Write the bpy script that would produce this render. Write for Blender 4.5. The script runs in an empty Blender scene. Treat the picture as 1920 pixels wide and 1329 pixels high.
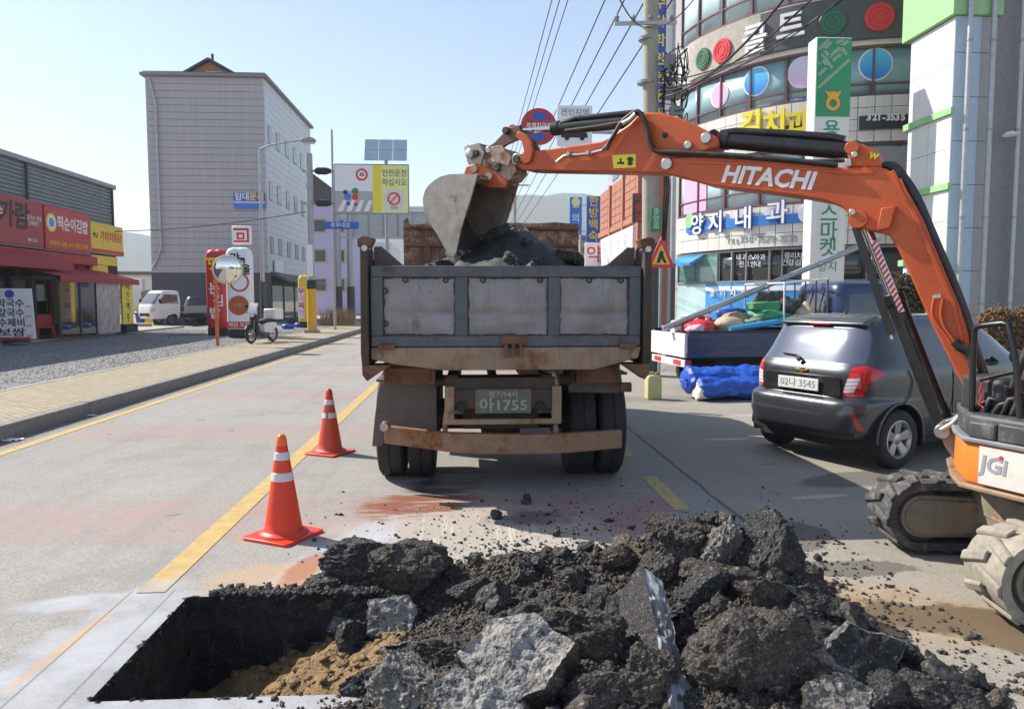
import bpy, bmesh, math, random
import numpy as np
from mathutils import Vector, Matrix, noise as mnoise

R = math.radians
scene = bpy.context.scene
col = scene.collection

# ------------------------------------------------------------------ camera
FPX, CX, CY = 1400.0, 960.0, 664.5            # focal length and centre in photo pixels (1920 x 1329)
YAW, PITCH, CAMZ = R(3.344), R(4.187), 1.65
cam_d = bpy.data.cameras.new('camera')
cam_d.sensor_width = 36.0
cam_d.lens = 36.0 * FPX / 1920.0
cam_d.clip_start, cam_d.clip_end = 0.05, 12000
cam = bpy.data.objects.new('camera', cam_d)
col.objects.link(cam)
cam.location = (0, 0, CAMZ)
cam.rotation_euler = (math.pi / 2 - PITCH, 0, -YAW)
scene.camera = cam

# ------------------------------------------------------------------ sky, sun, exposure
SUN_AZ = Vector((-0.865, 0.50, 0)).normalized()     # horizontal direction towards the sun
SUN_EL = R(41)
world = bpy.data.worlds.new('World')
scene.world = world
world.use_nodes = True
wn = world.node_tree.nodes
bg = wn['Background']
sky = wn.new('ShaderNodeTexSky')
sky.sky_type = 'NISHITA'
sky.sun_disc = False
sky.sun_elevation = SUN_EL
sky.sun_rotation = math.atan2(SUN_AZ.x, SUN_AZ.y)
sky.air_density = 0.9
sky.dust_density = 0.5
sky.ozone_density = 1.0
sky.altitude = 0
world.node_tree.links.new(sky.outputs['Color'], bg.inputs['Color'])
bg.inputs['Strength'].default_value = 0.112
sun_d = bpy.data.lights.new('sun', 'SUN')
sun_d.energy = 4.8
sun_d.angle = R(0.55)
sun_d.color = (1.0, 0.93, 0.83)
sun = bpy.data.objects.new('sun', sun_d)
col.objects.link(sun)
sd = Vector((SUN_AZ.x * math.cos(SUN_EL), SUN_AZ.y * math.cos(SUN_EL), math.sin(SUN_EL)))
sun.rotation_euler = sd.to_track_quat('Z', 'Y').to_euler()
sun.location = (-20, 14, 30)
vs = scene.view_settings
vs.view_transform = 'Standard'
vs.look = 'None'
vs.gamma = 1
vs.use_curve_mapping = False
vs.exposure = 0.76
scene.cycles.use_denoising = True
scene.cycles.max_bounces = 6
scene.cycles.diffuse_bounces = 3
scene.cycles.glossy_bounces = 3
scene.cycles.transmission_bounces = 5
scene.cycles.transparent_max_bounces = 8
scene.cycles.volume_bounces = 1
scene.cycles.sample_clamp_indirect = 6

# ------------------------------------------------------------------ photo pixel -> world helpers
_F = Vector((math.sin(YAW) * math.cos(PITCH), math.cos(YAW) * math.cos(PITCH), -math.sin(PITCH)))
_Rt = Vector((math.cos(YAW), -math.sin(YAW), 0))
_Up = _Rt.cross(_F)
CAMP = Vector((0, 0, CAMZ))
def ray(px, py): return _F * FPX + _Rt * (px - CX) + _Up * (CY - py)
def atY(px, py, Y): d = ray(px, py); return CAMP + d * (Y / d.y)
def atX(px, py, X): d = ray(px, py); return CAMP + d * (X / d.x)
def G(px, py, z=0.0): d = ray(px, py); return CAMP + d * ((z - CAMZ) / d.z)

# ------------------------------------------------------------------ object helpers
def tag(o, label=None, cat=None, group=None, kind=None):
    if label: o['label'] = label
    if cat: o['category'] = cat
    if group: o['group'] = group
    if kind: o['kind'] = kind
    return o
def thing(name, label, cat, loc=(0, 0, 0), rz=0.0, group=None):
    o = bpy.data.objects.new(name, None)
    o.empty_display_size = 0.1
    col.objects.link(o)
    o.location = loc
    o.rotation_euler = (0, 0, rz)
    return tag(o, label, cat, group)
def wm(o):
    m = o.matrix_basis.copy()
    return wm(o.parent) @ m if o.parent else m
def copy_tree(o, parent=None):
    c = o.copy()
    col.objects.link(c)
    c.parent = parent
    for ch in list(o.children): copy_tree(ch, c)
    return c

def frame_from(zdir, xhint=Vector((1, 0, 0))):
    z = Vector(zdir).normalized()
    x = Vector(xhint) - z * Vector(xhint).dot(z)
    if x.length < 1e-5: x = Vector((0, 1, 0)) - z * z.y
    x.normalize()
    y = z.cross(x)
    return Matrix((x, y, z)).transposed()

class MB:
    """collects shapes and links them as one mesh object"""
    def __init__(s, xf=None):
        s.v, s.f, s.xf = [], [], xf
    def add(s, vs, fs):
        n = len(s.v)
        if s.xf is not None: vs = [s.xf @ Vector(v) for v in vs]
        s.v.extend([tuple(v) for v in vs])
        s.f.extend([tuple(i + n for i in f) for f in fs])
        return s
    def bx(s, x0, x1, y0, y1, z0, z1):
        v = [(x0,y0,z0),(x1,y0,z0),(x1,y1,z0),(x0,y1,z0),(x0,y0,z1),(x1,y0,z1),(x1,y1,z1),(x0,y1,z1)]
        return s.add(v, [(3,2,1,0),(4,5,6,7),(0,1,5,4),(1,2,6,5),(2,3,7,6),(3,0,4,7)])
    def box(s, c, size, m=None):
        c = Vector(c); h = Vector(size) / 2
        v = [Vector((a*h.x, b*h.y, d*h.z)) for d in (-1,1) for a, b in ((-1,-1),(1,-1),(1,1),(-1,1))]
        if m is not None: v = [m @ q for q in v]
        return s.add([c + q for q in v], [(3,2,1,0),(4,5,6,7),(0,1,5,4),(1,2,6,5),(2,3,7,6),(3,0,4,7)])
    def beam(s, p0, p1, w, h, up=(0, 0, 1)):
        p0, p1 = Vector(p0), Vector(p1); d = p1 - p0
        y = d.normalized(); u = Vector(up); u = (u - y * u.dot(y))
        if u.length < 1e-4: u = Vector((1, 0, 0)) - y * y.x
        u.normalize(); x = y.cross(u)
        m = Matrix((x, y, u)).transposed()
        return s.box((p0 + p1) / 2, (w, d.length, h), m)
    def prism(s, poly, a, b, axis='y', f=None):
        """poly: 2-D outline; axis y: poly is (x,z); x: (y,z); z: (x,y); f maps (p,q,t) to 3-D"""
        if f is None:
            f = {'y': lambda p, q, t: (p, t, q), 'x': lambda p, q, t: (t, p, q), 'z': lambda p, q, t: (p, q, t)}[axis]
        n = len(poly)
        v = [f(p, q, a) for p, q in poly] + [f(p, q, b) for p, q in poly]
        fs = [tuple(range(n)), tuple(range(2*n-1, n-1, -1))]
        fs += [(i, i + n, (i+1) % n + n, (i+1) % n) for i in range(n)]
        return s.add(v, fs)
    def cyl(s, p0, p1, r0, r1=None, n=14, caps=True):
        r1 = r0 if r1 is None else r1
        p0, p1 = Vector(p0), Vector(p1)
        m = frame_from(p1 - p0)
        ring = [m @ Vector((math.cos(2*math.pi*i/n), math.sin(2*math.pi*i/n), 0)) for i in range(n)]
        v = [p0 + q * r0 for q in ring] + [p1 + q * r1 for q in ring]
        fs = [(i, (i+1) % n, (i+1) % n + n, i + n) for i in range(n)]
        if caps: fs += [tuple(range(n-1, -1, -1)), tuple(range(n, 2*n))]
        return s.add(v, fs)
    def tube(s, path, r, n=8, caps=True):
        P = [Vector(p) for p in path]; k = len(P)
        rr = r if isinstance(r, (list, tuple)) else [r] * k
        v, fs, xh = [], [], None
        for i, p in enumerate(P):
            d = (P[min(i+1, k-1)] - P[max(i-1, 0)]).normalized()
            if xh is None:
                xh = Vector((0, 0, 1)) if abs(d.z) < .9 else Vector((1, 0, 0))
            m = frame_from(d, xh); xh = m.col[0].copy()
            for j in range(n):
                a = 2 * math.pi * j / n
                v.append(p + (m.col[0] * math.cos(a) + m.col[1] * math.sin(a)) * rr[i])
        for i in range(k - 1):
            for j in range(n):
                fs.append((i*n + j, i*n + (j+1) % n, (i+1)*n + (j+1) % n, (i+1)*n + j))
        if caps: fs += [tuple(range(n-1, -1, -1)), tuple(range((k-1)*n, k*n))]
        return s.add(v, fs)
    def lathe(s, prof, n=24, m=None, caps=False):
        """prof: list of (radius, height) about +Z, m: 4x4 placing it"""
        v, fs = [], []
        for r, h in prof:
            for j in range(n):
                a = 2 * math.pi * j / n
                q = Vector((r * math.cos(a), r * math.sin(a), h))
                v.append(m @ q if m is not None else q)
        k = len(prof)
        for i in range(k - 1):
            for j in range(n):
                fs.append((i*n + j, i*n + (j+1) % n, (i+1)*n + (j+1) % n, (i+1)*n + j))
        if caps: fs += [tuple(range(n-1, -1, -1)), tuple(range((k-1)*n, k*n))]
        return s.add(v, fs)
    def quad(s, a, b, c, d): return s.add([a, b, c, d], [(0, 1, 2, 3)])
    def mesh(s, name, smooth=None, inv=None):
        me = bpy.data.meshes.new(name)
        vs = s.v if inv is None else [tuple(inv @ Vector(v)) for v in s.v]
        me.from_pydata(vs, [], s.f)
        me.update()
        if smooth:
            me.polygons.foreach_set('use_smooth', [True] * len(me.polygons))
            if smooth < 179: me.set_sharp_from_angle(angle=R(smooth))
        return me
    def build(s, name, m, parent=None, loc=None, smooth=None, bev=0, world=False, seg=2, solid=0):
        """local to the parent, or with world=True given in world coordinates; loc: origin of a top-level mesh"""
        inv = None
        if parent is not None and world: inv = wm(parent).inverted()
        elif loc is not None: inv = Matrix.Translation(loc).inverted()
        me = s.mesh(name, smooth, inv)
        o = bpy.data.objects.new(name, me)
        col.objects.link(o)
        if parent is not None: o.parent = parent
        if loc is not None: o.location = loc
        if m is not None: me.materials.append(MAT[m] if isinstance(m, str) else m)
        if bev:
            b = o.modifiers.new('bevel', 'BEVEL'); b.width = bev; b.segments = seg; b.limit_method = 'ANGLE'; b.angle_limit = R(35)
            b.harden_normals = False
            if not smooth:
                me.polygons.foreach_set('use_smooth', [True] * len(me.polygons)); me.set_sharp_from_angle(angle=R(50))
        return o
def obj_mesh(name, me, m=None, parent=None, loc=None, rot=None, scale=None):
    o = bpy.data.objects.new(name, me)
    col.objects.link(o)
    if parent is not None: o.parent = parent
    if loc is not None: o.location = loc
    if rot is not None: o.rotation_euler = rot
    if scale is not None: o.scale = scale
    if m is not None and not me.materials: me.materials.append(MAT[m] if isinstance(m, str) else m)
    return o

# lettering: font curves, turned into meshes all at once at the end of the script
TEXTS = []
def text(body, mtx, size, m, parent, width=None, ext=0.004, bold=0.0, shear=0.0, name='lettering', align='CENTER', space=1.0):
    """mtx: 4x4 local to parent; text lies in its XY plane, facing +Z, centred on the origin"""
    TEXTS.append((body, mtx, size, m, parent, width, ext, bold, shear, name, align, space))
def face_mtx(p, normal, up=(0, 0, 1)):
    z = Vector(normal).normalized(); u = Vector(up); u = (u - z * u.dot(z)).normalized()
    x = u.cross(z)
    m = Matrix((x, u, z)).transposed().to_4x4()
    m.translation = Vector(p)
    return m
def flush_texts():
    tmp = []
    sc2 = bpy.data.scenes.new('lettering_desk')      # a side scene, so that only the fonts are evaluated
    for t in TEXTS:
        c = bpy.data.curves.new('t', 'FONT')
        c.body = t[0]; c.size = t[2]; c.extrude = t[6]; c.offset = t[7]; c.shear = t[8]
        c.align_x = t[10]; c.align_y = 'CENTER'; c.resolution_u = 2; c.space_character = t[11]
        o = bpy.data.objects.new('t', c); sc2.collection.objects.link(o); tmp.append(o)
    sc2.view_layers[0].update(); dg = sc2.view_layers[0].depsgraph
    for o, t in zip(tmp, TEXTS):
        me = bpy.data.meshes.new_from_object(o.evaluated_get(dg))
        if len(me.vertices) == 0: continue
        if t[5]:
            xs = [v.co.x for v in me.vertices]; w = max(xs) - min(xs)
            if w > 0:
                k = t[5] / w; c0 = (max(xs) + min(xs)) / 2 if t[10] == 'CENTER' else 0
                for v in me.vertices: v.co.x = (v.co.x - c0) * k
        me.name = t[9]; me.materials.clear(); me.materials.append(MAT[t[3]])
        n = bpy.data.objects.new(t[9], me); col.objects.link(n)
        n.parent = t[4]; n.matrix_basis = t[1]
    for o in tmp:
        c = o.data; bpy.data.objects.remove(o); bpy.data.curves.remove(c)
    bpy.data.scenes.remove(sc2)

def pnoise(x, y, z=0.0, oct=4):
    return mnoise.fractal(Vector((x, y, z)), 1.0, 2.0, oct)
# ------------------------------------------------------------------ procedural materials
MAT = {}
class NT:
    def __init__(s, name):
        s.m = bpy.data.materials.new(name); s.m.use_nodes = True
        s.t = s.m.node_tree; s.n = s.t.nodes; s.b = s.n['Principled BSDF']
        s.co = s.n.new('ShaderNodeTexCoord').outputs['Object']
        MAT[name] = s.m
    def link(s, a, b): s.t.links.new(a, b)
    def val(s, sock, v):
        if hasattr(v, 'is_linked') or isinstance(v, bpy.types.NodeSocket): s.link(v, sock)
        else:
            if isinstance(v, (tuple, list)) and len(v) == 3 and sock.type == 'RGBA': v = (*v, 1)
            sock.default_value = v
    def noise(s, scale, detail=4, rough=.55, co=None, dist=0.0, out='Fac'):
        n = s.n.new('ShaderNodeTexNoise'); n.inputs['Scale'].default_value = scale
        n.inputs['Detail'].default_value = detail; n.inputs['Roughness'].default_value = rough; n.inputs['Distortion'].default_value = dist
        s.link(co or s.co, n.inputs['Vector']); return n.outputs[out]
    def voro(s, scale, feature='F1', co=None, out='Distance', rnd=1.0):
        n = s.n.new('ShaderNodeTexVoronoi'); n.feature = feature; n.inputs['Scale'].default_value = scale
        n.inputs['Randomness'].default_value = rnd
        s.link(co or s.co, n.inputs['Vector']); return n.outputs[out]
    def ramp(s, fac, stops, interp='LINEAR'):
        n = s.n.new('ShaderNodeValToRGB'); cr = n.color_ramp; cr.interpolation = interp
        while len(cr.elements) < len(stops): cr.elements.new(.5)
        for e, (p, c) in zip(cr.elements, stops):
            e.position = p
            e.color = (c, c, c, 1) if isinstance(c, (int, float)) else (*c, 1)
        s.link(fac, n.inputs[0]); return n.outputs[0]
    def mix(s, fac, a, b, mode='MIX'):
        n = s.n.new('ShaderNodeMix'); n.data_type = 'RGBA'; n.blend_type = mode
        s.val(n.inputs[0], fac); s.val(n.inputs[6], a); s.val(n.inputs[7], b); return n.outputs[2]
    def math(s, op, a, b=0.0, clamp=False):
        n = s.n.new('ShaderNodeMath'); n.operation = op; n.use_clamp = clamp
        s.val(n.inputs[0], a); s.val(n.inputs[1], b); return n.outputs[0]
    def map(s, v, a, b, c=0.0, d=1.0, smooth=True):
        n = s.n.new('ShaderNodeMapRange'); n.interpolation_type = 'SMOOTHSTEP' if smooth else 'LINEAR'
        s.val(n.inputs[0], v)
        for i, q in enumerate((a, b, c, d)): n.inputs[i+1].default_value = q
        return n.outputs[0]
    def mapping(s, loc=(0,0,0), rot=(0,0,0), sc=(1,1,1), co=None):
        n = s.n.new('ShaderNodeMapping')
        n.inputs[1].default_value = loc; n.inputs[2].default_value = rot; n.inputs[3].default_value = sc
        s.link(co or s.co, n.inputs[0]); return n.outputs[0]
    def sep(s, co=None):
        n = s.n.new('ShaderNodeSeparateXYZ'); s.link(co or s.co, n.inputs[0]); return n.outputs
    def bump(s, h, strength=.3, dist=.01, prev=None):
        n = s.n.new('ShaderNodeBump'); n.inputs['Strength'].default_value = strength; n.inputs['Distance'].default_value = dist
        s.link(h, n.inputs['Height'])
        if prev is not None: s.link(prev, n.inputs['Normal'])
        s.link(n.outputs[0], s.b.inputs['Normal']); return n.outputs[0]
    def col(s, c): s.val(s.b.inputs['Base Color'], c); return s
    def set(s, rough=None, metal=None, spec=None, coat=None, trans=None, ior=None, alpha=None, sheen=None):
        for k, v in (('Roughness', rough), ('Metallic', metal), ('Specular IOR Level', spec), ('Coat Weight', coat),
                     ('Transmission Weight', trans), ('IOR', ior), ('Alpha', alpha), ('Sheen Weight', sheen)):
            if v is not None: s.val(s.b.inputs[k], v)
        return s

def plain(name, c, rough=.5, metal=0.0, var=.12, scale=6.0, bump=0.0, bscale=60, spec=.5, coat=0.0, dirt=0.0, dirtc=(.16,.13,.10), streak=False):
    t = NT(name)
    d = tuple(max(0, x * (1 - var)) for x in c); l = tuple(min(1, x * (1 + var)) for x in c)
    k = t.ramp(t.noise(scale, 5), [(.3, d), (.7, l)])
    if dirt:
        co = t.mapping(sc=(6, 6, .5)) if streak else t.co
        msk = t.map(t.noise(scale * (.6 if streak else 1.7), 6, .65, co), .48, .75, 0, dirt)
        k = t.mix(msk, k, dirtc)
        t.set(rough=t.map(msk, 0, 1, rough, min(1, rough + .35), False))
    else: t.set(rough=rough)
    t.col(k).set(metal=metal, spec=spec, coat=coat)
    if bump: t.bump(t.noise(bscale, 4), bump, .005)
    return t

def rusty(name, c, rust=(.20,.085,.04), dark=(.045,.03,.025), amount=.5, scale=3.0, rough=.75, metal=.0, bump=.25, streaks=True):
    t = NT(name)
    n1 = t.noise(scale, 8, .68, dist=.4)
    n2 = t.noise(scale * 6, 6, .7)
    base = t.ramp(t.noise(scale * 2.3, 6, .6), [(.25, tuple(x * .72 for x in c)), (.75, tuple(min(1, x * 1.2) for x in c))])
    if streaks:
        st = t.noise(5, 5, .6, t.mapping(sc=(7, 7, .55)))
        base = t.mix(t.map(st, .5, .75, 0, .55), base, rust)
    m = t.map(n1, .62 - amount * .28, .75 - amount * .22)
    k = t.mix(m, base, t.ramp(n2, [(.3, dark), (.5, rust), (.75, tuple(min(1, x * 1.7) for x in rust))]))
    sp = t.map(t.voro(scale * 9), .05, .12, 1, 0)
    sp = t.math('MULTIPLY', sp, t.map(t.noise(scale * 1.5), .5, .6))
    k = t.mix(sp, k, dark)
    t.col(k).set(rough=t.map(m, 0, 1, rough * .75, .92, False), metal=metal)
    t.bump(t.math('ADD', n1, n2), bump, .006)
    return t

plain('white_paint', (.74,.74,.73), .45, dirt=.25, scale=4)
plain('white_clean', (.80,.80,.80), .35, var=.03)
plain('black_rubber', (.022,.022,.023), .75, var=.3, bump=.15, dirt=.35, dirtc=(.11,.10,.09))
plain('black_paint', (.016,.016,.018), .32, dirt=.25, dirtc=(.1,.09,.08))
plain('black_matte', (.02,.02,.022), .7)
plain('steel_grey', (.30,.31,.32), .42, .6, dirt=.2)
plain('galvanised', (.42,.44,.45), .45, .55, var=.1)
plain('pole_grey', (.36,.38,.39), .5, .2, dirt=.2)
plain('dark_grey', (.07,.075,.08), .6, dirt=.2)
plain('mid_grey', (.22,.22,.23), .6, dirt=.2)
plain('chrome', (.75,.76,.77), .12, 1.0, var=.04)
plain('red_sign', (.52,.035,.03), .4, var=.06, dirt=.12)
plain('maroon_sign', (.36,.045,.05), .45, var=.06, dirt=.15)
plain('red_wall', (.42,.055,.04), .65, dirt=.25)
plain('awning_red', (.36,.03,.045), .6, dirt=.25)
plain('yellow_sign', (.80,.56,.06), .45, var=.06, dirt=.12)
plain('yellow_bright', (.85,.70,.03), .4, var=.05)
plain('yellow_pale', (.80,.80,.30), .4, var=.05)
plain('yellow_pole', (.75,.38,.02), .45, dirt=.2)
plain('blue_sign', (.02,.10,.48), .4, var=.06)
plain('blue_light', (.05,.30,.68), .4, var=.06)
plain('blue_mid', (.03,.20,.62), .4, var=.06)
plain('green_sign', (.012,.26,.11), .4, var=.05)
plain('green_pale', (.30,.55,.25), .5, var=.08, dirt=.15)
plain('green_board', (.03,.26,.10), .5, var=.08, dirt=.15)
plain('maze_grey', (.25,.36,.28), .45, var=.05)
plain('orange_logo', (.80,.36,.02), .4, var=.03)
plain('red_print', (.60,.03,.03), .45, var=.03)
plain('red_bright', (.75,.02,.03), .35, var=.06)
plain('dark_green_disc', (.02,.10,.05), .4, var=.1)
plain('pink_print', (.80,.42,.60), .45, var=.03)
plain('lilac', (.50,.46,.66), .8, var=.05, dirt=.15)
plain('print_black', (.02,.02,.025), .5, var=.02)
plain('print_white', (.82,.82,.82), .45, var=.02)
plain('print_grey', (.30,.31,.33), .5, var=.05)
plain('print_green', (.03,.27,.13), .5, var=.02)
plain('print_blue', (.02,.08,.42), .5, var=.02)
plain('print_yellow', (.85,.68,.02), .5, var=.02)
plain('led_red', (.5,.02,.02), .4, var=.05)
plain('plastic_blue', (.02,.09,.45), .35, var=.1, dirt=.1)
plain('plastic_red', (.55,.03,.03), .4, var=.1, dirt=.1)
plain('plastic_yellow', (.78,.52,.03), .4, var=.1, dirt=.1)
plain('orange_pole', (.62,.14,.04), .5, dirt=.25)
plain('beige_mirror_back', (.62,.57,.42), .5, dirt=.15)
plain('food_red', (.45,.09,.03), .5, var=.5, scale=25)
plain('tile_grey', (.42,.41,.42), .4, var=.06, scale=2, dirt=.15, streak=True)
plain('tile_white', (.72,.70,.65), .35, var=.05, scale=2, dirt=.18, streak=True)
plain('shade_and_solar_blue', (.42,.53,.63), .35, var=.04, scale=2, dirt=.1, streak=True)  # bluish sky shade on white columns put into the colour; solar cells too
plain('nh_white', (.70,.70,.68), .35, var=.04, scale=1.5, dirt=.15, streak=True)
plain('siding_grey', (.43,.41,.43), .6, var=.05, scale=1.2, dirt=.18, streak=True)
plain('siding_white', (.60,.64,.68), .5, var=.04, scale=1.2, dirt=.12, streak=True)
plain('corrugated', (.24,.27,.29), .5, .2, var=.08, scale=2, dirt=.2, streak=True)
plain('dark_base', (.075,.082,.095), .7, dirt=.2)
plain('roof_brown', (.16,.09,.07), .7, dirt=.2)
plain('roof_dark', (.07,.065,.065), .7, dirt=.2)
plain('brick_orange', (.40,.17,.11), .8, var=.12, scale=20, dirt=.2)
plain('frame_brown', (.16,.06,.06), .45)
plain('concrete', (.36,.34,.31), .85, var=.14, scale=5, bump=.3, bscale=80, dirt=.25)
plain('kerb_concrete', (.25,.235,.21), .9, var=.14, scale=7, bump=.35, bscale=90, dirt=.45, dirtc=(.12,.105,.09))
plain('pole_concrete', (.36,.33,.27), .8, var=.1, scale=5, bump=.2, dirt=.3, streak=True)
plain('cable', (.015,.015,.016), .6)
plain('hose', (.02,.02,.02), .5, dirt=.5, dirtc=(.16,.14,.12))
plain('yellow_line', (.52,.36,.12), .8, var=.22, scale=9, bump=.25, dirt=.85, dirtc=(.34,.30,.24))
plain('yellow_faded', (.50,.38,.17), .8, var=.2, scale=14, bump=.2, dirt=.75, dirtc=(.30,.27,.23))
plain('white_line', (.52,.51,.49), .75, var=.2, scale=14, dirt=.7, dirtc=(.26,.25,.24))
plain('cone_orange', (.80,.045,.012), .38, var=.08, dirt=.32, dirtc=(.35,.13,.08))
plain('cone_faded', (.64,.07,.03), .5, var=.1, dirt=.5, dirtc=(.35,.13,.08))
plain('cone_tip', (.85,.17,.01), .4, var=.05)
plain('reflective', (.66,.64,.66), .35, var=.05, dirt=.2)
plain('jerrycan', (.56,.53,.26), .35, var=.08, dirt=.2)
plain('hedge', (.17,.10,.035), .8, var=.35, scale=20)
plain('dry_grass', (.42,.27,.13), .85, var=.3, scale=12)
plain('wood', (.36,.24,.14), .75, var=.25, scale=9)
plain('sack_beige', (.50,.40,.26), .8, var=.15)
plain('camo_cloth', (.09,.075,.04), .9, var=.6, scale=9)
plain('pipe_blue', (.04,.32,.60), .4, var=.06)
plain('hose_green', (.05,.28,.13), .5, var=.15)
plain('tube_grey', (.38,.40,.41), .4, .5, var=.1, dirt=.25)
plain('car_tail_red', (.55,.012,.02), .12, var=.05, coat=.6)
plain('lamp_clear', (.62,.62,.64), .2, var=.12, scale=40)
plain('plate_white', (.72,.74,.72), .4, var=.06, scale=20)
plain('gold', (.72,.48,.12), .25, .8, var=.05)
plain('alloy', (.48,.47,.45), .32, .75, var=.08, dirt=.3)
plain('navy_paint', (.018,.038,.11), .28, var=.1, coat=.4, dirt=.3, dirtc=(.12,.11,.10))
plain('car_white', (.72,.73,.74), .28, var=.03, coat=.4, dirt=.1)
plain('car_black', (.015,.016,.018), .22, var=.1, coat=.5, dirt=.12)
plain('headlamp', (.55,.58,.60), .12, var=.1, scale=30)
plain('interior_dark', (.012,.012,.013), .8)
plain('grip', (.03,.03,.032), .6, dirt=.45, dirtc=(.2,.18,.15))

t = NT('yellow_line'); s_ = t.sep()
k = t.ramp(t.noise(9, 6, .6), [(.3, (.43,.29,.09)), (.7, (.60,.42,.15))])
wear = t.math('MAXIMUM', t.map(t.noise(16, 7, .75), .50, .66, 0, .75), t.math('MULTIPLY', t.map(t.math('ADD', s_[1], t.math('MULTIPLY', t.noise(7, 4), 1.0)), 4.75, 5.1, 1, 0), .85))
wear = t.math('MAXIMUM', wear, t.map(t.voro(3.5, 'DISTANCE_TO_EDGE', t.noise(3, 3, out='Color')), .0, .02, .7, 0))
t.col(t.mix(wear, k, t.ramp(t.noise(4, 4), [(.3, (.33,.31,.28)), (.7, (.42,.41,.39))]))).set(rough=.8, spec=.25); t.bump(t.noise(60, 4), .25, .004)
# ---- glass
def glass(name, tint, rough=.04, metal=.0):
    t = NT(name); n = t.noise(.7, 2)
    t.col(t.ramp(n, [(.3, tuple(x * .75 for x in tint)), (.7, tint)])).set(rough=rough, spec=.9, coat=.6, metal=metal)
    t.bump(t.noise(1.3, 2), .02, .02)
glass('glass_dark', (.025,.030,.034))
glass('glass_car', (.02,.022,.028), .03)
glass('glass_rear', (.16,.18,.23), .06, .6)
glass('glass_teal', (.55,.76,.78), .35)
glass('glass_deep_teal', (.06,.14,.16), .06)
glass('glass_window', (.06,.075,.10), .35)
glass('glass_green', (.14,.32,.27), .08)
t = NT('vinyl_sheet'); t.col(t.ramp(t.noise(7, 5, .6, t.mapping(sc=(1,1,.4))), [(.35, (.30,.29,.29)), (.65, (.60,.58,.57))])).set(rough=.18, spec=.8, alpha=.72)
t.bump(t.noise(6, 3), .4, .03)
t = NT('mirror'); t.col((.85,.85,.8)).set(rough=.03, metal=1)

# ---- roads. object space = world space for these sheets
def blob(t, cx, cy, rx, ry, rot=0.0, wob=.35, wsc=3.0, soft=.35):
    """soft irregular patch with a ragged outline"""
    co = t.mapping((0,0,0), (0,0,0), (1,1,1))
    n = t.n.new('ShaderNodeMapping'); n.vector_type = 'TEXTURE'
    n.inputs[1].default_value = (cx, cy, 0); n.inputs[2].default_value = (0,0,rot); n.inputs[3].default_value = (rx, ry, 1)
    t.link(co, n.inputs[0])
    s = t.sep(n.outputs[0])
    d = t.math('SQRT', t.math('ADD', t.math('MULTIPLY', s[0], s[0]), t.math('MULTIPLY', s[1], s[1])))
    w = t.math('MULTIPLY', t.math('SUBTRACT', t.noise(wsc, 5, .6), .5), wob * 4)
    return t.map(t.math('ADD', d, w), 1 - soft, 1 + soft * .3, 1, 0)
def asphalt_base(t, a, b, spk=.5):
    k = t.ramp(t.noise(.55, 6, .6), [(.3, a), (.7, b)])
    k = t.mix(t.map(t.noise(9, 5, .7), .35, .75, 0, .22), k, tuple(x * .62 for x in a))
    v = t.voro(150, out='Color')
    g = t.n.new('ShaderNodeRGBToBW'); t.link(v, g.inputs[0])
    k = t.mix(spk * .55, k, t.mix(t.map(g.outputs[0], .2, .8, 0, 1, False), tuple(x * .45 for x in a), tuple(min(1, x * 1.45) for x in b)))
    k = t.mix(t.map(g.outputs[0], .78, .82, 0, spk * .45), k, (.42,.41,.39))
    cr = t.math('MULTIPLY', t.map(t.voro(.9, 'DISTANCE_TO_EDGE', t.mapping(co=t.noise(1.6, 3, out='Color'), sc=(.7,.7,.7))), .0, .012, 1, 0), t.map(t.noise(.35), .42, .55))
    return k, g.outputs[0], cr
t = NT('road_asphalt')
k, g, cr = asphalt_base(t, (.282,.268,.246), (.365,.350,.323), .6)
s = t.sep()
# worn red anti-skid bands across the road
ph = t.math('FRACT', t.math('DIVIDE', t.math('ADD', s[1], -5.05), 3.75))
ed = t.math('ADD', ph, t.math('MULTIPLY', t.math('SUBTRACT', t.noise(6, 4), .5), .05))
band = t.math('MULTIPLY', t.map(ed, .0, .03), t.map(ed, .30, .33, 1, 0))
band = t.math('MULTIPLY', band, t.math('MULTIPLY', t.map(t.noise(2.2, 7, .7), .30, .72), t.map(s[0], -4.9, -4.6)))
band = t.math('MULTIPLY', band, t.map(s[0], 1.5, 1.75, 1, 0))
k = t.mix(t.math('MULTIPLY', band, .62), k, (.40,.235,.205))
right = t.map(s[0], .3, .8)
k = t.mix(t.math('MULTIPLY', t.math('MULTIPLY', band, right), .45), k, (.30,.10,.09))
# tyre-darkened tracks along the lane, dust near the kerb
k = t.mix(t.math('MULTIPLY', t.map(t.noise(1.2, 4, .6, t.mapping(sc=(2.2,.08,1))), .48, .7), .22), k, (.20,.19,.175))
k = t.mix(t.math('MULTIPLY', t.map(t.math('ADD', s[0], t.math('MULTIPLY', t.noise(1.5, 5), .5)), -5.1, -4.75, 1, 0), .55), k, (.125,.105,.085))
# patched, paler strip of lane cut by the trench works
k = t.mix(t.math('MULTIPLY', blob(t, .0, 5.2, 1.1, .75, 0, .12, 4), .55), k, (.46,.42,.35))
lane = t.math('MULTIPLY', t.map(t.noise(1, 3, .6, t.mapping(rot=(0,0,R(-22)), sc=(26,.9,1))), .56, .62), blob(t, .0, 5.0, 1.0, .8, 0, .1))
k = t.mix(t.math('MULTIPLY', lane, .5), k, (.60,.57,.52))
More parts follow.
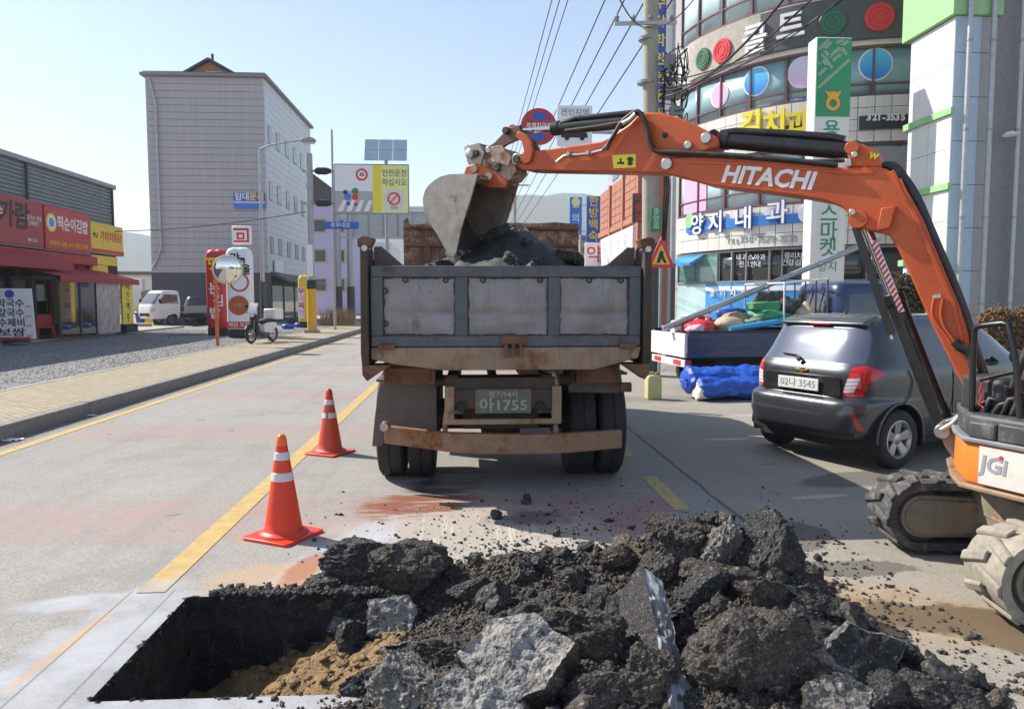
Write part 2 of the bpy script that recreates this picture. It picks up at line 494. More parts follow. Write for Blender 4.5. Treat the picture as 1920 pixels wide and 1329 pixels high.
# pale saw slurry dried around the pit
slurry = t.math('MAXIMUM', t.math('MAXIMUM', blob(t, -1.80, 3.30, .33, 1.15, R(-3), .16, 5, .25), blob(t, -2.0, 4.12, .55, .13, R(8), .22, 6)),
                t.math('MAXIMUM', blob(t, -.86, 4.75, .24, .95, R(-19), .2, 5, .3), blob(t, -.9, 2.86, 1.5, .26, 0, .08, 5, .2)))
slurry = t.math('MAXIMUM', slurry, blob(t, -2.35, 2.75, .6, .4, R(-30), .25, 4, .3))
slurry = t.math('MULTIPLY', slurry, t.map(t.noise(2.4, 7, .72), .30, .58, .35, 1))
k = t.mix(t.math('MULTIPLY', slurry, .82), k, t.ramp(t.noise(3, 5, .6), [(.3, (.36,.38,.41)), (.7, (.48,.50,.53))]))
k = t.mix(t.math('MULTIPLY', blob(t, -1.93, 3.6, .035, .5, R(-4), .3, 6), .6), k, (.55,.36,.20))
# ochre dust, rusty mud, fresh black crumbs
k = t.mix(t.math('MULTIPLY', blob(t, -1.12, 4.42, .5, .28, R(10), .25, 4), .6), k, (.50,.34,.19))
k = t.mix(t.math('MULTIPLY', blob(t, -1.02, 4.55, .10, .32, R(-8), .22, 6), .8), k, (.38,.15,.075))
mud = t.math('MULTIPLY', blob(t, -.42, 6.0, .6, .40, R(25), .25, 3), t.map(t.noise(1.3, 4, .65, t.mapping(rot=(0,0,R(18)), sc=(1.2,6.5,1))), .42, .52))
k = t.mix(t.math('MULTIPLY', mud, .9), k, (.23,.072,.032))
oil = t.math('MULTIPLY', blob(t, -.18, 6.75, .36, .62, R(-24), .25, 3), t.map(t.noise(1.3, 4, .65, t.mapping(rot=(0,0,R(18)), sc=(1.2,5,1))), .38, .5))
k = t.mix(t.math('MULTIPLY', oil, .85), k, (.035,.03,.028))
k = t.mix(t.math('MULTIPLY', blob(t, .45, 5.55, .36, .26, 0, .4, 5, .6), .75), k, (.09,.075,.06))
crumb = t.math('MULTIPLY', t.map(t.voro(34), .10, .16, 1, 0), t.math('MAXIMUM', blob(t, .9, 5.3, 1.2, .9, 0, .2), blob(t, -.4, 4.35, .9, .3, 0, .2)))
k = t.mix(t.math('MULTIPLY', crumb, t.map(t.noise(5), .5, .56)), k, (.03,.028,.026))
# saw cuts beside the pit
for xx in (-1.665, -1.9):
    ln = t.map(t.math('ABSOLUTE', t.math('ADD', t.math('ADD', s[0], t.math('MULTIPLY', s[1], .01)), -xx - .03)), .003, .007, 1, 0)
    k = t.mix(t.math('MULTIPLY', t.math('MULTIPLY', ln, t.map(s[1], 4.2, 4.3, 1, 0)), .6), k, (.10,.10,.10))
k = t.mix(t.math('MULTIPLY', t.map(t.noise(.8, 7, .7), .52, .62), .20), k, (.17,.16,.145))
k = t.mix(t.math('MULTIPLY', cr, .8), k, (.07,.066,.06))
t.col(k).set(rough=t.map(oil, 0, 1, .92, .35, False), spec=.25)
t.bump(t.math('ADD', g, t.math('MULTIPLY', t.noise(40, 5, .7), 1.4)), .35, .004)

t = NT('forecourt_asphalt')
k, g, cr = asphalt_base(t, (.27,.25,.21), (.36,.33,.28))
s = t.sep()
k = t.mix(t.math('MULTIPLY', t.map(t.noise(.5, 5, .6), .5, .7), .3), k, (.20,.195,.19))
wet = t.math('MAXIMUM', blob(t, 2.5, 3.62, .55, .22, R(-14), .45, 4, .2), blob(t, 2.75, 3.3, .4, .2, R(-30), .3, 3, .2))
dark = t.math('MAXIMUM', blob(t, 2.35, 4.36, .42, .14, R(2), .5, 5, .12), t.math('MAXIMUM', blob(t, 2.25, 5.05, .30, .36, R(-25), .25, 3, .12), blob(t, 3.6, 6.6, .7, .3, R(20), .3, 2, .2)))
k = t.mix(t.math('MULTIPLY', blob(t, 2.3, 3.70, .62, .45, R(-25), .40, 4, .6), .7), k, t.ramp(t.noise(6, 5), [(.3, (.30,.20,.10)), (.7, (.42,.31,.18))]))
k = t.mix(t.math('MULTIPLY', wet, .8), k, (.12,.085,.05))
k = t.mix(t.math('MULTIPLY', dark, .65), k, (.07,.07,.068))
k = t.mix(t.math('MULTIPLY', blob(t, 2.95, 6.02, .30, .055, R(9), .2, 6), .8), k, (.48,.48,.46))
k = t.mix(t.math('MULTIPLY', blob(t, 3.07, 8.61, .30, .05, R(3), .2, 6), .8), k, (.60,.60,.58))
k = t.mix(t.math('MULTIPLY', blob(t, 4.4, 10.4, .7, .05, R(3), .2, 6), .7), k, (.60,.60,.58))
k = t.mix(t.math('MULTIPLY', blob(t, 3.3, 12.2, 1.1, .5, 0, .3, 3), .4), k, (.12,.115,.11))
seam = t.map(t.math('ABSOLUTE', t.math('ADD', t.math('ADD', s[0], -2.05), t.math('MULTIPLY', t.math('SUBTRACT', t.noise(3, 4), .5), .07))), .008, .03, 1, 0)
k = t.mix(t.math('MULTIPLY', seam, .7), k, (.07,.068,.065))
k = t.mix(t.math('MULTIPLY', cr, .5), k, (.09,.085,.08))
t.col(k).set(rough=t.map(wet, 0, 1, .92, .55, False), spec=.25)
t.bump(t.math('ADD', g, t.math('MULTIPLY', t.noise(40, 5, .7), 1.4)), .35, .004)

t = NT('earth_ground')
t.col(t.ramp(t.noise(.12, 6), [(.3, (.30,.26,.21)), (.7, (.40,.35,.28))])).set(rough=.95, spec=.2); t.bump(t.noise(14, 6, .7), .4, .02)
t = NT('gravel_ground')
v = t.voro(26, out='Color'); g = t.n.new('ShaderNodeRGBToBW'); t.link(v, g.inputs[0])
k = t.ramp(g.outputs[0], [(.15, (.14,.145,.15)), (.5, (.20,.20,.20)), (.9, (.27,.267,.262))])
k = t.mix(t.map(t.noise(.6, 5), .45, .7, 0, .35), k, (.30,.28,.25))
t.col(k).set(rough=.9, spec=.25); t.bump(t.voro(26), -.9, .03)
t = NT('gravel_stone')
oi = t.n.new('ShaderNodeObjectInfo')
t.col(t.ramp(t.voro(14, out='Color'), [(.2, (.15,.154,.158)), (.8, (.27,.267,.262))])).set(rough=.85); t.bump(t.noise(90), .3, .004)
t = NT('paver_block')
br = t.n.new('ShaderNodeTexBrick'); t.link(t.mapping(rot=(0,0,R(45))), br.inputs['Vector'])
for kk, vv in (('Scale', 1.0), ('Brick Width', .2), ('Row Height', .1), ('Mortar Size', .006), ('Mortar Smooth', .3), ('Bias', 0)): br.inputs[kk].default_value = vv
br.inputs['Color1'].default_value = (.40,.345,.25,1); br.inputs['Color2'].default_value = (.33,.28,.20,1); br.inputs['Mortar'].default_value = (.14,.12,.09,1)
k = t.mix(t.map(t.noise(2.5, 6, .65), .5, .72, 0, .5), br.outputs['Color'], (.25,.21,.155))
t.col(k).set(rough=.9, spec=.25)
b0 = t.bump(br.outputs['Fac'], -.6, .006); t.bump(t.noise(120, 4), .2, .003, b0)

# ---- broken asphalt, soil
def rubble(name, lo, mid, hi, dust=(.30,.255,.20), dusty=.35, rough=.85, agg=1.0):
    t = NT(name)
    n = t.noise(26, 8, .75); v = t.voro(130, out='Color'); g = t.n.new('ShaderNodeRGBToBW'); t.link(v, g.inputs[0])
    k = t.ramp(n, [(.30, lo), (.52, mid), (.75, hi)])
    k = t.mix(t.math('MULTIPLY', t.map(g.outputs[0], .56, .66), .35 * agg), k, hi)
    k = t.mix(t.math('MULTIPLY', t.map(g.outputs[0], .84, .88), .4 * agg), k, (.42,.38,.32))
    gm = t.n.new('ShaderNodeNewGeometry'); nz = t.sep(gm.outputs['Normal'])[2]
    # settled stone dust, thicker on flat upward faces of the lump
    k = t.mix(t.math('MULTIPLY', t.map(t.noise(3.2, 6, .7), .45, .72), dusty), k, dust)
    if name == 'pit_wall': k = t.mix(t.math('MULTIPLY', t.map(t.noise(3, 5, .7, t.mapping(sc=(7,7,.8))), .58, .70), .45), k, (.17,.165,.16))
    t.col(k).set(rough=t.map(n, .3, .8, rough - .3, rough, False), spec=.4)
    b0 = t.bump(t.voro(75), .8, .012)
    t.bump(t.noise(28, 7, .75), .7, .02, b0)
rubble('asphalt_fresh', (.009,.009,.010), (.024,.0235,.0235), (.10,.095,.09), dusty=.16)
rubble('asphalt_brown', (.014,.012,.011), (.042,.035,.030), (.16,.14,.115), (.25,.19,.13), .30)
rubble('asphalt_dusty', (.05,.048,.045), (.14,.13,.12), (.33,.31,.28), (.40,.37,.33), .5)
rubble('asphalt_crumb', (.012,.011,.010), (.040,.035,.031), (.17,.15,.13), (.22,.165,.11), .34)
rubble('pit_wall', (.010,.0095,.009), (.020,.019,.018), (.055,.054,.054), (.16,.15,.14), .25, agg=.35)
rubble('sandy_soil', (.12,.07,.03), (.25,.155,.065), (.38,.25,.12), (.42,.29,.15), .4, .95, .3)
t = NT('slab_pale_face')       # worn top of a lifted slab: pale aggregate with black bitumen pits
v = t.voro(42); n = t.noise(9, 6, .7)
k = t.ramp(n, [(.3, (.19,.182,.172)), (.55, (.30,.285,.265)), (.8, (.43,.405,.37))])
k = t.mix(t.math('MULTIPLY', t.map(t.noise(22, 9, .82), .50, .57), .9), k, (.035,.033,.032))
k = t.mix(t.math('MULTIPLY', t.map(t.noise(90, 5, .7), .50, .62), .5), k, (.10,.097,.092))
k = t.mix(t.map(t.noise(2.5, 4), .55, .7, 0, .4), k, (.40,.33,.22))
t.col(k).set(rough=.9, spec=.25); b0 = t.bump(t.voro(70), .6, .01); t.bump(t.noise(22, 9, .82), -.9, .015, b0)
t = NT('sawn_face')            # saw-cut side with white slurry streaks
k = t.ramp(t.noise(2.6, 6, .65, t.mapping(sc=(.8,5,5))), [(.40, (.10,.10,.105)), (.55, (.26,.27,.28)), (.68, (.56,.57,.59))])
t.col(k).set(rough=.55, spec=.4); t.bump(t.noise(40, 4), .15, .004)
t = NT('truck_load'); t.col(t.ramp(t.noise(6, 7, .7), [(.3, (.012,.013,.014)), (.7, (.045,.046,.048))])).set(rough=.6); t.bump(t.noise(16, 7, .75), .8, .03)

# ---- painted steel
rusty('truck_panel', (.27,.25,.26), rust=(.19,.15,.145), dark=(.05,.046,.046), amount=.14, scale=1.6, rough=.5, metal=.35, bump=.08)
rusty('truck_frame', (.10,.112,.13), rust=(.10,.075,.06), dark=(.035,.033,.032), amount=.3, scale=3, rough=.6, metal=.25, bump=.15)
rusty('truck_rust', (.17,.085,.05), rust=(.13,.05,.025), dark=(.035,.022,.018), amount=.6, scale=4)
rusty('truck_darkrust', (.055,.042,.036), rust=(.10,.052,.03), dark=(.02,.016,.015), amount=.5, scale=4)
rusty('truck_beam', (.32,.225,.145), rust=(.20,.095,.045), dark=(.06,.04,.03), amount=.42, scale=3)
rusty('truck_bumper', (.29,.18,.105), rust=(.24,.10,.04), dark=(.07,.04,.03), amount=.55, scale=4)
rusty('truck_mudguard', (.125,.097,.093), rust=(.14,.09,.07), dark=(.05,.04,.037), amount=.3, scale=2)
rusty('head_rust', (.17,.07,.038), rust=(.42,.29,.18), dark=(.05,.025,.018), amount=.62, scale=5)
rusty('plate_dirty', (.14,.145,.125), rust=(.12,.10,.08), dark=(.06,.055,.05), amount=.3, scale=6, bump=.1)
rusty('bucket_steel', (.36,.32,.275), rust=(.27,.19,.135), dark=(.16,.12,.09), amount=.35, scale=4, rough=.55, metal=.3, bump=.12)
rusty('bucket_inside', (.05,.045,.042), rust=(.16,.10,.065), dark=(.02,.018,.017), amount=.3, scale=4)
rusty('coupler', (.46,.33,.25), rust=(.20,.08,.04), dark=(.06,.045,.04), amount=.5, scale=9)
rusty('track_frame', (.22,.19,.15), rust=(.24,.15,.08), dark=(.07,.06,.05), amount=.45, scale=4)
t = NT('digger_orange')
k = t.ramp(t.noise(2.2, 5), [(.3, (.50,.085,.022)), (.7, (.58,.112,.03))])
k = t.mix(t.map(t.noise(5, 8, .75), .54, .74, 0, .6), k, (.24,.06,.025))
k = t.mix(t.math('MULTIPLY', t.map(t.noise(26, 6, .78), .62, .66), .8), k, (.05,.035,.03))
k = t.mix(t.map(t.noise(3, 6, .7, t.mapping(sc=(1,1,4))), .60, .82, 0, .45), k, (.36,.21,.13))
t.col(k).set(rough=t.map(t.noise(7, 5), .3, .7, .32, .55, False), spec=.4); t.bump(t.noise(55, 5), .06, .004)
plain('digger_orange_clean', (.78,.22,.03), .4, var=.06, dirt=.15)
plain('digger_white', (.66,.63,.58), .45, var=.05, dirt=.3, dirtc=(.40,.31,.22))
plain('digger_deck', (.055,.058,.062), .55, var=.2, dirt=.65, dirtc=(.24,.225,.20), scale=9)
plain('rubber_track', (.06,.06,.062), .85, var=.3, scale=9, bump=.3, dirt=.7, dirtc=(.30,.27,.225))
plain('rubber_track_muddy', (.30,.27,.22), .9, var=.25, scale=9, bump=.4, dirt=.6, dirtc=(.09,.085,.08))
plain('rod_chrome', (.62,.60,.57), .18, 1.0, var=.06)
plain('bare_steel', (.48,.46,.43), .35, .8, dirt=.3)
t = NT('car_paint'); n = t.noise(400, 2)
t.col(t.ramp(n, [(.3, (.055,.062,.072)), (.7, (.085,.094,.106))])).set(rough=t.map(t.noise(3, 5), .3, .7, .20, .34, False), metal=.55, spec=.5, coat=.7)
t = NT('tarp_blue')
t.col(t.ramp(t.noise(5, 5), [(.3, (.01,.06,.40)), (.7, (.03,.14,.62))])).set(rough=.38, spec=.5); t.bump(t.noise(9, 6, .65), .6, .03)
t = NT('cladding_mirror'); t.col((.3,.33,.36)).set(rough=.2, metal=.4)
t = NT('hill_wood'); t.col(t.ramp(t.noise(.02, 6, .6), [(.3, (.035,.045,.03)), (.7, (.075,.075,.05))])).set(rough=1.0, spec=0)
t = NT('disc_blue'); co = t.n.new('ShaderNodeTexCoord'); sp = t.sep(co.outputs['Generated'])
t.col(t.ramp(sp[2], [(.1, (.03,.22,.66)), (.8, (.10,.52,.85))])).set(rough=.35)
t = NT('disc_lilac'); co = t.n.new('ShaderNodeTexCoord'); sp = t.sep(co.outputs['Generated'])
t.col(t.ramp(sp[2], [(.1, (.74,.46,.72)), (.8, (.62,.60,.78))])).set(rough=.35)
# ------------------------------------------------------------------ ground, road, pavement
PIT = (-1.57, 0.95, 3.06, 4.15)
def sheet(name, xs, ys, z, m, hole=None):
    mb = MB()
    for i in range(len(xs) - 1):
        for j in range(len(ys) - 1):
            x0, x1, y0, y1 = xs[i], xs[i+1], ys[j], ys[j+1]
            if hole and x0 >= hole[0]-1e-6 and x1 <= hole[1]+1e-6 and y0 >= hole[2]-1e-6 and y1 <= hole[3]+1e-6: continue
            mb.quad((x0,y0,z),(x1,y0,z),(x1,y1,z),(x0,y1,z))
    o = mb.build(name, m); return tag(o, kind='structure')
KX, SX = -5.45, -7.5
sheet('ground', [-2600, PIT[0], PIT[1], 2600], [-1150, PIT[2], PIT[3], 2350], -0.012, 'earth_ground', PIT)
sheet('road', [KX, PIT[0], PIT[1], 2.03], [-6, PIT[2], PIT[3], 420], 0.0, 'road_asphalt', PIT)
sheet('forecourt', [2.03, 26], [-6, 60], 0.0, 'forecourt_asphalt')
KH = 0.18
pv = MB().bx(SX, KX - .16, -4, 150, -.01, KH).build('pavement', 'paver_block'); tag(pv, kind='structure')
gl = MB().bx(-15.2, SX - .1, -4, 60, -.01, KH - .02).build('gravel_lot', 'gravel_ground'); tag(gl, kind='structure')
ap = MB().bx(-40, -15.2, -4, 41, -.01, KH + .06).build('shop_apron', 'concrete'); tag(ap, kind='structure')
kb = MB().bx(KX - .155, KX - .005, -4, 150, -.02, KH - .03).build('kerb_bed', 'kerb_concrete'); tag(kb, kind='structure')
me = MB().bx(0, .16, .006, .994, -.02, KH + .004).mesh('kerb_stone')
for i in range(60):
    o = obj_mesh('kerb_stone', me, 'kerb_concrete', kb, (KX - .158 + random.Random(i).uniform(-.004, .004), -4 + i, random.Random(i).uniform(-.004, .004)))
    if i < 34:
        b = o.modifiers.new('bevel', 'BEVEL'); b.width = .016; b.segments = 2
me = MB().bx(0, .11, .005, .995, -.02, KH + .008).mesh('edging_stone')
eb = MB().bx(SX - .1, SX - .002, -4, 60, -.02, KH - .02).build('edging_strip', 'concrete'); tag(eb, kind='structure')
for i in range(44):
    obj_mesh('edging_stone', me, 'concrete', eb, (SX - .105, -4 + i, random.Random(i).uniform(-.004, .004)))
# painted lines
def line(name, x, w, y0, y1, m, z=.004):
    return tag(MB().quad((x-w/2,y0,z),(x+w/2,y0,z),(x+w/2,y1,z),(x-w/2,y1,z)).build(name, m), kind='structure')
line('centre_line', -1.80, .16, 4.22, 200, 'yellow_line')
line('edge_line', -5.02, .13, -4, 140, 'yellow_line')
for i, y in enumerate((5.68, 7.68, 9.68, 11.68, 13.68, 15.68, 17.68)):
    line('lane_dash', 1.68, .14, y, y + 1.12, 'yellow_faded')
# gravel lying loose on the lot and dirt in the gutter
rng = np.random.default_rng(4)
def scatter(name, m, pts, sizes, kind='stuff', parent=None, squash=.6, seed=1, zoff=0.0):
    """tens of thousands of little angular stones in one mesh"""
    rg = np.random.default_rng(seed)
    base = np.array([(1,0,0),(-1,0,0),(0,1,0),(0,-1,0),(0,0,1),(0,0,-1)], float)
    tri = np.array([(0,2,4),(2,1,4),(1,3,4),(3,0,4),(2,0,5),(1,2,5),(3,1,5),(0,3,5)])
    n = len(pts)
    a = rg.normal(size=(n, 4)); a /= np.linalg.norm(a, axis=1)[:, None]
    w, x, y, z = a.T
    rot = np.stack([1-2*(y*y+z*z), 2*(x*y-z*w), 2*(x*z+y*w), 2*(x*y+z*w), 1-2*(x*x+z*z), 2*(y*z-x*w), 2*(x*z-y*w), 2*(y*z+x*w), 1-2*(x*x+y*y)], 1).reshape(n, 3, 3)
    b = base[None] * rg.uniform(.55, 1.25, size=(n, 6, 1)) + rg.normal(scale=.16, size=(n, 6, 3))
    v = np.einsum('nij,nkj->nki', rot, b) * np.asarray(sizes)[:, None, None]
    v[:, :, 2] *= squash
    v += np.asarray(pts)[:, None, :]
    v[:, :, 2] += zoff
    f = (tri[None] + (np.arange(n) * 6)[:, None, None]).reshape(-1, 3)
    me = bpy.data.meshes.new(name)
    me.vertices.add(n * 6); me.vertices.foreach_set('co', v.reshape(-1).astype(np.float32))
    me.loops.add(len(f) * 3); me.loops.foreach_set('vertex_index', f.reshape(-1).astype(np.int32))
    me.polygons.add(len(f)); me.polygons.foreach_set('loop_start', np.arange(0, len(f) * 3, 3, dtype=np.int32))
    me.update(calc_edges=True); me.validate()
    o = bpy.data.objects.new(name, me); col.objects.link(o); me.materials.append(MAT[m])
    if parent: o.parent = parent
    if kind: o['kind'] = kind
    return o
n = 16000
p = np.stack([rng.uniform(-15.1, SX - .12, n), rng.uniform(8, 38, n), np.full(n, KH - .015)], 1)
o = scatter('loose_gravel', 'gravel_stone', p, rng.uniform(.010, .024, n)); tag(o, 'grey crushed gravel covering the lot before the shops', 'gravel')
n = 2500
p = np.stack([KX + np.abs(rng.normal(0, .16, n)) + .01, rng.uniform(5, 30, n), np.zeros(n)], 1)
o = scatter('gutter_grit', 'asphalt_crumb', p, rng.uniform(.004, .012, n)); tag(o, 'dark grit gathered in the gutter along the kerb', 'grit')

# litter by the kerb
for i, (px, py, sx, lab) in enumerate(((18, 826, .16, 'crumpled white litter lying in the gutter nearest the camera'), (172, 780, .07, 'small white scrap of litter in the gutter'))):
    g0 = G(px, py)
    mb = MB(); rr = random.Random(i)
    nn = 7
    gv = [(g0.x + (a / nn - .5) * sx * 1.6, g0.y + (b / nn - .5) * sx, .004 + .035 * abs(pnoise(a * .6 + i * 9, b * .6)) + .004) for b in range(nn + 1) for a in range(nn + 1)]
    mb.add(gv, [(b*(nn+1)+a, b*(nn+1)+a+1, (b+1)*(nn+1)+a+1, (b+1)*(nn+1)+a) for b in range(nn) for a in range(nn)])
    tag(mb.build('litter', 'white_clean', loc=(g0.x, g0.y, 0)), lab, 'litter')

# ------------------------------------------------------------------ the pit
pit = thing('dug_pit', 'rectangular saw-cut pit in the road with black walls and sandy floor', 'pit', (PIT[0], PIT[2], 0))
x0, x1, y0, y1 = PIT
def wall_sheet(pa, pb, z0, z1, nrm, nu, nv, amp, seed):
    """a rough earth wall, displaced along its normal into the pit side"""
    mb = MB(); pa, pb = Vector(pa), Vector(pb); v = []
    for j in range(nv + 1):
        for i in range(nu + 1):
            q = pa.lerp(pb, i / nu); z = z0 + (z1 - z0) * j / nv
            k = amp * (pnoise(q.x * 7 + seed, q.y * 7, z * 7, 5) + .8 * abs(pnoise(q.x * 22 + seed, q.y * 22, z * 22, 3)))
            k *= min(1, (z1 - z) / .05 + .12)
            v.append((q.x + nrm[0] * k, q.y + nrm[1] * k, z))
    mb.add(v, [(j*(nu+1)+i, j*(nu+1)+i+1, (j+1)*(nu+1)+i+1, (j+1)*(nu+1)+i) for j in range(nv) for i in range(nu)])
    return mb
for nm, a, b, nrm, s in (('west_wall', (x0,y0,0), (x0,y1,0), (1,0), 1), ('north_wall', (x0,y1,0), (x1,y1,0), (0,-1), 5), ('south_wall', (x1,y0,0), (x0,y0,0), (0,1), 9), ('east_wall', (x1,y1,0), (x1,y0,0), (-1,0), 13)):
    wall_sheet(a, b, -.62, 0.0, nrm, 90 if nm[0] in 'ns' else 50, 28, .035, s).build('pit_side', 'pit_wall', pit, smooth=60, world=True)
def pit_floor(x, y):
    t = (x - x0) / (x1 - x0)
    h = -.55 + .30 * max(0, min(1, (t - .04) / .28)) + .14 * max(0, min(1, (t - .32) / .3)) + .05 * (y - y0) / (y1 - y0) * t
    return min(h, -.1) + .05 * pnoise(x * 5, y * 5, 3, 5) + .016 * pnoise(x * 22, y * 22, 3, 4)
mb = MB(); nx, ny = 110, 56
mb.add([(x0 + (x1-x0)*i/nx, y0 + (y1-y0)*j/ny, pit_floor(x0 + (x1-x0)*i/nx, y0 + (y1-y0)*j/ny)) for j in range(ny+1) for i in range(nx+1)],
       [(j*(nx+1)+i, j*(nx+1)+i+1, (j+1)*(nx+1)+i+1, (j+1)*(nx+1)+i) for j in range(ny) for i in range(nx)])
mb.build('pit_floor', 'sandy_soil', pit, smooth=60, world=True)
n = 700
px_ = rng.uniform(x0 + .25, x1 - .6, n); py_ = rng.uniform(y0, y1, n)
p = np.array([(a, b, pit_floor(a, b)) for a, b in zip(px_, py_)])
o = scatter('soil_clods', 'sandy_soil', p, rng.gamma(2.0, .009, n) + .006); tag(o, 'sandy clods on the pit floor', 'soil')
# ------------------------------------------------------------------ wheels shared by the vehicles
def tyre_mesh(r, w, rim, n=40, tread=True):
    """tyre about the local X axis"""
    m = Matrix.Rotation(R(90), 4, 'Y')
    h = w / 2
    prof = [(rim, -h*.72), (rim+.012, -h*.86), ((r+rim)/2, -h), (r-.03, -h*.94), (r-.008, -h*.78), (r, -h*.6)]
    if tread:
        for a in (-.34, 0, .34): prof += [(r, (a-.04)*w), (r-.012, (a-.03)*w), (r-.012, (a+.03)*w), (r, (a+.04)*w)]
    prof += [(r, h*.6), (r-.008, h*.78), (r-.03, h*.94), ((r+rim)/2, h), (rim+.012, h*.86), (rim, h*.72)]
    return MB().lathe(prof, n, m)
def truck_wheel(parent, x, y, r, w, out=1):
    e = bpy.data.objects.new('wheel', None); col.objects.link(e); e.parent = parent; e.location = (x, y, r)
    tyre_mesh(r, w, r*.56).build('tyre', 'black_rubber', e, smooth=40)
    m = Matrix.Rotation(R(90), 4, 'Y')
    MB().lathe([(r*.57, -w*.36), (r*.53, -w*.3), (r*.5, out*w*.05), (r*.3, out*w*.16), (r*.27, out*w*.34), (0.001, out*w*.36)], 28, m).build('rim', 'truck_darkrust', e, smooth=35)
    return e

# ------------------------------------------------------------------ dump truck
TX = 0.30
truck = thing('dump_truck', 'rusty dump truck seen from behind with grey three-panel tailgate', 'truck', (TX, 7.05, 0))
def tb(mb, name, m, **k): return mb.build(name, m, truck, world=True, **k)
TL, TR = -0.775, 1.40
# tailgate
YG = 6.0
tg = MB().bx(TL, TR, YG + .06, YG + .09, 1.275, 1.915)
tailgate = tb(tg, 'tailgate', 'truck_frame')
cols_ = [(TL, TL + .095), (-.105, -.005), (.645, .74), (TR - .095, TR)]
def part(mb, name, m, parent, **k): return mb.build(name, m, parent, world=True, **k)
part(MB().bx(TL, TR, YG, YG + .06, 1.83, 1.92), 'top_rail', 'truck_frame', tailgate, bev=.008)
part(MB().bx(TL, TR, YG, YG + .06, 1.272, 1.362), 'bottom_rail', 'truck_frame', tailgate, bev=.008)
for a, b in cols_: part(MB().bx(a, b, YG + .004, YG + .06, 1.36, 1.832), 'stile', 'truck_frame', tailgate, bev=.006)
for (a, b), (c, d) in zip(cols_[:-1], cols_[1:]):      # slightly dished sheet panels
    mb = MB(); nx, nz = 26, 16; v = []
    for j in range(nz + 1):
        for i in range(nx + 1):
            u, w = i / nx, j / nz
            k = .045 + .012 * pnoise(u * 2.2 + a * 7, w * 2, 1, 3) - .016 * math.sin(math.pi * u) * math.sin(math.pi * w)
            k += .010 * math.exp(-((w - .36) / .07) ** 2) * (1 if u > .02 else 0)
            v.append((b + (c - b) * u, YG + k, 1.36 + .47 * w))
    mb.add(v, [(j*(nx+1)+i, j*(nx+1)+i+1, (j+1)*(nx+1)+i+1, (j+1)*(nx+1)+i) for j in range(nz) for i in range(nx)])
    pn = part(mb, 'panel', 'truck_panel', tailgate, smooth=180)
    # weld bead round each panel
    rr = random.Random(int(a * 100)); path = []
    for (p0, p1) in (((b, 1.362), (c, 1.362)), ((c, 1.362), (c, 1.83)), ((c, 1.83), (b, 1.83)), ((b, 1.83), (b, 1.362))):
        L = math.hypot(p1[0]-p0[0], p1[1]-p0[1]); k = max(4, int(L / .03))
        for i in range(k):
            t_ = i / k; q = (p0[0] + (p1[0]-p0[0])*t_ + rr.uniform(-.006, .006), p0[1] + (p1[1]-p0[1])*t_ + rr.uniform(-.006, .006))
            path.append((q[0], YG + .034, q[1]))
    path.append(path[0])
    part(MB().tube(path, [rr.uniform(.006, .013) for _ in path], 6, False), 'weld_bead', 'truck_darkrust', pn, smooth=60)
# small rolled stake eyes welded on top of the panels
for x in (-.50, -.18, .12, .58, .98, 1.24):
    part(MB().lathe([(.018 + .007 * math.cos(q), .007 * math.sin(q)) for q in [i * math.pi / 4 for i in range(9)]], 12, Matrix.Translation((x, YG + .03, 1.808)) @ Matrix.Rotation(R(90), 4, 'X')), 'eyelet', 'truck_darkrust', tailgate, smooth=60)
for x in (TL + .03,):
    for z in (1.72, 1.46): part(MB().lathe([(.02 + .007 * math.cos(q), .007 * math.sin(q)) for q in [i * math.pi / 4 for i in range(9)]], 12, Matrix.Translation((x + .08, YG + .028, z)) @ Matrix.Rotation(R(90), 4, 'X')), 'eyelet', 'truck_darkrust', tailgate, smooth=60)
# latch in the middle of the lower rail
lt = part(MB().prism([(.26,1.30),(.46,1.30),(.47,1.345),(.44,1.365),(.28,1.365),(.25,1.345)], YG - .075, YG + .0, 'y'), 'latch', 'truck_rust', tailgate, bev=.006)
for x in (.30, .36, .42): part(MB().bx(x - .016, x + .016, YG - .06, YG - .01, 1.19, 1.30), 'latch_tooth', 'truck_rust', lt, bev=.005)
for x in (TL + .06, TR - .18): part(MB().bx(x, x + .13, YG - .05, YG, 1.255, 1.30), 'hinge_pad', 'truck_rust', tailgate, bev=.006)
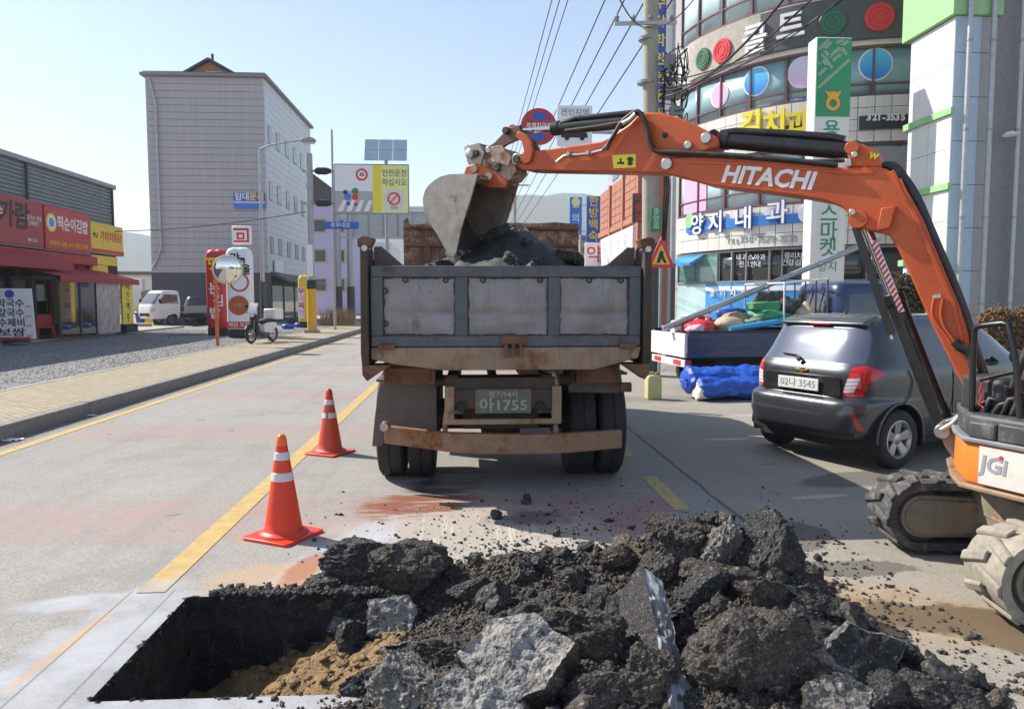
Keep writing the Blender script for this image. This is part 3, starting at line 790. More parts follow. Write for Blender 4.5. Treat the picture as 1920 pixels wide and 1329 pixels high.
# corner posts
for s, xa in ((-1, TL), (1, TR)):
    xo = xa + s * .075
    poly = [(YG - .06, 1.22), (YG + .02, 1.08), (YG + .26, 1.10), (YG + .30, 2.06), (YG + .18, 2.12), (YG - .04, 2.10)]
    post = tb(MB().prism(poly, min(xa + s * .012, xo), max(xa + s * .012, xo), 'x'), 'corner_post', 'truck_darkrust', bev=.01)
    # jaw that holds the gate pin, top and bottom
    part(MB().prism([(xa - s*.02, 2.06), (xo + s*.01, 2.06), (xo + s*.012, 2.125), (xa + s*.05, 2.15), (xa - s*.05, 2.125)], YG - .09, YG + .03, 'y'), 'pin_jaw', 'truck_rust', post, bev=.008)
    part(MB().cyl((xa + s * .03, YG - .10, 2.05), (xa + s * .03, YG + .12, 2.05), .024), 'pin', 'bare_steel', post, smooth=40)
    part(MB().prism([(xa - s*.16, 1.13), (xo, 1.13), (xo - s*.005, 1.05), (xo - s*.04, 1.0), (xa - s*.08, 1.08)], YG - .02, YG + .2, 'y'), 'hook_plate', 'truck_rust', post, bev=.008)
    part(MB().cyl((xa - s*.06, YG - .05, 1.21), (xa - s*.06, YG + .1, 1.21), .03), 'pivot_boss', 'truck_beam', post, smooth=40)
    # folded corner sheet between post and side wall
    x_in = xa - s * .245
    part(MB().prism([(xa, 2.085), (xa - s*.06, 2.09), (x_in, 1.93), (x_in, 1.86), (xa, 1.86)], YG + .26, YG + .275, 'y'), 'corner_sheet', 'truck_mudguard', post)
# bed: floor, sides, headboard
XL, XR = TL - .055, TR + .055
tb(MB().bx(XL + .03, XR - .03, YG + .1, 9.86, 1.16, 1.22), 'bed_floor', 'truck_darkrust')
for s, xx in ((-1, XL), (1, XR)):
    sw = tb(MB().bx(min(xx, xx - s*.05), max(xx, xx - s*.05), YG + .28, 9.86, 1.12, 1.93), 'side_wall', 'truck_darkrust', bev=.008)
    for y in (6.75, 7.5, 8.3, 9.1): part(MB().bx(min(xx, xx + s*.05), max(xx, xx + s*.05), y, y + .09, 1.12, 1.92), 'side_rib', 'truck_rust', sw, bev=.006)
    part(MB().bx(min(xx - s*.06, xx + s*.055), max(xx - s*.06, xx + s*.055), YG + .30, 9.86, 1.93, 1.985), 'side_rail', 'truck_darkrust', sw, bev=.008)
hb = MB(); prof = [(XL, 1.16), (XR, 1.16), (XR, 2.64), (XR - .3, 2.665), (.9, 2.65), (.2, 2.66), (-.5, 2.64), (XL + .08, 2.62), (XL + .04, 2.72), (XL - .01, 2.66)]
head = tb(hb.prism(prof, 9.87, 9.93, 'y'), 'headboard', 'head_rust')
part(MB().bx(XL, XR, 9.80, 9.868, 2.56, 2.60), 'head_rail', 'truck_rust', head, bev=.006)
part(MB().bx(XL + .01, XR - .01, 9.82, 9.868, 2.34, 2.38), 'head_rail', 'truck_rust', head, bev=.006)
for x in (XL + .3, TX, XR - .3): part(MB().bx(x - .04, x + .04, 9.83, 9.866, 1.22, 2.34), 'head_rib', 'truck_rust', head, bev=.006)
# rear sill beam, a shallow chevron
sill = tb(MB().prism([(TL, 1.268), (TR, 1.268), (TR - .02, 1.18), (1.02, 1.085), (-.20, 1.085), (TL + .16, 1.14), (TL, 1.18)], YG - .015, YG + .12, 'y'), 'rear_sill', 'truck_beam', bev=.008)
# hoist boxes, chassis, cross members
for xa, xb in ((-.72, -.28), (.92, 1.30)):
    bxp = tb(MB().bx(xa, xb, YG + .32, YG + .7, .93, 1.12), 'tool_box', 'truck_rust', bev=.012)
    part(MB().bx(xa + .04, xb - .04, YG + .30, YG + .322, .96, 1.08), 'box_lid', 'truck_rust', bxp, bev=.005)
for x in (-.18, .62): tb(MB().bx(x, x + .09, YG + .25, 12.2, .72, 1.02), 'chassis_rail', 'truck_darkrust', bev=.006)
tb(MB().bx(-.2, .73, YG + .24, YG + .30, .86, 1.0), 'cross_member', 'truck_darkrust', bev=.006)
tb(MB().cyl((-.3, YG + .5, .95), (.9, YG + .5, .95), .05), 'pivot_shaft', 'truck_darkrust', smooth=40)
tb(MB().cyl((-.85, 7.05, .5), (1.45, 7.05, .5), .07), 'rear_axle', 'truck_darkrust', smooth=40)
tb(MB().lathe([(.0, -.2), (.12, -.18), (.2, -.08), (.21, .08), (.12, .18), (.0, .2)], 20, Matrix.Translation((TX, 7.05, .5)) @ Matrix.Rotation(R(90), 4, 'Y')), 'differential', 'truck_darkrust', smooth=50)
for x in (-.25, .8):      # leaf springs
    for k in range(5): tb(MB().bx(x - .035, x + .035, 6.55 + k*.07, 7.6 - k*.07, .60 + k*.018, .615 + k*.018), 'leaf_spring', 'truck_darkrust')
tb(MB().tube([(.25, YG + .35, .90), (.28, YG + .36, .84), (.3, YG + .4, .80)], .02, 8), 'air_hose', 'hose', smooth=60)
tb(MB().lathe([(.0, 0), (.06, .0), (.075, .02), (.075, .16), (.06, .19), (.0, .19)], 16, Matrix.Translation((.72, YG + .45, .86))), 'air_tank', 'bare_steel', smooth=40)
for x in (-.30, .78): tb(MB().bx(x, x + .03, YG + .7, 7.9, .40, 1.0), 'shade_flap', 'black_matte')  # black sheets added to stop light showing through between the wheels
tb(MB().bx(-.05, .62, YG + .62, YG + .66, .50, .95), 'shade_sheet', 'truck_darkrust')  # dark sheet added to darken the gap behind the number plate
tb(MB().cyl((TX, 7.2, .55), (TX, 10.4, .75), .06), 'drive_shaft', 'truck_darkrust', smooth=40)
tb(MB().bx(-.78, -.45, 8.2, 9.6, .55, .95), 'fuel_tank', 'truck_darkrust', bev=.04); tb(MB().bx(1.05, 1.38, 8.2, 9.4, .6, .98), 'battery_box', 'truck_darkrust', bev=.03)
# number plate and its carrier
yp = YG + .22
ca = tb(MB().bx(-.16, .76, yp, yp + .03, .74, .90), 'plate_carrier', 'truck_darkrust', bev=.005)
for x in (-.20, .70): part(MB().bx(x, x + .08, yp - .03, yp + .04, .61, .93), 'carrier_bracket', 'truck_beam', ca, bev=.006)
part(MB().bx(-.18, .76, yp - .035, yp + .01, .61, .655), 'carrier_bar', 'truck_beam', ca, bev=.006)
for x in (-.06, .60): part(MB().lathe([(.0, 0), (.035, 0), (.045, -.01), (.045, .03)], 18, Matrix.Translation((x, yp - .004, .76)) @ Matrix.Rotation(R(-90), 4, 'X')), 'carrier_hole', 'black_matte', ca, smooth=40)
pl = tb(MB().bx(.055, .525, yp - .014, yp - .004, .70, .905), 'number_plate', 'plate_dirty', bev=.004)
def wtext(body, p, n, size, m, parent, **k): text(body, wm(parent).inverted() @ face_mtx(p, n), size, m, parent, **k)
plain('plate_print', (.36,.37,.33), .6, var=.2, scale=25, dirt=.4)
wtext('경기94사', (.29, yp - .016, .858), (0,-1,0), .062, 'plate_print', pl, width=.25, ext=.002, bold=.001)
wtext('아1755', (.29, yp - .016, .765), (0,-1,0), .12, 'plate_print', pl, width=.40, ext=.002, bold=.002)
# bent rear bumper with hangers
mb = MB(); sec = []
xs = [-.70, -.45, -.18, .1, .45, .8, 1.05, 1.30]
zt = [.605, .575, .545, .535, .525, .525, .535, .545]
zb = [.455, .425, .385, .362, .355, .358, .375, .392]
yy = [.02, .0, -.01, -.015, -.01, 0, .01, .03]
v = []
for x, a, b, y in zip(xs, zt, zb, yy): v += [(x, YG + .18 + y, b), (x, YG + .18 + y, a), (x, YG + .26 + y, a), (x, YG + .26 + y, b)]
f = [(0,1,2,3), (28,31,30,29)]
for i in range(7):
    for j in range(4): f.append((i*4 + j, (i+1)*4 + j, (i+1)*4 + (j+1) % 4, i*4 + (j+1) % 4))
bump = tb(mb.add(v, f), 'rear_bumper', 'truck_bumper', bev=.008)
part(MB().cyl((-.70, YG + .16, .60), (-.70, YG + .29, .60), .035), 'bumper_end', 'bare_steel', bump, smooth=40)
for x in (-.20, .74): part(MB().tube([(x, YG + .28, .44), (x, YG + .29, .62), (x + (.03 if x < 0 else -.03), YG + .30, .80)], .022, 8), 'bumper_hanger', 'truck_beam', bump, smooth=50)
# mudguards
tb(MB().prism([(-.76,.93),(-.28,.96),(-.28,.48),(-.62,.47),(-.70,.50),(-.76,.38),(-.84,.38),(-.815,.62),(-.79,.80)], YG + .48, YG + .50, 'y'), 'mudguard', 'truck_mudguard')
tb(MB().bx(-.80, -.28, YG + .5, YG + 1.2, .94, .96), 'mudguard_top', 'truck_mudguard')
tb(MB().bx(.9, 1.4, YG + .5, YG + 1.2, .99, 1.01), 'mudguard_top', 'truck_mudguard')
tb(MB().prism([(.86,1.0),(1.34,1.0),(1.36,.86),(1.30,.83),(.88,.84)], YG + .48, YG + .50, 'y'), 'mudguard', 'truck_mudguard')
tb(MB().bx(1.30, 1.40, YG + .3, YG + .36, .86, .94), 'side_lamp', 'truck_rust', bev=.01)
# wheels
for x, o_ in ((-.705, -1), (-.43, -1), (1.03, 1), (1.305, 1)): truck_wheel(truck, x - TX, 0, .49, .245, o_)
for x in (-.58, 1.18): truck_wheel(truck, x - TX, 11.05 - 7.05, .49, .245, 1)
# cab, hidden behind the headboard from here
cab = tb(MB().prism([(10.15,.75),(11.75,.70),(11.85,1.35),(11.55,2.38),(11.3,2.46),(10.2,2.46)], TX - 1.0, TX + 1.0, 'x'), 'cab', 'blue_sign', bev=.06)
part(MB().bx(TX - .6, TX + .6, 10.13, 10.148, 1.75, 2.25), 'cab_rear_window', 'glass_dark', cab)
for s in (-1, 1): part(MB().prism([(10.45,1.55),(11.55,1.5),(11.4,2.2),(10.45,2.25)], TX + s*1.002, TX + s*1.012, 'x'), 'cab_side_window', 'glass_dark', cab)
part(MB().prism([(TX-.9,1.45),(TX+.9,1.45),(TX+.82,2.25),(TX-.82,2.25)], 0, .015, f=lambda p, q, t_: (p, 11.86 - (q - 1.35) * .29 + t_, q)), 'windscreen', 'glass_dark', cab)
for s in (-1, 1): part(MB().tube([(TX + s*1.0, 11.6, 2.2), (TX + s*1.2, 11.65, 2.15), (TX + s*1.2, 11.65, 1.7)], .015, 8).bx(TX + s*1.2 - .09, TX + s*1.2 + .09, 11.62, 11.66, 1.7, 2.05), 'wing_mirror', 'black_paint', cab)

# load of dug-up asphalt in the bed: a lumpy heap with slabs on it
def heap_mesh(cx, cy, rx, ry, z0, h, nx, ny, seed, xmin, xmax, ymin, ymax):
    mb = MB(); v = []
    for j in range(ny + 1):
        for i in range(nx + 1):
            x = xmin + (xmax - xmin) * i / nx; y = ymin + (ymax - ymin) * j / ny
            d = math.hypot((x - cx) / rx, (y - cy) / ry)
            k = max(0, 1 - d ** 1.6)
            z = z0 + h * k + (.06 * pnoise(x * 3 + seed, y * 3, 0, 5) + .05 * abs(pnoise(x * 8 + seed, y * 8, 0, 4)))
            v.append((x, y, z))
    return mb.add(v, [(j*(nx+1)+i, j*(nx+1)+i+1, (j+1)*(nx+1)+i+1, (j+1)*(nx+1)+i) for j in range(ny) for i in range(nx)])
ld = heap_mesh(.42, 7.3, 1.2, 1.5, 1.3, 1.0, 80, 90, 3, XL + .06, XR - .06, 6.12, 9.8).build('asphalt_load', 'truck_load', loc=(TX, 7.6, 1.22), smooth=40)
tag(ld, 'black heap of dug-up asphalt lying in the truck bed under the bucket', 'asphalt heap', kind='stuff')

# ------------------------------------------------------------------ traffic cones
def cone(px, py, h, base, label, m, tip, damaged):
    g = G(px, py)
    e = thing('traffic_cone', label, 'traffic cone', (g.x, g.y, 0), group='traffic cones along the centre line')
    b = base / 2
    o = MB().prism([(-b+.02,-b),(b-.02,-b),(b,-b+.02),(b,b-.02),(b-.02,b),(-b+.02,b),(-b,b-.02),(-b,-b+.02)], .0, .022, 'z').build('base', m, e, bev=.006)
    o.rotation_euler = (0, 0, R(-28))
    r0, r1 = base * .335, .026
    def rad(z): return r0 + (r1 - r0) * (z - .03) / (h - .03)
    zs = [.022, .03, .05, .07, .12, .3, .5, h*.93]
    MB().lathe([(r0 * 1.28, .018), (r0 * 1.24, .036), (r0 * 1.06, .046), (rad(.06), .058)] + [(rad(z), z) for z in (.12, .25, .4, .55, h*.90)], 40, None).build('body', m, e, smooth=40)
    MB().lathe([(rad(h*.90) * 1.02, h*.895), (rad(h*.90)*.98, h*.93), (rad(h*.95)*.95, h*.975), (.016, h), (.0, h+.001)], 28).build('tip', tip, e, smooth=50)
    for (z0, z1) in ((h*.555, h*.635), (h*.755, h*.83)):
        bm_ = MB()
        if damaged and z0 < h*.6:
            n = 44; v = []; f = []
            for i in range(n):
                for z in (z0, z1): v.append(((rad(z)+.0025) * math.cos(2*math.pi*i/n), (rad(z)+.0025) * math.sin(2*math.pi*i/n), z))
            for i in range(n):
                a = 360 * i / n
                if 252 < a < 270: continue
                j = (i + 1) % n; f.append((i*2, j*2, j*2+1, i*2+1))
            bm_.add(v, f)
        else: bm_.lathe([(rad(z0)+.0005, z0), (rad(z0)+.003, z0+.002), (rad(z1)+.003, z1-.002), (rad(z1)+.0005, z1)], 40)
        bm_.build('reflective_band', 'reflective', e, smooth=40)
    return e
cone(532, 1004, .72, .40, 'bright orange traffic cone with two whole white bands nearest the pit', 'cone_orange', 'cone_tip', False)
cone(619, 849, .70, .40, 'faded orange traffic cone with a torn lower band beside the truck', 'cone_faded', 'cone_faded', True)
# ------------------------------------------------------------------ excavator
EU = Vector((-.783, .623, 0)).normalized()          # boom heading
EN = Vector((-EU.y, EU.x, 0))                       # sideways, towards the camera
EP = Vector((3.2, 4.6, 0))                          # boom foot
def pl(px, py, off=0.0):
    d = ray(px, py); t_ = (EP + EN * off - CAMP).dot(EN) / d.dot(EN)
    return CAMP + d * t_
exc = thing('excavator', 'orange tracked mini excavator at the right edge loading the truck', 'excavator', (3.7, 4.25, 0))
def ex(mb, name, m, parent=None, **k): return mb.build(name, m, parent or exc, world=True, **k)
def slab(poly, w, off=None):
    """outline in photo pixels lifted onto the boom's near side plane, w thick across the boom"""
    off = w / 2 if off is None else off
    a = [pl(x, y, off) for x, y in poly]
    b = [p - EN * w for p in a]; n = len(a)
    f = [tuple(range(n)), tuple(range(2*n-1, n-1, -1))] + [(i, i+n, (i+1) % n + n, (i+1) % n) for i in range(n)]
    return MB().add(a + b, f)
def arcpts(cx, cy, r, a0, a1, n): return [(cx + r * math.cos(R(a0 + (a1-a0)*i/n)), cy - r * math.sin(R(a0 + (a1-a0)*i/n))) for i in range(n + 1)]
def pin(parent, px, py, r, w, m='bare_steel', name='pin'):
    c = pl(px, py, 0)
    return ex(MB().cyl(c + EN * w/2, c - EN * w/2, r, n=20), name, m, parent, smooth=40, bev=.004)
BW, AW = .27, .20
# boom
boom_poly = arcpts(1262, 312, 17, 250, 95, 7) + [(1300,294),(1340,295),(1400,298),(1490,305),(1577,314),(1647,312),(1668,320),(1684,336),(1703,362),(1729,410),(1752,465),(1775,520),(1797,572),(1814,625),(1822,690),(1822,730),(1812,740),(1803,720),
     (1772,657),(1743,600),(1720,548),(1700,502),(1682,466),(1666,440),(1644,434),(1617,429),(1602,419),(1594,404),(1577,388),(1549,377),(1500,368),(1421,358),(1365,352),(1319,345),(1280,333)]
boom = ex(slab(boom_poly, BW), 'boom', 'digger_orange', bev=.012)
# stiffening plates and weld ribs on the visible side
ex(slab([(1290,300),(1340,302),(1400,305),(1490,312),(1577,321),(1640,320),(1640,326),(1577,327),(1490,318),(1400,311),(1290,307)], .012, BW/2 + .008), 'side_strip', 'digger_orange', boom, bev=.003)
ex(slab([(1682,338),(1690,334),(1792,570),(1808,640),(1800,640),(1784,574)], .012, BW/2 + .010), 'side_strip', 'digger_orange', boom, bev=.003)
ex(slab([(1668,322),(1676,318),(1716,392),(1708,396)], .014, BW/2 + .010), 'side_strip', 'digger_orange', boom, bev=.003)
ex(slab([(1652,390),(1680,386),(1668,428),(1644,432)], .05, BW/2 + .04), 'lamp_bracket', 'digger_orange', boom, bev=.006)
# bracket for the arm cylinder on the boom's back
ears = ex(slab(arcpts(1606, 286, 18, 215, 60, 6) + [(1640,280),(1648,292),(1652,313),(1590,313)], BW - .02), 'cylinder_bracket', 'digger_orange', boom, bev=.01)
pin(ears, 1606, 284, .045, BW + .05, 'digger_orange', 'pin'); pin(ears, 1611, 297, .02, BW + .06)
ex(slab([(1584,298),(1596,296),(1596,312),(1584,312)], .03, BW/2 + .01), 'grease_block', 'bare_steel', boom, bev=.004)
wt = lambda body, a, b, off, size, m, parent, **k: text(body, wm(parent).inverted() @ (lambda p0, p1: face_mtx((p0+p1)/2, EN, EN.cross((p1-p0).normalized())))(pl(*a, off), pl(*b, off)), size, m, parent, **k)
wl = (pl(1530, 341, BW/2) - pl(1355, 327, BW/2)).length
wt('HITACHI', (1355, 327), (1530, 341), BW/2 + .003, .17, 'print_white', boom, width=wl, bold=.006, shear=.16, ext=.001)
wt('W', (1631, 292), (1645, 295), BW/2 + .003, .05, 'print_yellow', boom, bold=.003, ext=.001)
# arm
arm_poly = arcpts(983, 302, 17, 265, 80, 7) + [(1001,283),(1060,275),(1127,265),(1152,252),(1180,232),(1196,216),(1210,211),(1236,211),(1271,220),(1304,234),(1334,252)] + arcpts(1334, 266, 13, 60, -90, 5) + [(1319,284),(1298,286),(1276,296),(1262,312),(1250,322),(1238,325),(1120,322),(1000,320)]
arm = ex(slab(arm_poly, AW), 'arm', 'digger_orange', bev=.012)
for x, y, r in ((1265, 313, .045), (1334, 264, .04), (1301, 277, .03), (983, 302, .05)): pin(arm, x, y, r, BW + .06 if x == 1265 else AW + .05, 'bare_steel')
pin(arm, 1257, 258, .022, AW + .02, 'black_matte', 'grease_port')
wt2 = slab([(1148,291),(1192,289),(1192,314),(1150,316)], .004, AW/2 + .003)
st = ex(wt2, 'warning_sticker', 'yellow_bright', arm)
for pg in ([(1157,308),(1157,304),(1162,304),(1162,297),(1165,297),(1165,304),(1170,304),(1170,308)], [(1175,297),(1180,294),(1186,296),(1188,301),(1184,303),(1187,308),(1181,311),(1176,308),(1178,303)]):
    ex(slab(pg, .003, AW/2 + .0065), 'sticker_symbol', 'print_black', st)
# hard line clamps on the arm
for x, y in ((1070, 290), (1106, 288)):
    c = pl(x, y, AW/2); ex(MB().cyl(c, c + EN * .05, .028, .018, 10), 'hose_clamp', 'bare_steel', arm, smooth=40)
ex(MB().tube([pl(x, y, AW/2 + .02) for x, y in ((1044,304),(1056,294),(1066,290),(1082,291),(1106,288),(1130,282))], .012, 8), 'steel_pipe', 'bare_steel', arm, smooth=60)
# cylinders
def cylinder(parent, a, b, split, rb, rr, name, offs=(0.0,), barrel='black_paint'):
    """a: rod eye, b: barrel eye in photo pixels, split: where the barrel begins (0..1)"""
    A, B = pl(*a), pl(*b)
    for of in offs:
        p, q = A + EN * of, B + EN * of; s_ = p.lerp(q, split)
        c = ex(MB().cyl(s_, q, rb, n=24), name, barrel, parent, smooth=40, bev=.006)
        ex(MB().cyl(s_ - (q-p).normalized() * .05, s_ + (q-p).normalized() * .02, rb * 1.12, n=24), 'gland', barrel, c, smooth=40, bev=.004)
        ex(MB().cyl(p, s_, rr, n=18), 'rod', 'rod_chrome', c, smooth=40)
        for e in (p, q): ex(MB().cyl(e - EN * .05, e + EN * .05, rb * 1.05, n=18), 'eye', 'digger_orange' if e is p else barrel, c, smooth=40)
    return c
cy = cylinder(arm, (1340, 262), (1604, 284), .10, .062, .030, 'arm_cylinder')
ex(MB().tube([pl(x, y, .02) for x, y in ((1352,250),(1380,246),(1470,250),(1560,257),(1584,262))], .026, 10), 'cylinder_pipe', 'black_paint', cy, smooth=50)
ex(MB().tube([pl(x, y, .06) for x, y in ((1400,292),(1470,300),(1530,304),(1586,300))], .016, 8), 'cylinder_pipe', 'hose', cy, smooth=50)
ex(MB().cyl(pl(1338, 250, .07), pl(1338, 250, -.07), .03, n=10), 'rod_guard', 'black_matte', cy, smooth=40)
by = cylinder(arm, (966, 248), (1206, 226), .36, .055, .026, 'bucket_cylinder')
ex(MB().tube([pl(x, y, .03) for x, y in ((1052,232),(1080,222),(1140,216),(1190,211))], .022, 10), 'cylinder_pipe', 'black_paint', by, smooth=50)
ex(MB().tube([pl(x, y, .05) for x, y in ((1060,246),(1120,238),(1180,228))], .018, 8), 'cylinder_pipe', 'hose', by, smooth=50)
# bucket linkage
lk = ex(slab([(972,246),(984,250),(994,262),(998,284),(994,302),(984,308),(974,300),(982,284),(978,266),(966,256)], .03, AW/2 + .035), 'rocker_link', 'digger_orange', bev=.006)
ex(slab([(972,246),(984,250),(1002,262),(1012,284),(1000,304),(984,308),(974,300),(986,284),(980,266),(966,256)], .03, -AW/2 - .005), 'rocker_link', 'truck_rust', bev=.006)
for of in (.10, -.07):
    ex(slab([(952,240),(968,236),(978,246),(970,262),(948,272),(928,288),(912,300),(898,296),(900,284),(926,268)], .035, of), 'bucket_link', 'truck_rust', bev=.006)
for x, y, r in ((964, 250, .032), (908, 292, .032), (984, 303, .036), (948, 318, .034)): pin(lk, x, y, r, AW + .09, 'truck_darkrust')
ex(MB().tube([pl(x, y, .12) for x, y in ((975,236),(978,246),(985,252))], .014, 6), 'pin_keeper', 'black_matte', lk)
# quick coupler
cp = ex(slab([(884,268),(898,268),(906,284),(930,274),(950,280),(962,300),(968,322),(956,338),(930,344),(905,332),(884,322),(876,306),(876,282)], .19), 'quick_coupler', 'coupler', bev=.01)
for x, y, r in ((888, 281, .03), (893, 302, .026), (928, 284, .03), (950, 318, .028), (908, 318, .02), (938, 304, .018), (916, 300, .016)): pin(cp, x, y, r, .215, 'bare_steel', 'bolt')
for of in (.115, -.085): ex(slab([(880,270),(898,268),(908,286),(900,312),(882,314),(874,300)], .03, of), 'coupler_jaw', 'bucket_steel', cp, bev=.006)
ex(slab([(914,276),(940,272),(958,296),(952,312),(926,304)], .03, .125), 'coupler_plate', 'coupler', cp, bev=.006)
ex(MB().lathe([(.0, 0), (.03, .0), (.045, .02), (.045, .05), (.03, .06), (.0, .06)], 14, Matrix.Translation(pl(886, 290, .1)) @ frame_from(EN).to_4x4()), 'knob', 'bare_steel', cp, smooth=40)
# bucket
bside = [(896,328),(868,326),(842,327),(826,331),(813,339),(803,348),(797,357),(793,370),(793,382),(796,397),(802,411),(810,425),(820,440),(832,462),(842,480),(852,480),(860,440),(872,392),(886,345)]
BKW = .62
bk = bpy.data.objects.new('bucket', None); col.objects.link(bk); bk.parent = exc
bk.location = wm(exc).inverted() @ pl(890, 330, 0)
for of, nm in ((BKW/2, 'bucket_side'), (-BKW/2 + .02, 'bucket_side')):
    a = [pl(x, y, BKW/2) - EN * (BKW/2 - of) for x, y in bside]
    n = len(a); b = [p - EN * .02 for p in a]
    MB().add(a + b, [tuple(range(n)), tuple(range(2*n-1, n-1, -1))] + [(i, i+n, (i+1) % n + n, (i+1) % n) for i in range(n)]).build('bucket_side', 'bucket_steel', bk, world=True)
sh = [pl(x, y, BKW/2) for x, y in bside[:15]]
def sheet_strip(pts, w, th, m, name):
    cen = sum(pts, Vector()) / len(pts)
    inner = []
    for i, p in enumerate(pts):
        tg_ = (pts[min(i+1, len(pts)-1)] - pts[max(i-1, 0)]).normalized(); nn = tg_.cross(EN)
        if nn.dot(cen - p) < 0: nn = -nn
        inner.append(p + nn * th)
    n = len(pts); v = []
    for q in (pts, inner): v += q + [p - EN * w for p in q]
    f = []
    for i in range(n - 1):
        f.append((i, i+1, n+i+1, n+i)); f.append((2*n+i, 3*n+i, 3*n+i+1, 2*n+i+1))
        f.append((i, 2*n+i, 2*n+i+1, i+1)); f.append((n+i, n+i+1, 3*n+i+1, 3*n+i))
    f += [(0, n, 3*n, 2*n), (n-1, 3*n-1, 4*n-1, 2*n-1) if False else (n-1, 2*n-1+0, 4*n-1, 3*n-1)]
    return MB().add(v, f).build(name, m, bk, world=True, smooth=40)
sheet_strip([p - EN * .022 for p in sh], BKW - .044, .016, 'bucket_inside', 'bucket_shell')
# side cutter along the mouth, lips, teeth
for of in (BKW/2 + .014, -BKW/2 + .0):
    a = [pl(x, y, BKW/2) - EN * (BKW/2 - of) for x, y in ((897,327),(882,330),(866,380),(852,430),(846,470),(856,476),(866,430),(884,372))]
    n = len(a); b = [p - EN * .014 for p in a]
    MB().add(a + b, [tuple(range(n)), tuple(range(2*n-1, n-1, -1))] + [(i, i+n, (i+1) % n + n, (i+1) % n) for i in range(n)]).build('side_cutter', 'bucket_steel', bk, world=True)
lip0, lip1 = pl(837, 470, BKW/2), pl(850, 490, BKW/2)
for k in range(5):
    c0 = lip0 - EN * (.04 + k * (BKW - .08) / 4); dn = (lip1 - lip0)
    mb = MB(); w = .035
    v = []
    for tt, hw, th in ((0.0, w, .03), (.9, w * .9, .025), (1.5, w * .6, .006)):
        c = c0 + dn * tt; nn = dn.normalized().cross(EN)
        v += [c + EN*hw + nn*th, c - EN*hw + nn*th, c - EN*hw - nn*th, c + EN*hw - nn*th]
    f = [(0,1,2,3), (11,10,9,8)]
    for i in range(2):
        for j in range(4): f.append((i*4+j, i*4+(j+1) % 4, (i+1)*4+(j+1) % 4, (i+1)*4+j))
    mb.add(v, f).build('tooth', 'bucket_steel', bk, world=True)
# bucket ears, orange
for of in (.12, -.09): ex(slab([(868,330),(874,312),(894,306),(928,322),(950,340),(946,352),(920,352),(896,346),(884,344)], .03, of), 'bucket_ear', 'digger_orange', bk, bev=.006)
ex(slab([(872,331),(897,325),(901,335),(884,343)], BKW - .05, BKW/2 - .025), 'bucket_top_plate', 'truck_beam', bk, bev=.006)
for x, y in ((888, 317), (916, 330)): ex(MB().cyl(pl(x, y, .16), pl(x, y, -.14), .032, n=16), 'ear_pin', 'bare_steel', bk, smooth=40)
# hoses
def hose(pts, r, parent, off, m='hose'):
    P_ = [pl(x, y, off) for x, y in pts]; out = []
    for i in range(len(P_) - 1):
        p0, p1, p2, p3 = P_[max(i-1,0)], P_[i], P_[i+1], P_[min(i+2, len(P_)-1)]
        for k in range(5):
            t_ = k / 5
            out.append(.5 * ((2*p1) + (p2-p0)*t_ + (2*p0-5*p1+4*p2-p3)*t_*t_ + (3*p1-p0-3*p2+p3)*t_**3))
    out.append(P_[-1])
    return ex(MB().tube(out, r, 8), 'hydraulic_hose', m, parent, smooth=60)
for k, o_ in enumerate((.125, .16)):
    hose([(1132 + k*5,281),(1142,268),(1152,252),(1164,232),(1180,217),(1196,213 - k*4),(1208,224),(1214,246),(1220,272),(1232,284),(1262,289 - k*4),(1320,291 - k*3),(1400,296 - k*3),(1490,304 - k*3),(1570,312 - k*3)], .017, boom, o_)
hose([(1168,232),(1182,224),(1192,214)], .02, boom, .17, 'bare_steel')
for k in range(3): hose([(1640,312),(1664 + k*5,312 - k*2),(1690 + k*4,332),(1715 + k*4,372),(1742 + k*3,430),(1766 + k*3,486),(1792 + k*3,548),(1812 + k*3,604),(1830 + k*2,660),(1846 + k*4,716)], .018, boom, .05 - k*.06, 'hose')
for k in range(2): hose([(1752 + k*16,560),(1748 + k*16,588),(1760 + k*10,612),(1776 + k*8,632),(1790 + k*8,654)], .011, boom, BW/2 + .016, 'digger_orange')
ex(slab([(1748,553),(1764,551),(1764,558),(1748,560)], .02, BW/2 + .026), 'pipe_clamp', 'bare_steel', boom)
hose([(1790,640),(1800,650),(1812,655),(1824,668),(1826,690)], .03, boom, BW/2 + .03, 'black_matte')
# boom lift cylinder with its guard
lc = cylinder(exc, (1619, 414), (1772, 800), .40, .062, .034, 'boom_cylinder')
pin(boom, 1617, 415, .06, BW + .05, 'digger_orange'); pin(boom, 1607, 402, .022, BW + .07)
g0, g1 = pl(1604, 425, .11), pl(1672, 628, .11)
ex(MB().beam(g0, g1, .05, .012, EN), 'guard_bar', 'black_paint', lc, bev=.003)
ex(MB().cyl(pl(1608, 440, .10), pl(1673, 636, .10), .014), 'guard_rod', 'rod_chrome', lc, smooth=40)
# red and white striped decal along the rod cover
q0, q1 = pl(1638, 452, .075), pl(1691, 585, .075)
stp = ex(MB().beam(q0, q1, .036, .01, EN), 'striped_cover', 'print_white', lc)
for k in range(15):
    c = q0.lerp(q1, (k + .5) / 15); d_ = (q1 - q0).normalized(); sd_ = d_.cross(EN)
    L_ = (q1 - q0).length / 30
    v = [c + sd_*(-.018) + d_*(-L_*.5 - .012), c + sd_*.018 + d_*(-L_*.5 + .012), c + sd_*.018 + d_*(L_*.5 + .012), c + sd_*(-.018) + d_*(L_*.5 - .012)]
    ex(MB().add([p + EN * .0065 for p in v], [(0,1,2,3)]), 'stripe', 'red_print', stp)
ex(MB().tube([pl(1700, 600, .075), pl(1735, 690, .075), pl(1768, 775, .075)], .012, 8), 'cylinder_pipe', 'hose', lc)
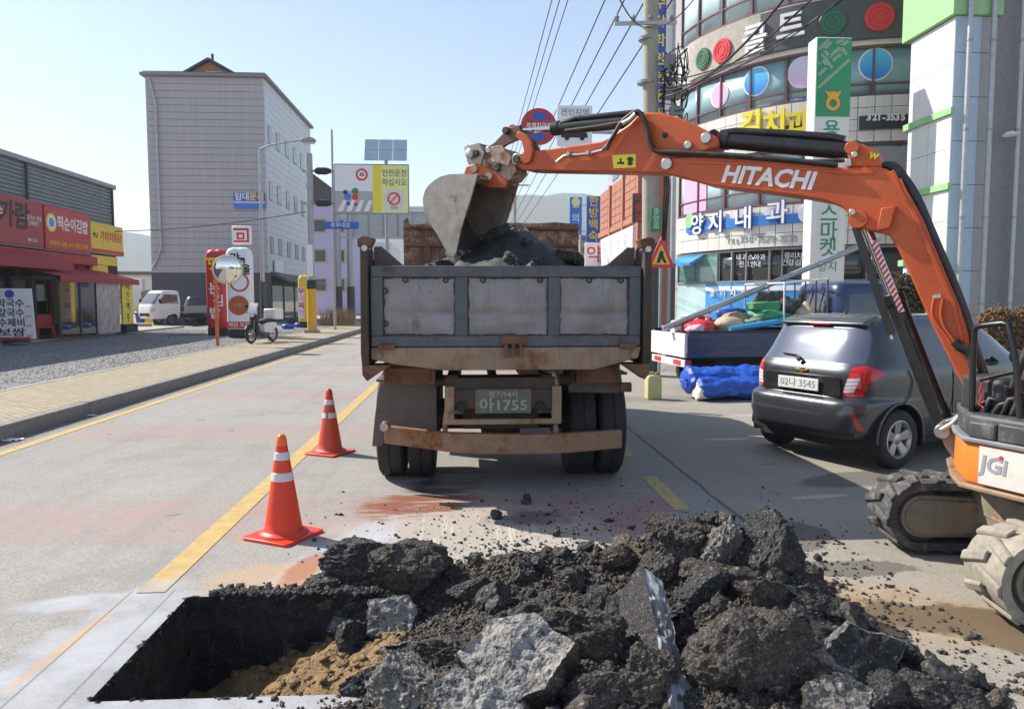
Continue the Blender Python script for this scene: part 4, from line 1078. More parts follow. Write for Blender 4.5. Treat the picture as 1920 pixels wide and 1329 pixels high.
# swing bracket
sb = ex(slab([(1756,806),(1764,790),(1784,784),(1800,770),(1822,700),(1846,706),(1850,760),(1834,830),(1812,872),(1790,862),(1772,838)], .30), 'swing_bracket', 'truck_frame', bev=.012)
for of in (.16, -.17): ex(slab([(1756,804),(1768,788),(1786,800),(1800,790),(1806,872),(1792,868),(1774,840)], .03, of + .02), 'bracket_cheek', 'track_frame', sb, bev=.005)
pin(sb, 1772, 801, .045, .40); pin(sb, 1826, 716, .05, .40)
hose([(1765,806),(1790,790),(1808,765),(1822,735),(1832,712)], .016, sb, .2, 'bare_steel')

# undercarriage
TRZ = R(-5)
und = bpy.data.objects.new('undercarriage', None); col.objects.link(und); und.parent = exc
und.location = wm(exc).inverted() @ Vector((3.67, 4.08, 0)); und.rotation_euler = (0, 0, TRZ)
LH, RR_ = .78, .222                       # half wheelbase, end radius of the track loop
def loop_point(t_, r):
    """point and tangent on the stadium loop, t_ in 0..1"""
    per = 4*LH + 2*math.pi*RR_; s_ = (t_ % 1) * per
    cz = RR_ + .03
    if s_ < 2*LH: return (-LH + s_, cz - r), 0.0
    s_ -= 2*LH
    if s_ < math.pi*RR_: a = s_ / RR_; return (LH + r*math.sin(a), cz - r*math.cos(a)), a
    s_ -= math.pi*RR_
    if s_ < 2*LH: return (LH - s_, cz + r), math.pi
    s_ -= 2*LH; a = s_ / RR_; return (-LH - r*math.sin(a), cz + r*math.cos(a)), math.pi + a
TWD = .32
def track(yc, belt_m, lug_m):
    tr = bpy.data.objects.new('crawler_track', None); col.objects.link(tr); tr.parent = exc
    tr.matrix_basis = und.matrix_basis @ Matrix.Translation((0, yc, 0))
    N = 84; v, f = [], []
    for i in range(N):
        (x, z), a = loop_point(i / N, RR_); (xi, zi), _ = loop_point(i / N, RR_ - .048)
        for (p, q, yy_) in ((x, z, -TWD/2), (x, z, TWD/2), (xi, zi, TWD/2), (xi, zi, -TWD/2)): v.append((p, yy_, q))
    for i in range(N):
        j = (i + 1) % N
        for k in range(4): f.append((i*4 + k, j*4 + k, j*4 + (k+1) % 4, i*4 + (k+1) % 4))
    MB().add(v, f).build('rubber_belt', belt_m, tr, smooth=40)
    # tread lugs: staggered chunky blocks left and right
    lug = MB().prism([(-.034,0),(.034,0),(.022,.020),(-.022,.020)], -TWD/2 - .004, .02, 'y', f=lambda p, q, t_: (p + (.045 if t_ > 0 else -.012), t_, q)).mesh('tread_lug')
    lug2 = MB().prism([(-.034,0),(.034,0),(.022,.020),(-.022,.020)], -.02, TWD/2 + .004, 'y', f=lambda p, q, t_: (p + (.045 if t_ < .05 else -.012), t_, q)).mesh('tread_lug')
    NL = 28
    for i in range(NL):
        for sd_, me in ((0, lug), (.5, lug2)):
            (x, z), a = loop_point((i + sd_) / NL, RR_)
            o = obj_mesh('tread_lug', me, lug_m, tr, (x, 0, z), (0, -a + math.pi, 0))
            b = o.modifiers.new('bevel', 'BEVEL'); b.width = .006; b.segments = 2
    # frame, idler, sprocket, rollers
    cz = RR_ + .03
    st_ = [(-LH - .13*math.cos(R(q)), cz + .13*math.sin(R(q))) for q in range(-90, 91, 18)]
    fr = MB().prism([(-LH - .14*math.cos(R(q)), cz + .14*math.sin(R(q))) for q in range(-90, 91, 15)] + [(-.3, cz + .12), (-.28, cz + .09), (LH, cz + .09), (LH + .06, cz), (LH, cz - .10), (-.28, cz - .10), (-.32, cz - .13)], -TWD/2 + .005, TWD/2 - .005, 'y').build('track_frame', 'track_frame', tr, bev=.012)
    MB().prism([(-LH - .115*math.cos(R(q)), cz + .115*math.sin(R(q))) for q in range(-90, 91, 15)] + [(-.33, cz + .095), (-.33, cz - .10)], -TWD/2 - .012, -TWD/2 + .006, 'y').build('idler_cover', 'track_frame', fr, bev=.006)
    for x, r_, nm in ((-LH, RR_ - .045, 'idler'), (LH, RR_ - .045, 'sprocket')):
        MB().cyl((x, -TWD*.36, cz), (x, TWD*.36, cz), r_, n=28).build(nm, 'dark_grey', tr, smooth=40, bev=.008)
    for x in (-.4, -.13, .13, .4):
        MB().cyl((x, -TWD*.3, .125), (x, TWD*.3, .125), .065, n=18).build('roller', 'dark_grey', tr, smooth=40)
    return tr
track(.58, 'rubber_track', 'rubber_track'); track(-.58, 'rubber_track_muddy', 'rubber_track_muddy')
MB().bx(-.45, .45, -.5, .5, .22, .46).build('centre_frame', 'track_frame', und, bev=.02)
MB().prism([(-.46,.30),(-.30,.44),(-.1,.44),(-.1,.24),(-.4,.22)], -.5, .5, 'y').build('frame_nose', 'track_frame', und, bev=.015)
MB().prism([(.86,.10),(.94,.08),(.97,.30),(.93,.42),(.87,.36)], -.78, .78, 'y').build('dozer_blade', 'digger_orange', und, bev=.01)
MB().cyl((0, 0, .44), (0, 0, .60), .34, n=30).build('slew_ring', 'dark_grey', und, smooth=40)

# upper deck
DS = Vector((.06, -.14, 0))
C0, C1 = Vector((2.775, 4.22, 0)), Vector((3.03, 3.46, 0))
plan = [C0, C1, Vector((3.32, 3.20, 0)), Vector((4.0, 3.0, 0)), Vector((4.6, 3.3, 0)), Vector((4.95, 3.95, 0)), Vector((4.75, 4.7, 0)), Vector((4.1, 5.25, 0)), Vector((3.5, 5.15, 0)), Vector((3.12, 4.85, 0)), Vector((2.88, 4.45, 0))]
plan = [p + DS for p in plan]; C0, C1 = plan[0], plan[1]
cen = sum(plan, Vector()) / len(plan)
def deck(z0, z1, grow, name, m, bev=.02, parent=None):
    pp = [(p + (p - cen).normalized() * grow) for p in plan]
    return ex(MB().prism([(p.x, p.y) for p in pp], z0, z1, 'z'), name, m, parent, bev=bev)
skirt = deck(.60, .845, -.012, 'deck_skirt', 'digger_orange_clean', .03)
deck(.575, .602, .018, 'bottom_lip', 'truck_beam', .006, skirt)
deck(.843, .872, .012, 'deck_rim', 'mid_grey', .008)
deck(.87, 1.0, -.02, 'deck_top', 'digger_deck', .02)
ed = (C1 - C0).normalized(); en = Vector((ed.y, -ed.x, 0))
if en.dot(C0 - cen) < 0: en = -en
# white panel with the model letters on the skirt
pa, pb = C0 + ed * .10, C1 - ed * .03
mb = MB(); o_ = en * -.004
wp = ex(MB().add([pa + o_ + Vector((0,0,.622)), pb + o_ + Vector((0,0,.622)), pb + o_ + Vector((0,0,.832)), pa + o_ + Vector((0,0,.832))] + [pa + en*.006 + Vector((0,0,.622)), pb + en*.006 + Vector((0,0,.622)), pb + en*.006 + Vector((0,0,.832)), pa + en*.006 + Vector((0,0,.832))],
        [(4,5,6,7),(0,3,2,1),(0,1,5,4),(1,2,6,5),(2,3,7,6),(3,0,4,7)]), 'white_panel', 'digger_white', skirt)
def ptext(body, s_, z, size, m, **k):
    p = C0 + ed * s_ + en * .0075; p.z = z
    text(body, wm(wp).inverted() @ face_mtx(p, en), size, m, wp, ext=.001, **k)
ptext('JGi', .185, .735, .125, 'print_grey', bold=.004, shear=.12)
ptext('●', .228, .785, .035, 'red_print')
p = C0 + ed * .42
ex(MB().add([C0 + ed*s_ + en*.0072 + Vector((0,0,z)) for s_, z in ((.36,.622),(.50,.622),(.50,.832),(.40,.832),(.385,.78),(.41,.74),(.375,.70))], [tuple(range(7))]), 'orange_flash', 'digger_orange_clean', wp)
# steps and boxes on deck top, rail frame, levers, cords
for k, (s_, w_, z1) in enumerate(((.03, .16, .965), (.20, .16, .975), (.38, .2, .985))):
    c = C0 + ed * (s_ + w_/2) - en * .05; c.z = (.872 + z1) / 2
    m3 = Matrix((ed, en, Vector((0,0,1)))).transposed()
    ex(MB().box(c, (w_, .12, z1 - .872), m3), 'deck_block', 'digger_deck', bev=.012)
def exw(px, py, s_, back=.12):
    """point above the deck edge seen at that pixel: on the vertical plane parallel to the skirt, back from its face"""
    base = C0 - en * back; d = ray(px, py); t_ = (base - CAMP).dot(en) / d.dot(en)
    return CAMP + d * t_
rail = ex(MB().tube([exw(1822, 785, 0), exw(1824, 700, 0), exw(1827, 622, 0), exw(1831, 613, 0), exw(1845, 610, 0), exw(1880, 606, 0), exw(1890, 608, 0), exw(1898, 640, 0), exw(1906, 690, 0), exw(1912, 790, 0)], .017, 10), 'hand_rail', 'black_paint', smooth=50)
ex(MB().tube([exw(1838, 712, 0), exw(1870, 704, 0), exw(1905, 696, 0)], .012, 8), 'rail_bar', 'black_paint', rail, smooth=50)
for (a, b, r_) in (((1898, 728), (1932, 640), .02), ((1880, 770), (1890, 722), .025), ((1850, 780), (1856, 735), .03), ((1905, 770), (1916, 735), .03)):
    ex(MB().tube([exw(*a, 0, .2), exw(*b, 0, .2)], r_, 10), 'control_lever', 'grip', smooth=50)
for k in range(5):
    rr = random.Random(k); x0_ = 1835 + k * 18
    ex(MB().tube([exw(x0_ - 10, 778, 0, .16), exw(x0_ + 4, 752 + rr.uniform(-8, 8), 0, .14), exw(x0_ + 22, 746 + rr.uniform(-8, 8), 0, .16), exw(x0_ + 40, 768, 0, .2)], .016, 8), 'deck_hose', 'hose', smooth=60)
ex(MB().tube([exw(1842, 716, 0), exw(1836, 735, 0), exw(1842, 742, 0), exw(1835, 756, 0), exw(1845, 765, 0)], .006, 6), 'red_cord', 'red_print', smooth=60)
ex(MB().box(exw(1880, 740, 0, .35), (.3, .35, .22)), 'console', 'grip', bev=.03)
# cab further back on the deck, outside the frame
cb = ex(MB().prism([(3.62, 3.3), (4.62, 3.55), (4.38, 4.5), (3.4, 4.25)], .98, 2.25, 'z'), 'cab', 'digger_orange', bev=.06)
for a, b in (((3.62,3.3),(4.62,3.55)), ((3.4,4.25),(3.62,3.3))):
    A, B = Vector((*a,0)), Vector((*b,0)); d_ = (B - A).normalized(); n_ = Vector((d_.y, -d_.x, 0))
    if n_.dot(A - Vector((4, 3.9, 0))) < 0: n_ = -n_
    q = [A + d_*.1 + n_*.004, B - d_*.1 + n_*.004]
    ex(MB().add([q[0] + Vector((0,0,1.3)), q[1] + Vector((0,0,1.3)), q[1] + Vector((0,0,2.12)), q[0] + Vector((0,0,2.12))], [(0,1,2,3)]), 'cab_window', 'glass_dark', cb, solid=0)
# ------------------------------------------------------------------ rubble pile
def sstep(a, b, x): t_ = max(0, min(1, (x - a) / (b - a))); return t_ * t_ * (3 - 2 * t_)
BUMPS = [(1.42, 4.10, .42, .36, .33), (1.05, 4.25, .40, .30, .15), (.35, 4.30, .42, .26, .17), (-.45, 4.38, .32, .17, .13), (.55, 3.55, .55, .45, .15), (1.40, 3.35, .42, .40, .26), (.25, 2.95, .5, .3, .12), (1.82, 2.85, .32, .3, .12), (1.05, 2.7, .7, .35, .16), (-.2, 2.75, .3, .25, .08), (1.66, 3.75, .24, .28, .10)]
def mound(x, y):
    h = sum(a * math.exp(-((x - cx) / sx) ** 2 - ((y - cy) / sy) ** 2) for cx, cy, sx, sy, a in BUMPS)
    h = h - .035
    if PIT[0] < x < PIT[1] and PIT[2] < y < PIT[3]:
        w = sstep(-.75, .25, x); w = max(w, sstep(4.02, 4.15, y) * sstep(-.9, -.4, x))
        h = h * w + (pit_floor(x, y) - .06) * (1 - w)
    return h
def mound_rough(x, y):
    return mound(x, y) + .030 * pnoise(x * 6, y * 6, 2, 5) + .022 * abs(pnoise(x * 17, y * 17, 7, 4)) - .006
def cast(px, py, lift=0.0):
    """where the line of sight through that pixel meets the pile"""
    d = ray(px, py).normalized(); t_ = 2.4
    for _ in range(900):
        p = CAMP + d * t_
        if p.z < max(mound(p.x, p.y), -.6 if PIT[0] < p.x < PIT[1] and PIT[2] < p.y < PIT[3] else 0) + lift: return p
        t_ += .006
    return p
pile = thing('rubble_pile', 'wide heap of broken black asphalt and crumbs beside the pit', 'rubble pile', (1.0, 3.7, 0))
mb = MB(); nx, ny, ax, bx_, ay, by_ = 250, 190, -1.05, 2.65, 2.2, 5.0
mb.add([(ax + (bx_-ax)*i/nx, ay + (by_-ay)*j/ny, mound_rough(ax + (bx_-ax)*i/nx, ay + (by_-ay)*j/ny)) for j in range(ny+1) for i in range(nx+1)],
       [(j*(nx+1)+i, j*(nx+1)+i+1, (j+1)*(nx+1)+i+1, (j+1)*(nx+1)+i) for j in range(ny) for i in range(nx)])
mo = mb.build('packed_crumbs', 'asphalt_crumb', pile, world=True, smooth=35); mo['kind'] = 'stuff'
# crumbs
rg = np.random.default_rng(11)
pts, sz = [], []
while len(pts) < 26000:
    x, y = rg.uniform(-.95, 2.55), rg.uniform(2.35, 4.95)
    z = mound(x, y)
    if z < -.02 and not (PIT[0] < x < PIT[1] and PIT[2] < y < PIT[3]):
        if rg.random() > math.exp(z * 55) * .5: continue
        z = 0
    elif PIT[0] < x < PIT[1] and PIT[2] < y < PIT[3] and z < -.16: continue
    else: z = mound_rough(x, y)
    pts.append((x, y, z + .002)); sz.append(min(.034, .005 + rg.gamma(1.7, .0042)))
o = scatter('asphalt_crumbs', 'asphalt_crumb', pts, sz, parent=None, squash=.85, seed=5); tag(o, 'countless small black asphalt crumbs strewn over the pile', 'crumbs')
pts, sz = [], []
for k in range(950):
    x, y = rg.normal(.9, 1.0), 4.6 + abs(rg.normal(0, .75))
    if -1.4 < x < 2.9 and y < 7.2: pts.append((x, y, .003)); sz.append(.003 + rg.gamma(1.3, .004))
for k in range(1300):
    x, y = rg.uniform(-1.45, -.1), 4.155 + abs(rg.normal(0, .035 + .05*rg.random())); pts.append((x, y, .003)); sz.append(.005 + rg.gamma(1.5, .005))
for k in range(350):
    x, y = rg.normal(1.95, .2), rg.normal(3.6, .5); pts.append((x, y, .003)); sz.append(.003 + rg.gamma(1.2, .0035))
o = scatter('scattered_crumbs', 'asphalt_fresh', pts, sz, squash=.9, seed=6); tag(o, 'black crumbs sprinkled over the road between truck and pile', 'crumbs')

# rock shapes
def rock_mesh(seed, sub, ax_=(1, .8, .65), cuts=9, rough=1.0, name='asphalt_chunk'):
    rr = random.Random(seed); bm = bmesh.new()
    bmesh.ops.create_icosphere(bm, subdivisions=sub, radius=1.0)
    planes = []
    for _ in range(cuts):
        n = Vector((rr.gauss(0,1), rr.gauss(0,1), rr.gauss(0,1))).normalized(); planes.append((n, rr.uniform(.45, .78)))
    off = Vector((rr.uniform(0, 90), rr.uniform(0, 90), rr.uniform(0, 90)))
    for v in bm.verts:
        p = v.co.copy()
        for n, d in planes:
            e = p.dot(n) - d
            if e > 0: p -= n * e * .96
        q = p * 1.0 + off
        k = .10 * mnoise.fractal(q * 2.2, 1, 2, 4) + rough * (.13 * abs(mnoise.fractal(q * 5, 1, 2, 3)) + .055 * mnoise.noise(q * 12) + (.030 * abs(mnoise.noise(q * 27)) if sub > 4 else 0))
        p += p.normalized() * k
        v.co = Vector((p.x * ax_[0], p.y * ax_[1], p.z * ax_[2]))
    me = bpy.data.meshes.new(name); bm.to_mesh(me); bm.free()
    me.polygons.foreach_set('use_smooth', [True] * len(me.polygons)); me.set_sharp_from_angle(angle=R(42))
    return me
def slab_mesh(seed, lx, ly, th, n=44, mats=('slab_pale_face', 'asphalt_fresh'), corners=None, rough=1.0, name='asphalt_slab'):
    """irregular broken slab of pavement: worn top, ragged broken sides"""
    rr = random.Random(seed)
    if corners is None:
        k = rr.randint(5, 6); corners = []
        for i in range(k):
            a = 2*math.pi*(i + rr.uniform(-.22, .22))/k; r = rr.uniform(.85, 1.1); corners.append((lx/2*r*math.cos(a)*1.1, ly/2*r*math.sin(a)*1.1))
    m = len(corners); ring = []
    per = [math.dist(corners[i], corners[(i+1) % m]) for i in range(m)]; tot = sum(per); N = 96
    for i in range(m):
        k = max(3, round(N * per[i] / tot))
        for q in range(k):
            t_ = q / k; ring.append((corners[i][0]*(1-t_) + corners[(i+1) % m][0]*t_, corners[i][1]*(1-t_) + corners[(i+1) % m][1]*t_))
    N = len(ring); off = seed * 7.3
    v, f, mi = [], [], []
    levels = 12
    for L in range(levels + 1):
        z = th/2 - th * L / levels
        for (x, y) in ring:
            r = math.hypot(x, y); ux, uy = x/r, y/r
            k = rough * (.022 * pnoise(x*9+off, y*9, z*9, 4) + .018 * abs(pnoise(x*26+off, y*26, z*26, 3)) - .012) * (1 if L else .6) - (.016 if L in (0, levels) else 0)
            v.append((x + ux*k, y + uy*k, z + (.006 * pnoise(x*8+off, y*8, 0, 3))))
    for L in range(levels):
        for i in range(N): f.append((L*N+i, (L+1)*N+i, (L+1)*N+(i+1) % N, L*N+(i+1) % N)); mi.append(1)
    def cap(base, sgn, amp):
        prev = list(range(base, base + N))
        cx = sum(v[i][0] for i in prev)/N; cy = sum(v[i][1] for i in prev)/N
        rings = 12
        for q in range(1, rings):
            t_ = 1 - q / rings; new = []
            for i in range(N):
                x = cx + (v[base+i][0]-cx)*t_; y = cy + (v[base+i][1]-cy)*t_
                z = sgn*th/2 + amp * (.012 * pnoise(x*7+off, y*7, sgn, 3) + .006 * pnoise(x*30+off, y*30, sgn, 3))
                v.append((x, y, z)); new.append(len(v)-1)
            for i in range(N):
                a = (prev[i], prev[(i+1) % N], new[(i+1) % N], new[i]); f.append(a if sgn > 0 else a[::-1]); mi.append(0 if sgn > 0 else 1)
            prev = new
        v.append((cx, cy, sgn*th/2)); c = len(v)-1
        for i in range(N):
            a = (prev[i], prev[(i+1) % N], c); f.append(a if sgn > 0 else a[::-1]); mi.append(0 if sgn > 0 else 1)
    cap(0, 1, 2.2); cap(levels*N, -1, 3.0)
    me = bpy.data.meshes.new(name); me.from_pydata(v, [], f); me.update()
    for q in mats: me.materials.append(MAT[q])
    me.polygons.foreach_set('material_index', mi)
    me.polygons.foreach_set('use_smooth', [True] * len(f)); me.set_sharp_from_angle(angle=R(45))
    return me
GRP = 'large lumps of broken asphalt in the rubble pile'
def lump(px, py, wpx, hpx, m, seed, label=None, rot=None, sub=5, sink=.25, cuts=9, rough=1.0, ratio=(1, .85)):
    p = cast(px, py + hpx * .2); s_ = p.y / FPX
    me = rock_mesh(seed, sub, cuts=cuts, ax_=(1, ratio[1], 1), rough=rough)
    xs = [v.co for v in me.vertices]
    me.materials.append(MAT[m])
    w = wpx * s_ / 2 * 1.28; h = hpx * s_ / 2 * 1.28
    rr = random.Random(seed)
    o = obj_mesh('asphalt_chunk', me, None, None, p + Vector((0, min(w, h) * .5, h * (1 - sink) * .35)), rot or (rr.uniform(-.25, .25), rr.uniform(-.25, .25), rr.uniform(0, 6.28)), None)
    me.transform(Matrix.Diagonal((w, (w + h) / 2, h, 1)))
    if rot is None: o.rotation_euler = (rr.uniform(-.15, .15), rr.uniform(-.15, .15), rr.uniform(-.6, .6))
    tag(o, label or 'rough black lump of broken asphalt half buried in the rubble pile', 'asphalt chunk', GRP)
    return o
lump(690, 1062, 140, 84, 'asphalt_fresh', 1, 'dark asphalt lump on the far left rim of the pile, behind the pit')
lump(770, 1082, 150, 96, 'asphalt_brown', 2, 'brown-speckled asphalt boulder right of the leftmost lump, at the pit rim')
lump(1104, 1214, 150, 124, 'asphalt_brown', 3, 'brown earthy boulder between the pitted slab and the leaning sawn slab', cuts=7)
lump(1432, 1256, 214, 160, 'asphalt_brown', 4, 'largest grey boulder at the front right of the pile', cuts=7)
lump(1272, 1018, 124, 98, 'asphalt_brown', 5, 'topmost rounded boulder on the crest of the pile')
lump(1374, 1036, 88, 100, 'asphalt_dusty', 6, 'pale crumbly lump on the crest, left of the tall dark boulder', rough=1.8)
lump(1456, 1050, 112, 140, 'asphalt_fresh', 7, 'tall dark pointed boulder at the right end of the crest', cuts=6)
lump(1340, 1080, 96, 62, 'asphalt_brown', 8, 'reddish-brown block just below the crest')
lump(1325, 1128, 126, 92, 'asphalt_fresh', 9, 'black lump under the reddish-brown block near the crest')
lump(1336, 1178, 62, 84, 'asphalt_brown', 10, 'narrow brown lump right of the leaning sawn slab')
lump(1390, 1176, 62, 66, 'asphalt_brown', 12, 'small brown lump above the largest grey boulder, right of the narrow one')
lump(1222, 1292, 124, 118, 'asphalt_brown', 13, 'rough brown lump under the lower end of the leaning sawn slab')
lump(752, 1306, 130, 116, 'asphalt_dusty', 14, 'rough grey lump at the bottom edge, left of the pale bottom slab', rough=1.6)
lump(655, 1226, 74, 92, 'asphalt_fresh', 15, 'small black chunk sunk in the sandy soil inside the pit', sink=.4)
lump(845, 1228, 96, 62, 'asphalt_brown', 16, 'brown lump left of the large pitted slab')
lump(1236, 1080, 78, 66, 'asphalt_brown', 17, 'brown lump below the topmost boulder')
lump(1426, 1118, 92, 66, 'asphalt_brown', 18, 'brown lump below the tall pointed boulder')
lump(1445, 1176, 84, 56, 'asphalt_dusty', 19, 'dusty lump just above the largest boulder')
lump(1172, 1052, 70, 52, 'asphalt_brown', 20, 'brown lump at the far edge, left of the topmost boulder')
lump(1640, 1312, 130, 80, 'asphalt_fresh', 21, 'black lump at the bottom right below the tilted dark slab')
lump(1725, 1296, 120, 76, 'asphalt_fresh', 22, 'black lump on the right flank above the flat foot lump')
lump(1800, 1330, 150, 66, 'asphalt_fresh', 23, 'flat black lump at the right foot of the pile')
lump(1120, 1318, 120, 74, 'asphalt_brown', 24, 'brown lump at the bottom edge right of the pitted slab')
lump(880, 1112, 84, 50, 'asphalt_fresh', 25, 'black lump in the crumbs above the pale squarish slab')
lump(1010, 1150, 90, 50, 'asphalt_fresh', 26, 'black lump above the ochre splinter')
lump(690, 1290, 90, 60, 'asphalt_fresh', 27, 'black lump at the bottom, beside the near rim of the pit')
lump(1515, 1110, 90, 56, 'asphalt_fresh', 28, 'black lump on the right shoulder below the crest')
lump(1590, 1165, 100, 44, 'asphalt_fresh', 29, 'flat black lump on the right flank above the tilted slab')
lump(600, 1092, 60, 34, 'asphalt_fresh', 30, 'small black lump at the far left corner of the pile')
lump(1320, 1226, 70, 60, 'asphalt_fresh', 31, 'black lump between the sawn slab and the largest boulder')
lump(985, 1072, 60, 40, 'asphalt_brown', 32, 'small brown lump in the middle of the far edge')
lump(1075, 1100, 70, 46, 'asphalt_brown', 33, 'brown lump in the middle of the pile behind the earthy boulder')
# slabs: (pixel centre, size m, orientation as column axes)
def place_slab(px, py, lx, ly, th, top_dir, xdir, seed, label, mats=('slab_pale_face', 'asphalt_fresh'), lift=.05, corners=None, rough=1.0):
    p = cast(px, py, lift)
    z = Vector(top_dir).normalized(); x = Vector(xdir); x = (x - z * x.dot(z)).normalized(); y = z.cross(x)
    o = obj_mesh('asphalt_slab', slab_mesh(seed, lx, ly, th, mats=mats, corners=corners, rough=rough))
    m = Matrix((x, y, z)).transposed().to_4x4(); m.translation = p; o.matrix_basis = m
    return tag(o, label, 'asphalt slab', 'slabs of lifted pavement in the rubble pile')
place_slab(738, 1158, .30, .24, .12, (-.10, -.80, .60), (1, -.15, .15), 41, 'pale squarish slab propped up over the edge of the pit', lift=.08, corners=[(-.15,-.10),(.10,-.13),(.16,.02),(.11,.12),(-.15,.11)])
place_slab(660, 1184, .30, .20, .06, (.12, -.45, .8), (1, -.3, .05), 42, 'thin brownish slab lying in the pit below the pale squarish slab', ('asphalt_dusty', 'asphalt_fresh'), lift=.03)
place_slab(965, 1250, .46, .40, .17, (-.12, -.50, .86), (.8, .6, .1), 43, 'large pale slab pitted with black holes in the middle foreground', lift=.07, corners=[(-.24,-.14),(.0,-.21),(.23,-.14),(.21,.10),(.05,.20),(-.17,.17)])
place_slab(880, 1322, .40, .26, .12, (.10, -.45, .9), (1, -.2, 0), 44, 'pale dusty slab cut off by the bottom edge of the picture', ('slab_pale_face', 'asphalt_brown'), lift=.06)
_p0, _p1 = cast(1186, 1112, .13), cast(1334, 1298, .13)
sl = place_slab(1258, 1200, (_p1 - _p0).length * 1.02, .15, .26, (.50, -.30, .80), _p1 - _p0, 45, 'long leaning slab with a smooth sawn face streaked white', ('sawn_face', 'asphalt_fresh'), lift=.09, corners=[(-.5*(_p1-_p0).length,-.05),(.46*(_p1-_p0).length,-.075),(.52*(_p1-_p0).length,.0),(.44*(_p1-_p0).length,.075),(-.47*(_p1-_p0).length,.06)])
sl.location = (_p0 + _p1) / 2 - sl.matrix_basis.col[2].to_3d() * .13
place_slab(1612, 1240, .44, .30, .10, (.25, -.70, .66), (1, .05, .42), 46, 'dark slab tilted up at the right side of the pile', ('asphalt_fresh', 'asphalt_dusty'), lift=.06)
place_slab(1500, 1192, .36, .20, .05, (.05, -.62, .78), (1, .1, -.05), 47, 'smooth bluish-black slab lying behind the largest boulder', ('truck_load', 'asphalt_fresh'), lift=.05)
place_slab(1545, 1136, .40, .18, .045, (.30, -.35, .88), (1, -.1, -.35), 48, 'thin flaky black slab sloping down the right flank of the pile', ('asphalt_fresh', 'asphalt_fresh'), lift=.04)
place_slab(752, 1224, .22, .13, .05, (.1, -.35, .9), (1, .1, .08), 49, 'thin dark chip with a grey rim below the pale squarish slab', ('truck_load', 'asphalt_dusty'), lift=.02)
place_slab(1575, 1322, .32, .24, .08, (.1, -.4, .9), (1, .2, 0), 50, 'grey slab at the bottom edge below the tilted dark slab', ('asphalt_dusty', 'asphalt_fresh'), lift=.04)
place_slab(1000, 1160, .15, .04, .03, (.0, -.6, .8), (1, .35, .25), 51, 'narrow ochre splinter above the large pitted slab', ('sandy_soil', 'sandy_soil'), lift=.03)
# fist-sized lumps
tmpl = [rock_mesh(100 + k, 3, cuts=7, rough=1.6, ax_=(1, rr_, .8)) for k, rr_ in enumerate((1, .85, .7, .9, .8, .75))]
var = []
for k, me in enumerate(tmpl):
    me.transform(Matrix.Scale(.045, 4))
    for m in ('asphalt_fresh', 'asphalt_brown', 'asphalt_dusty'):
        c = me.copy(); c.materials.append(MAT[m]); var.append(c)
rr = random.Random(8); cnt = 0
while cnt < 240:
    x, y = rr.uniform(-.9, 2.5), rr.uniform(2.4, 4.9); z = mound(x, y)
    if z < .01: continue
    if PIT[0] < x < PIT[1] and PIT[2] < y < PIT[3] and z < -.05: continue
    s_ = min(.095, .018 + rr.gammavariate(2, .014))
    o = obj_mesh('asphalt_chunk', var[rr.choice((0,1,3,4,6,7,9,10,12,13,15,16,0,3,6,9))], None, None, (x, y, mound_rough(x, y) + s_ * .4), (rr.uniform(0, 6.3), rr.uniform(0, 6.3), rr.uniform(0, 6.3)), (s_/.045,)*3)
    tag(o, 'fist-sized asphalt lump among the crumbs of the rubble pile', 'asphalt chunk', 'fist-sized lumps in the rubble pile'); cnt += 1
for k, (px, py, s_, lab) in enumerate(((930, 972, .045, 'small black lump standing alone on the road behind the truck wheels'), (1044, 1004, .04, 'black lump alone in the shadow edge behind the pile'), (1374, 977, .035, 'black lump alone on the forecourt near the yellow dash'), (1533, 1051, .03, 'black lump alone right of the pile crest'), (985, 945, .05, 'low crumbling lump under the truck tail'))):
    g = G(px, py); o = obj_mesh('asphalt_chunk', var[k * 3], None, None, (g.x, g.y, s_ * .7), (k, k * 2, k), (s_/.045, s_ * .8/.045, s_ * 1.2/.045)); tag(o, lab, 'asphalt chunk')

# chips broken out along the pit rim, joined to the pit as one part
pts, sz = [], []
for k in range(260):
    e_ = k % 3
    if e_ == 0: pts.append((PIT[0] + rg.normal(0, .006), rg.uniform(PIT[2], PIT[3]), rg.uniform(-.03, .0))); sz.append(rg.uniform(.008, .02))
    elif e_ == 1: pts.append((rg.uniform(PIT[0], -.2), PIT[3] + rg.normal(0, .012), rg.uniform(-.03, .008))); sz.append(rg.uniform(.012, .035))
    else: pts.append((rg.uniform(PIT[0], -.4), PIT[2] + rg.normal(0, .006), rg.uniform(-.03, -.002))); sz.append(rg.uniform(.008, .02))
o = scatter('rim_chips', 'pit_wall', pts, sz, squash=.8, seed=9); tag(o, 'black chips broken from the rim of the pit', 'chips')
# lumps riding on the truck load
rr = random.Random(21)
for k in range(34):
    x, y = rr.uniform(-.35, 1.15), rr.uniform(6.25, 8.6)
    d = math.hypot((x - .42) / 1.2, (y - 7.3) / 1.5); z = 1.3 + 1.0 * max(0, 1 - d ** 1.6) + .03
    s_ = rr.uniform(.07, .19)
    me = slab_mesh(200 + k, s_*2.4, s_*1.7, s_*.7, mats=('truck_load', 'asphalt_fresh')) if k % 3 == 0 else None
    if me: o = obj_mesh('asphalt_chunk', me, None, None, (x, y, z), (rr.uniform(-.6, .3), rr.uniform(-.4, .4), rr.uniform(0, 6.3)))
    else: o = obj_mesh('asphalt_chunk', var[(k * 3) % 18], None, None, (x, y, z), (rr.uniform(0, 6.3), rr.uniform(0, 6.3), rr.uniform(0, 6.3)), (s_*.6/.045,)*3)
    tag(o, 'black asphalt lump lying on the load in the truck bed', 'asphalt chunk', 'asphalt lumps on the truck load')
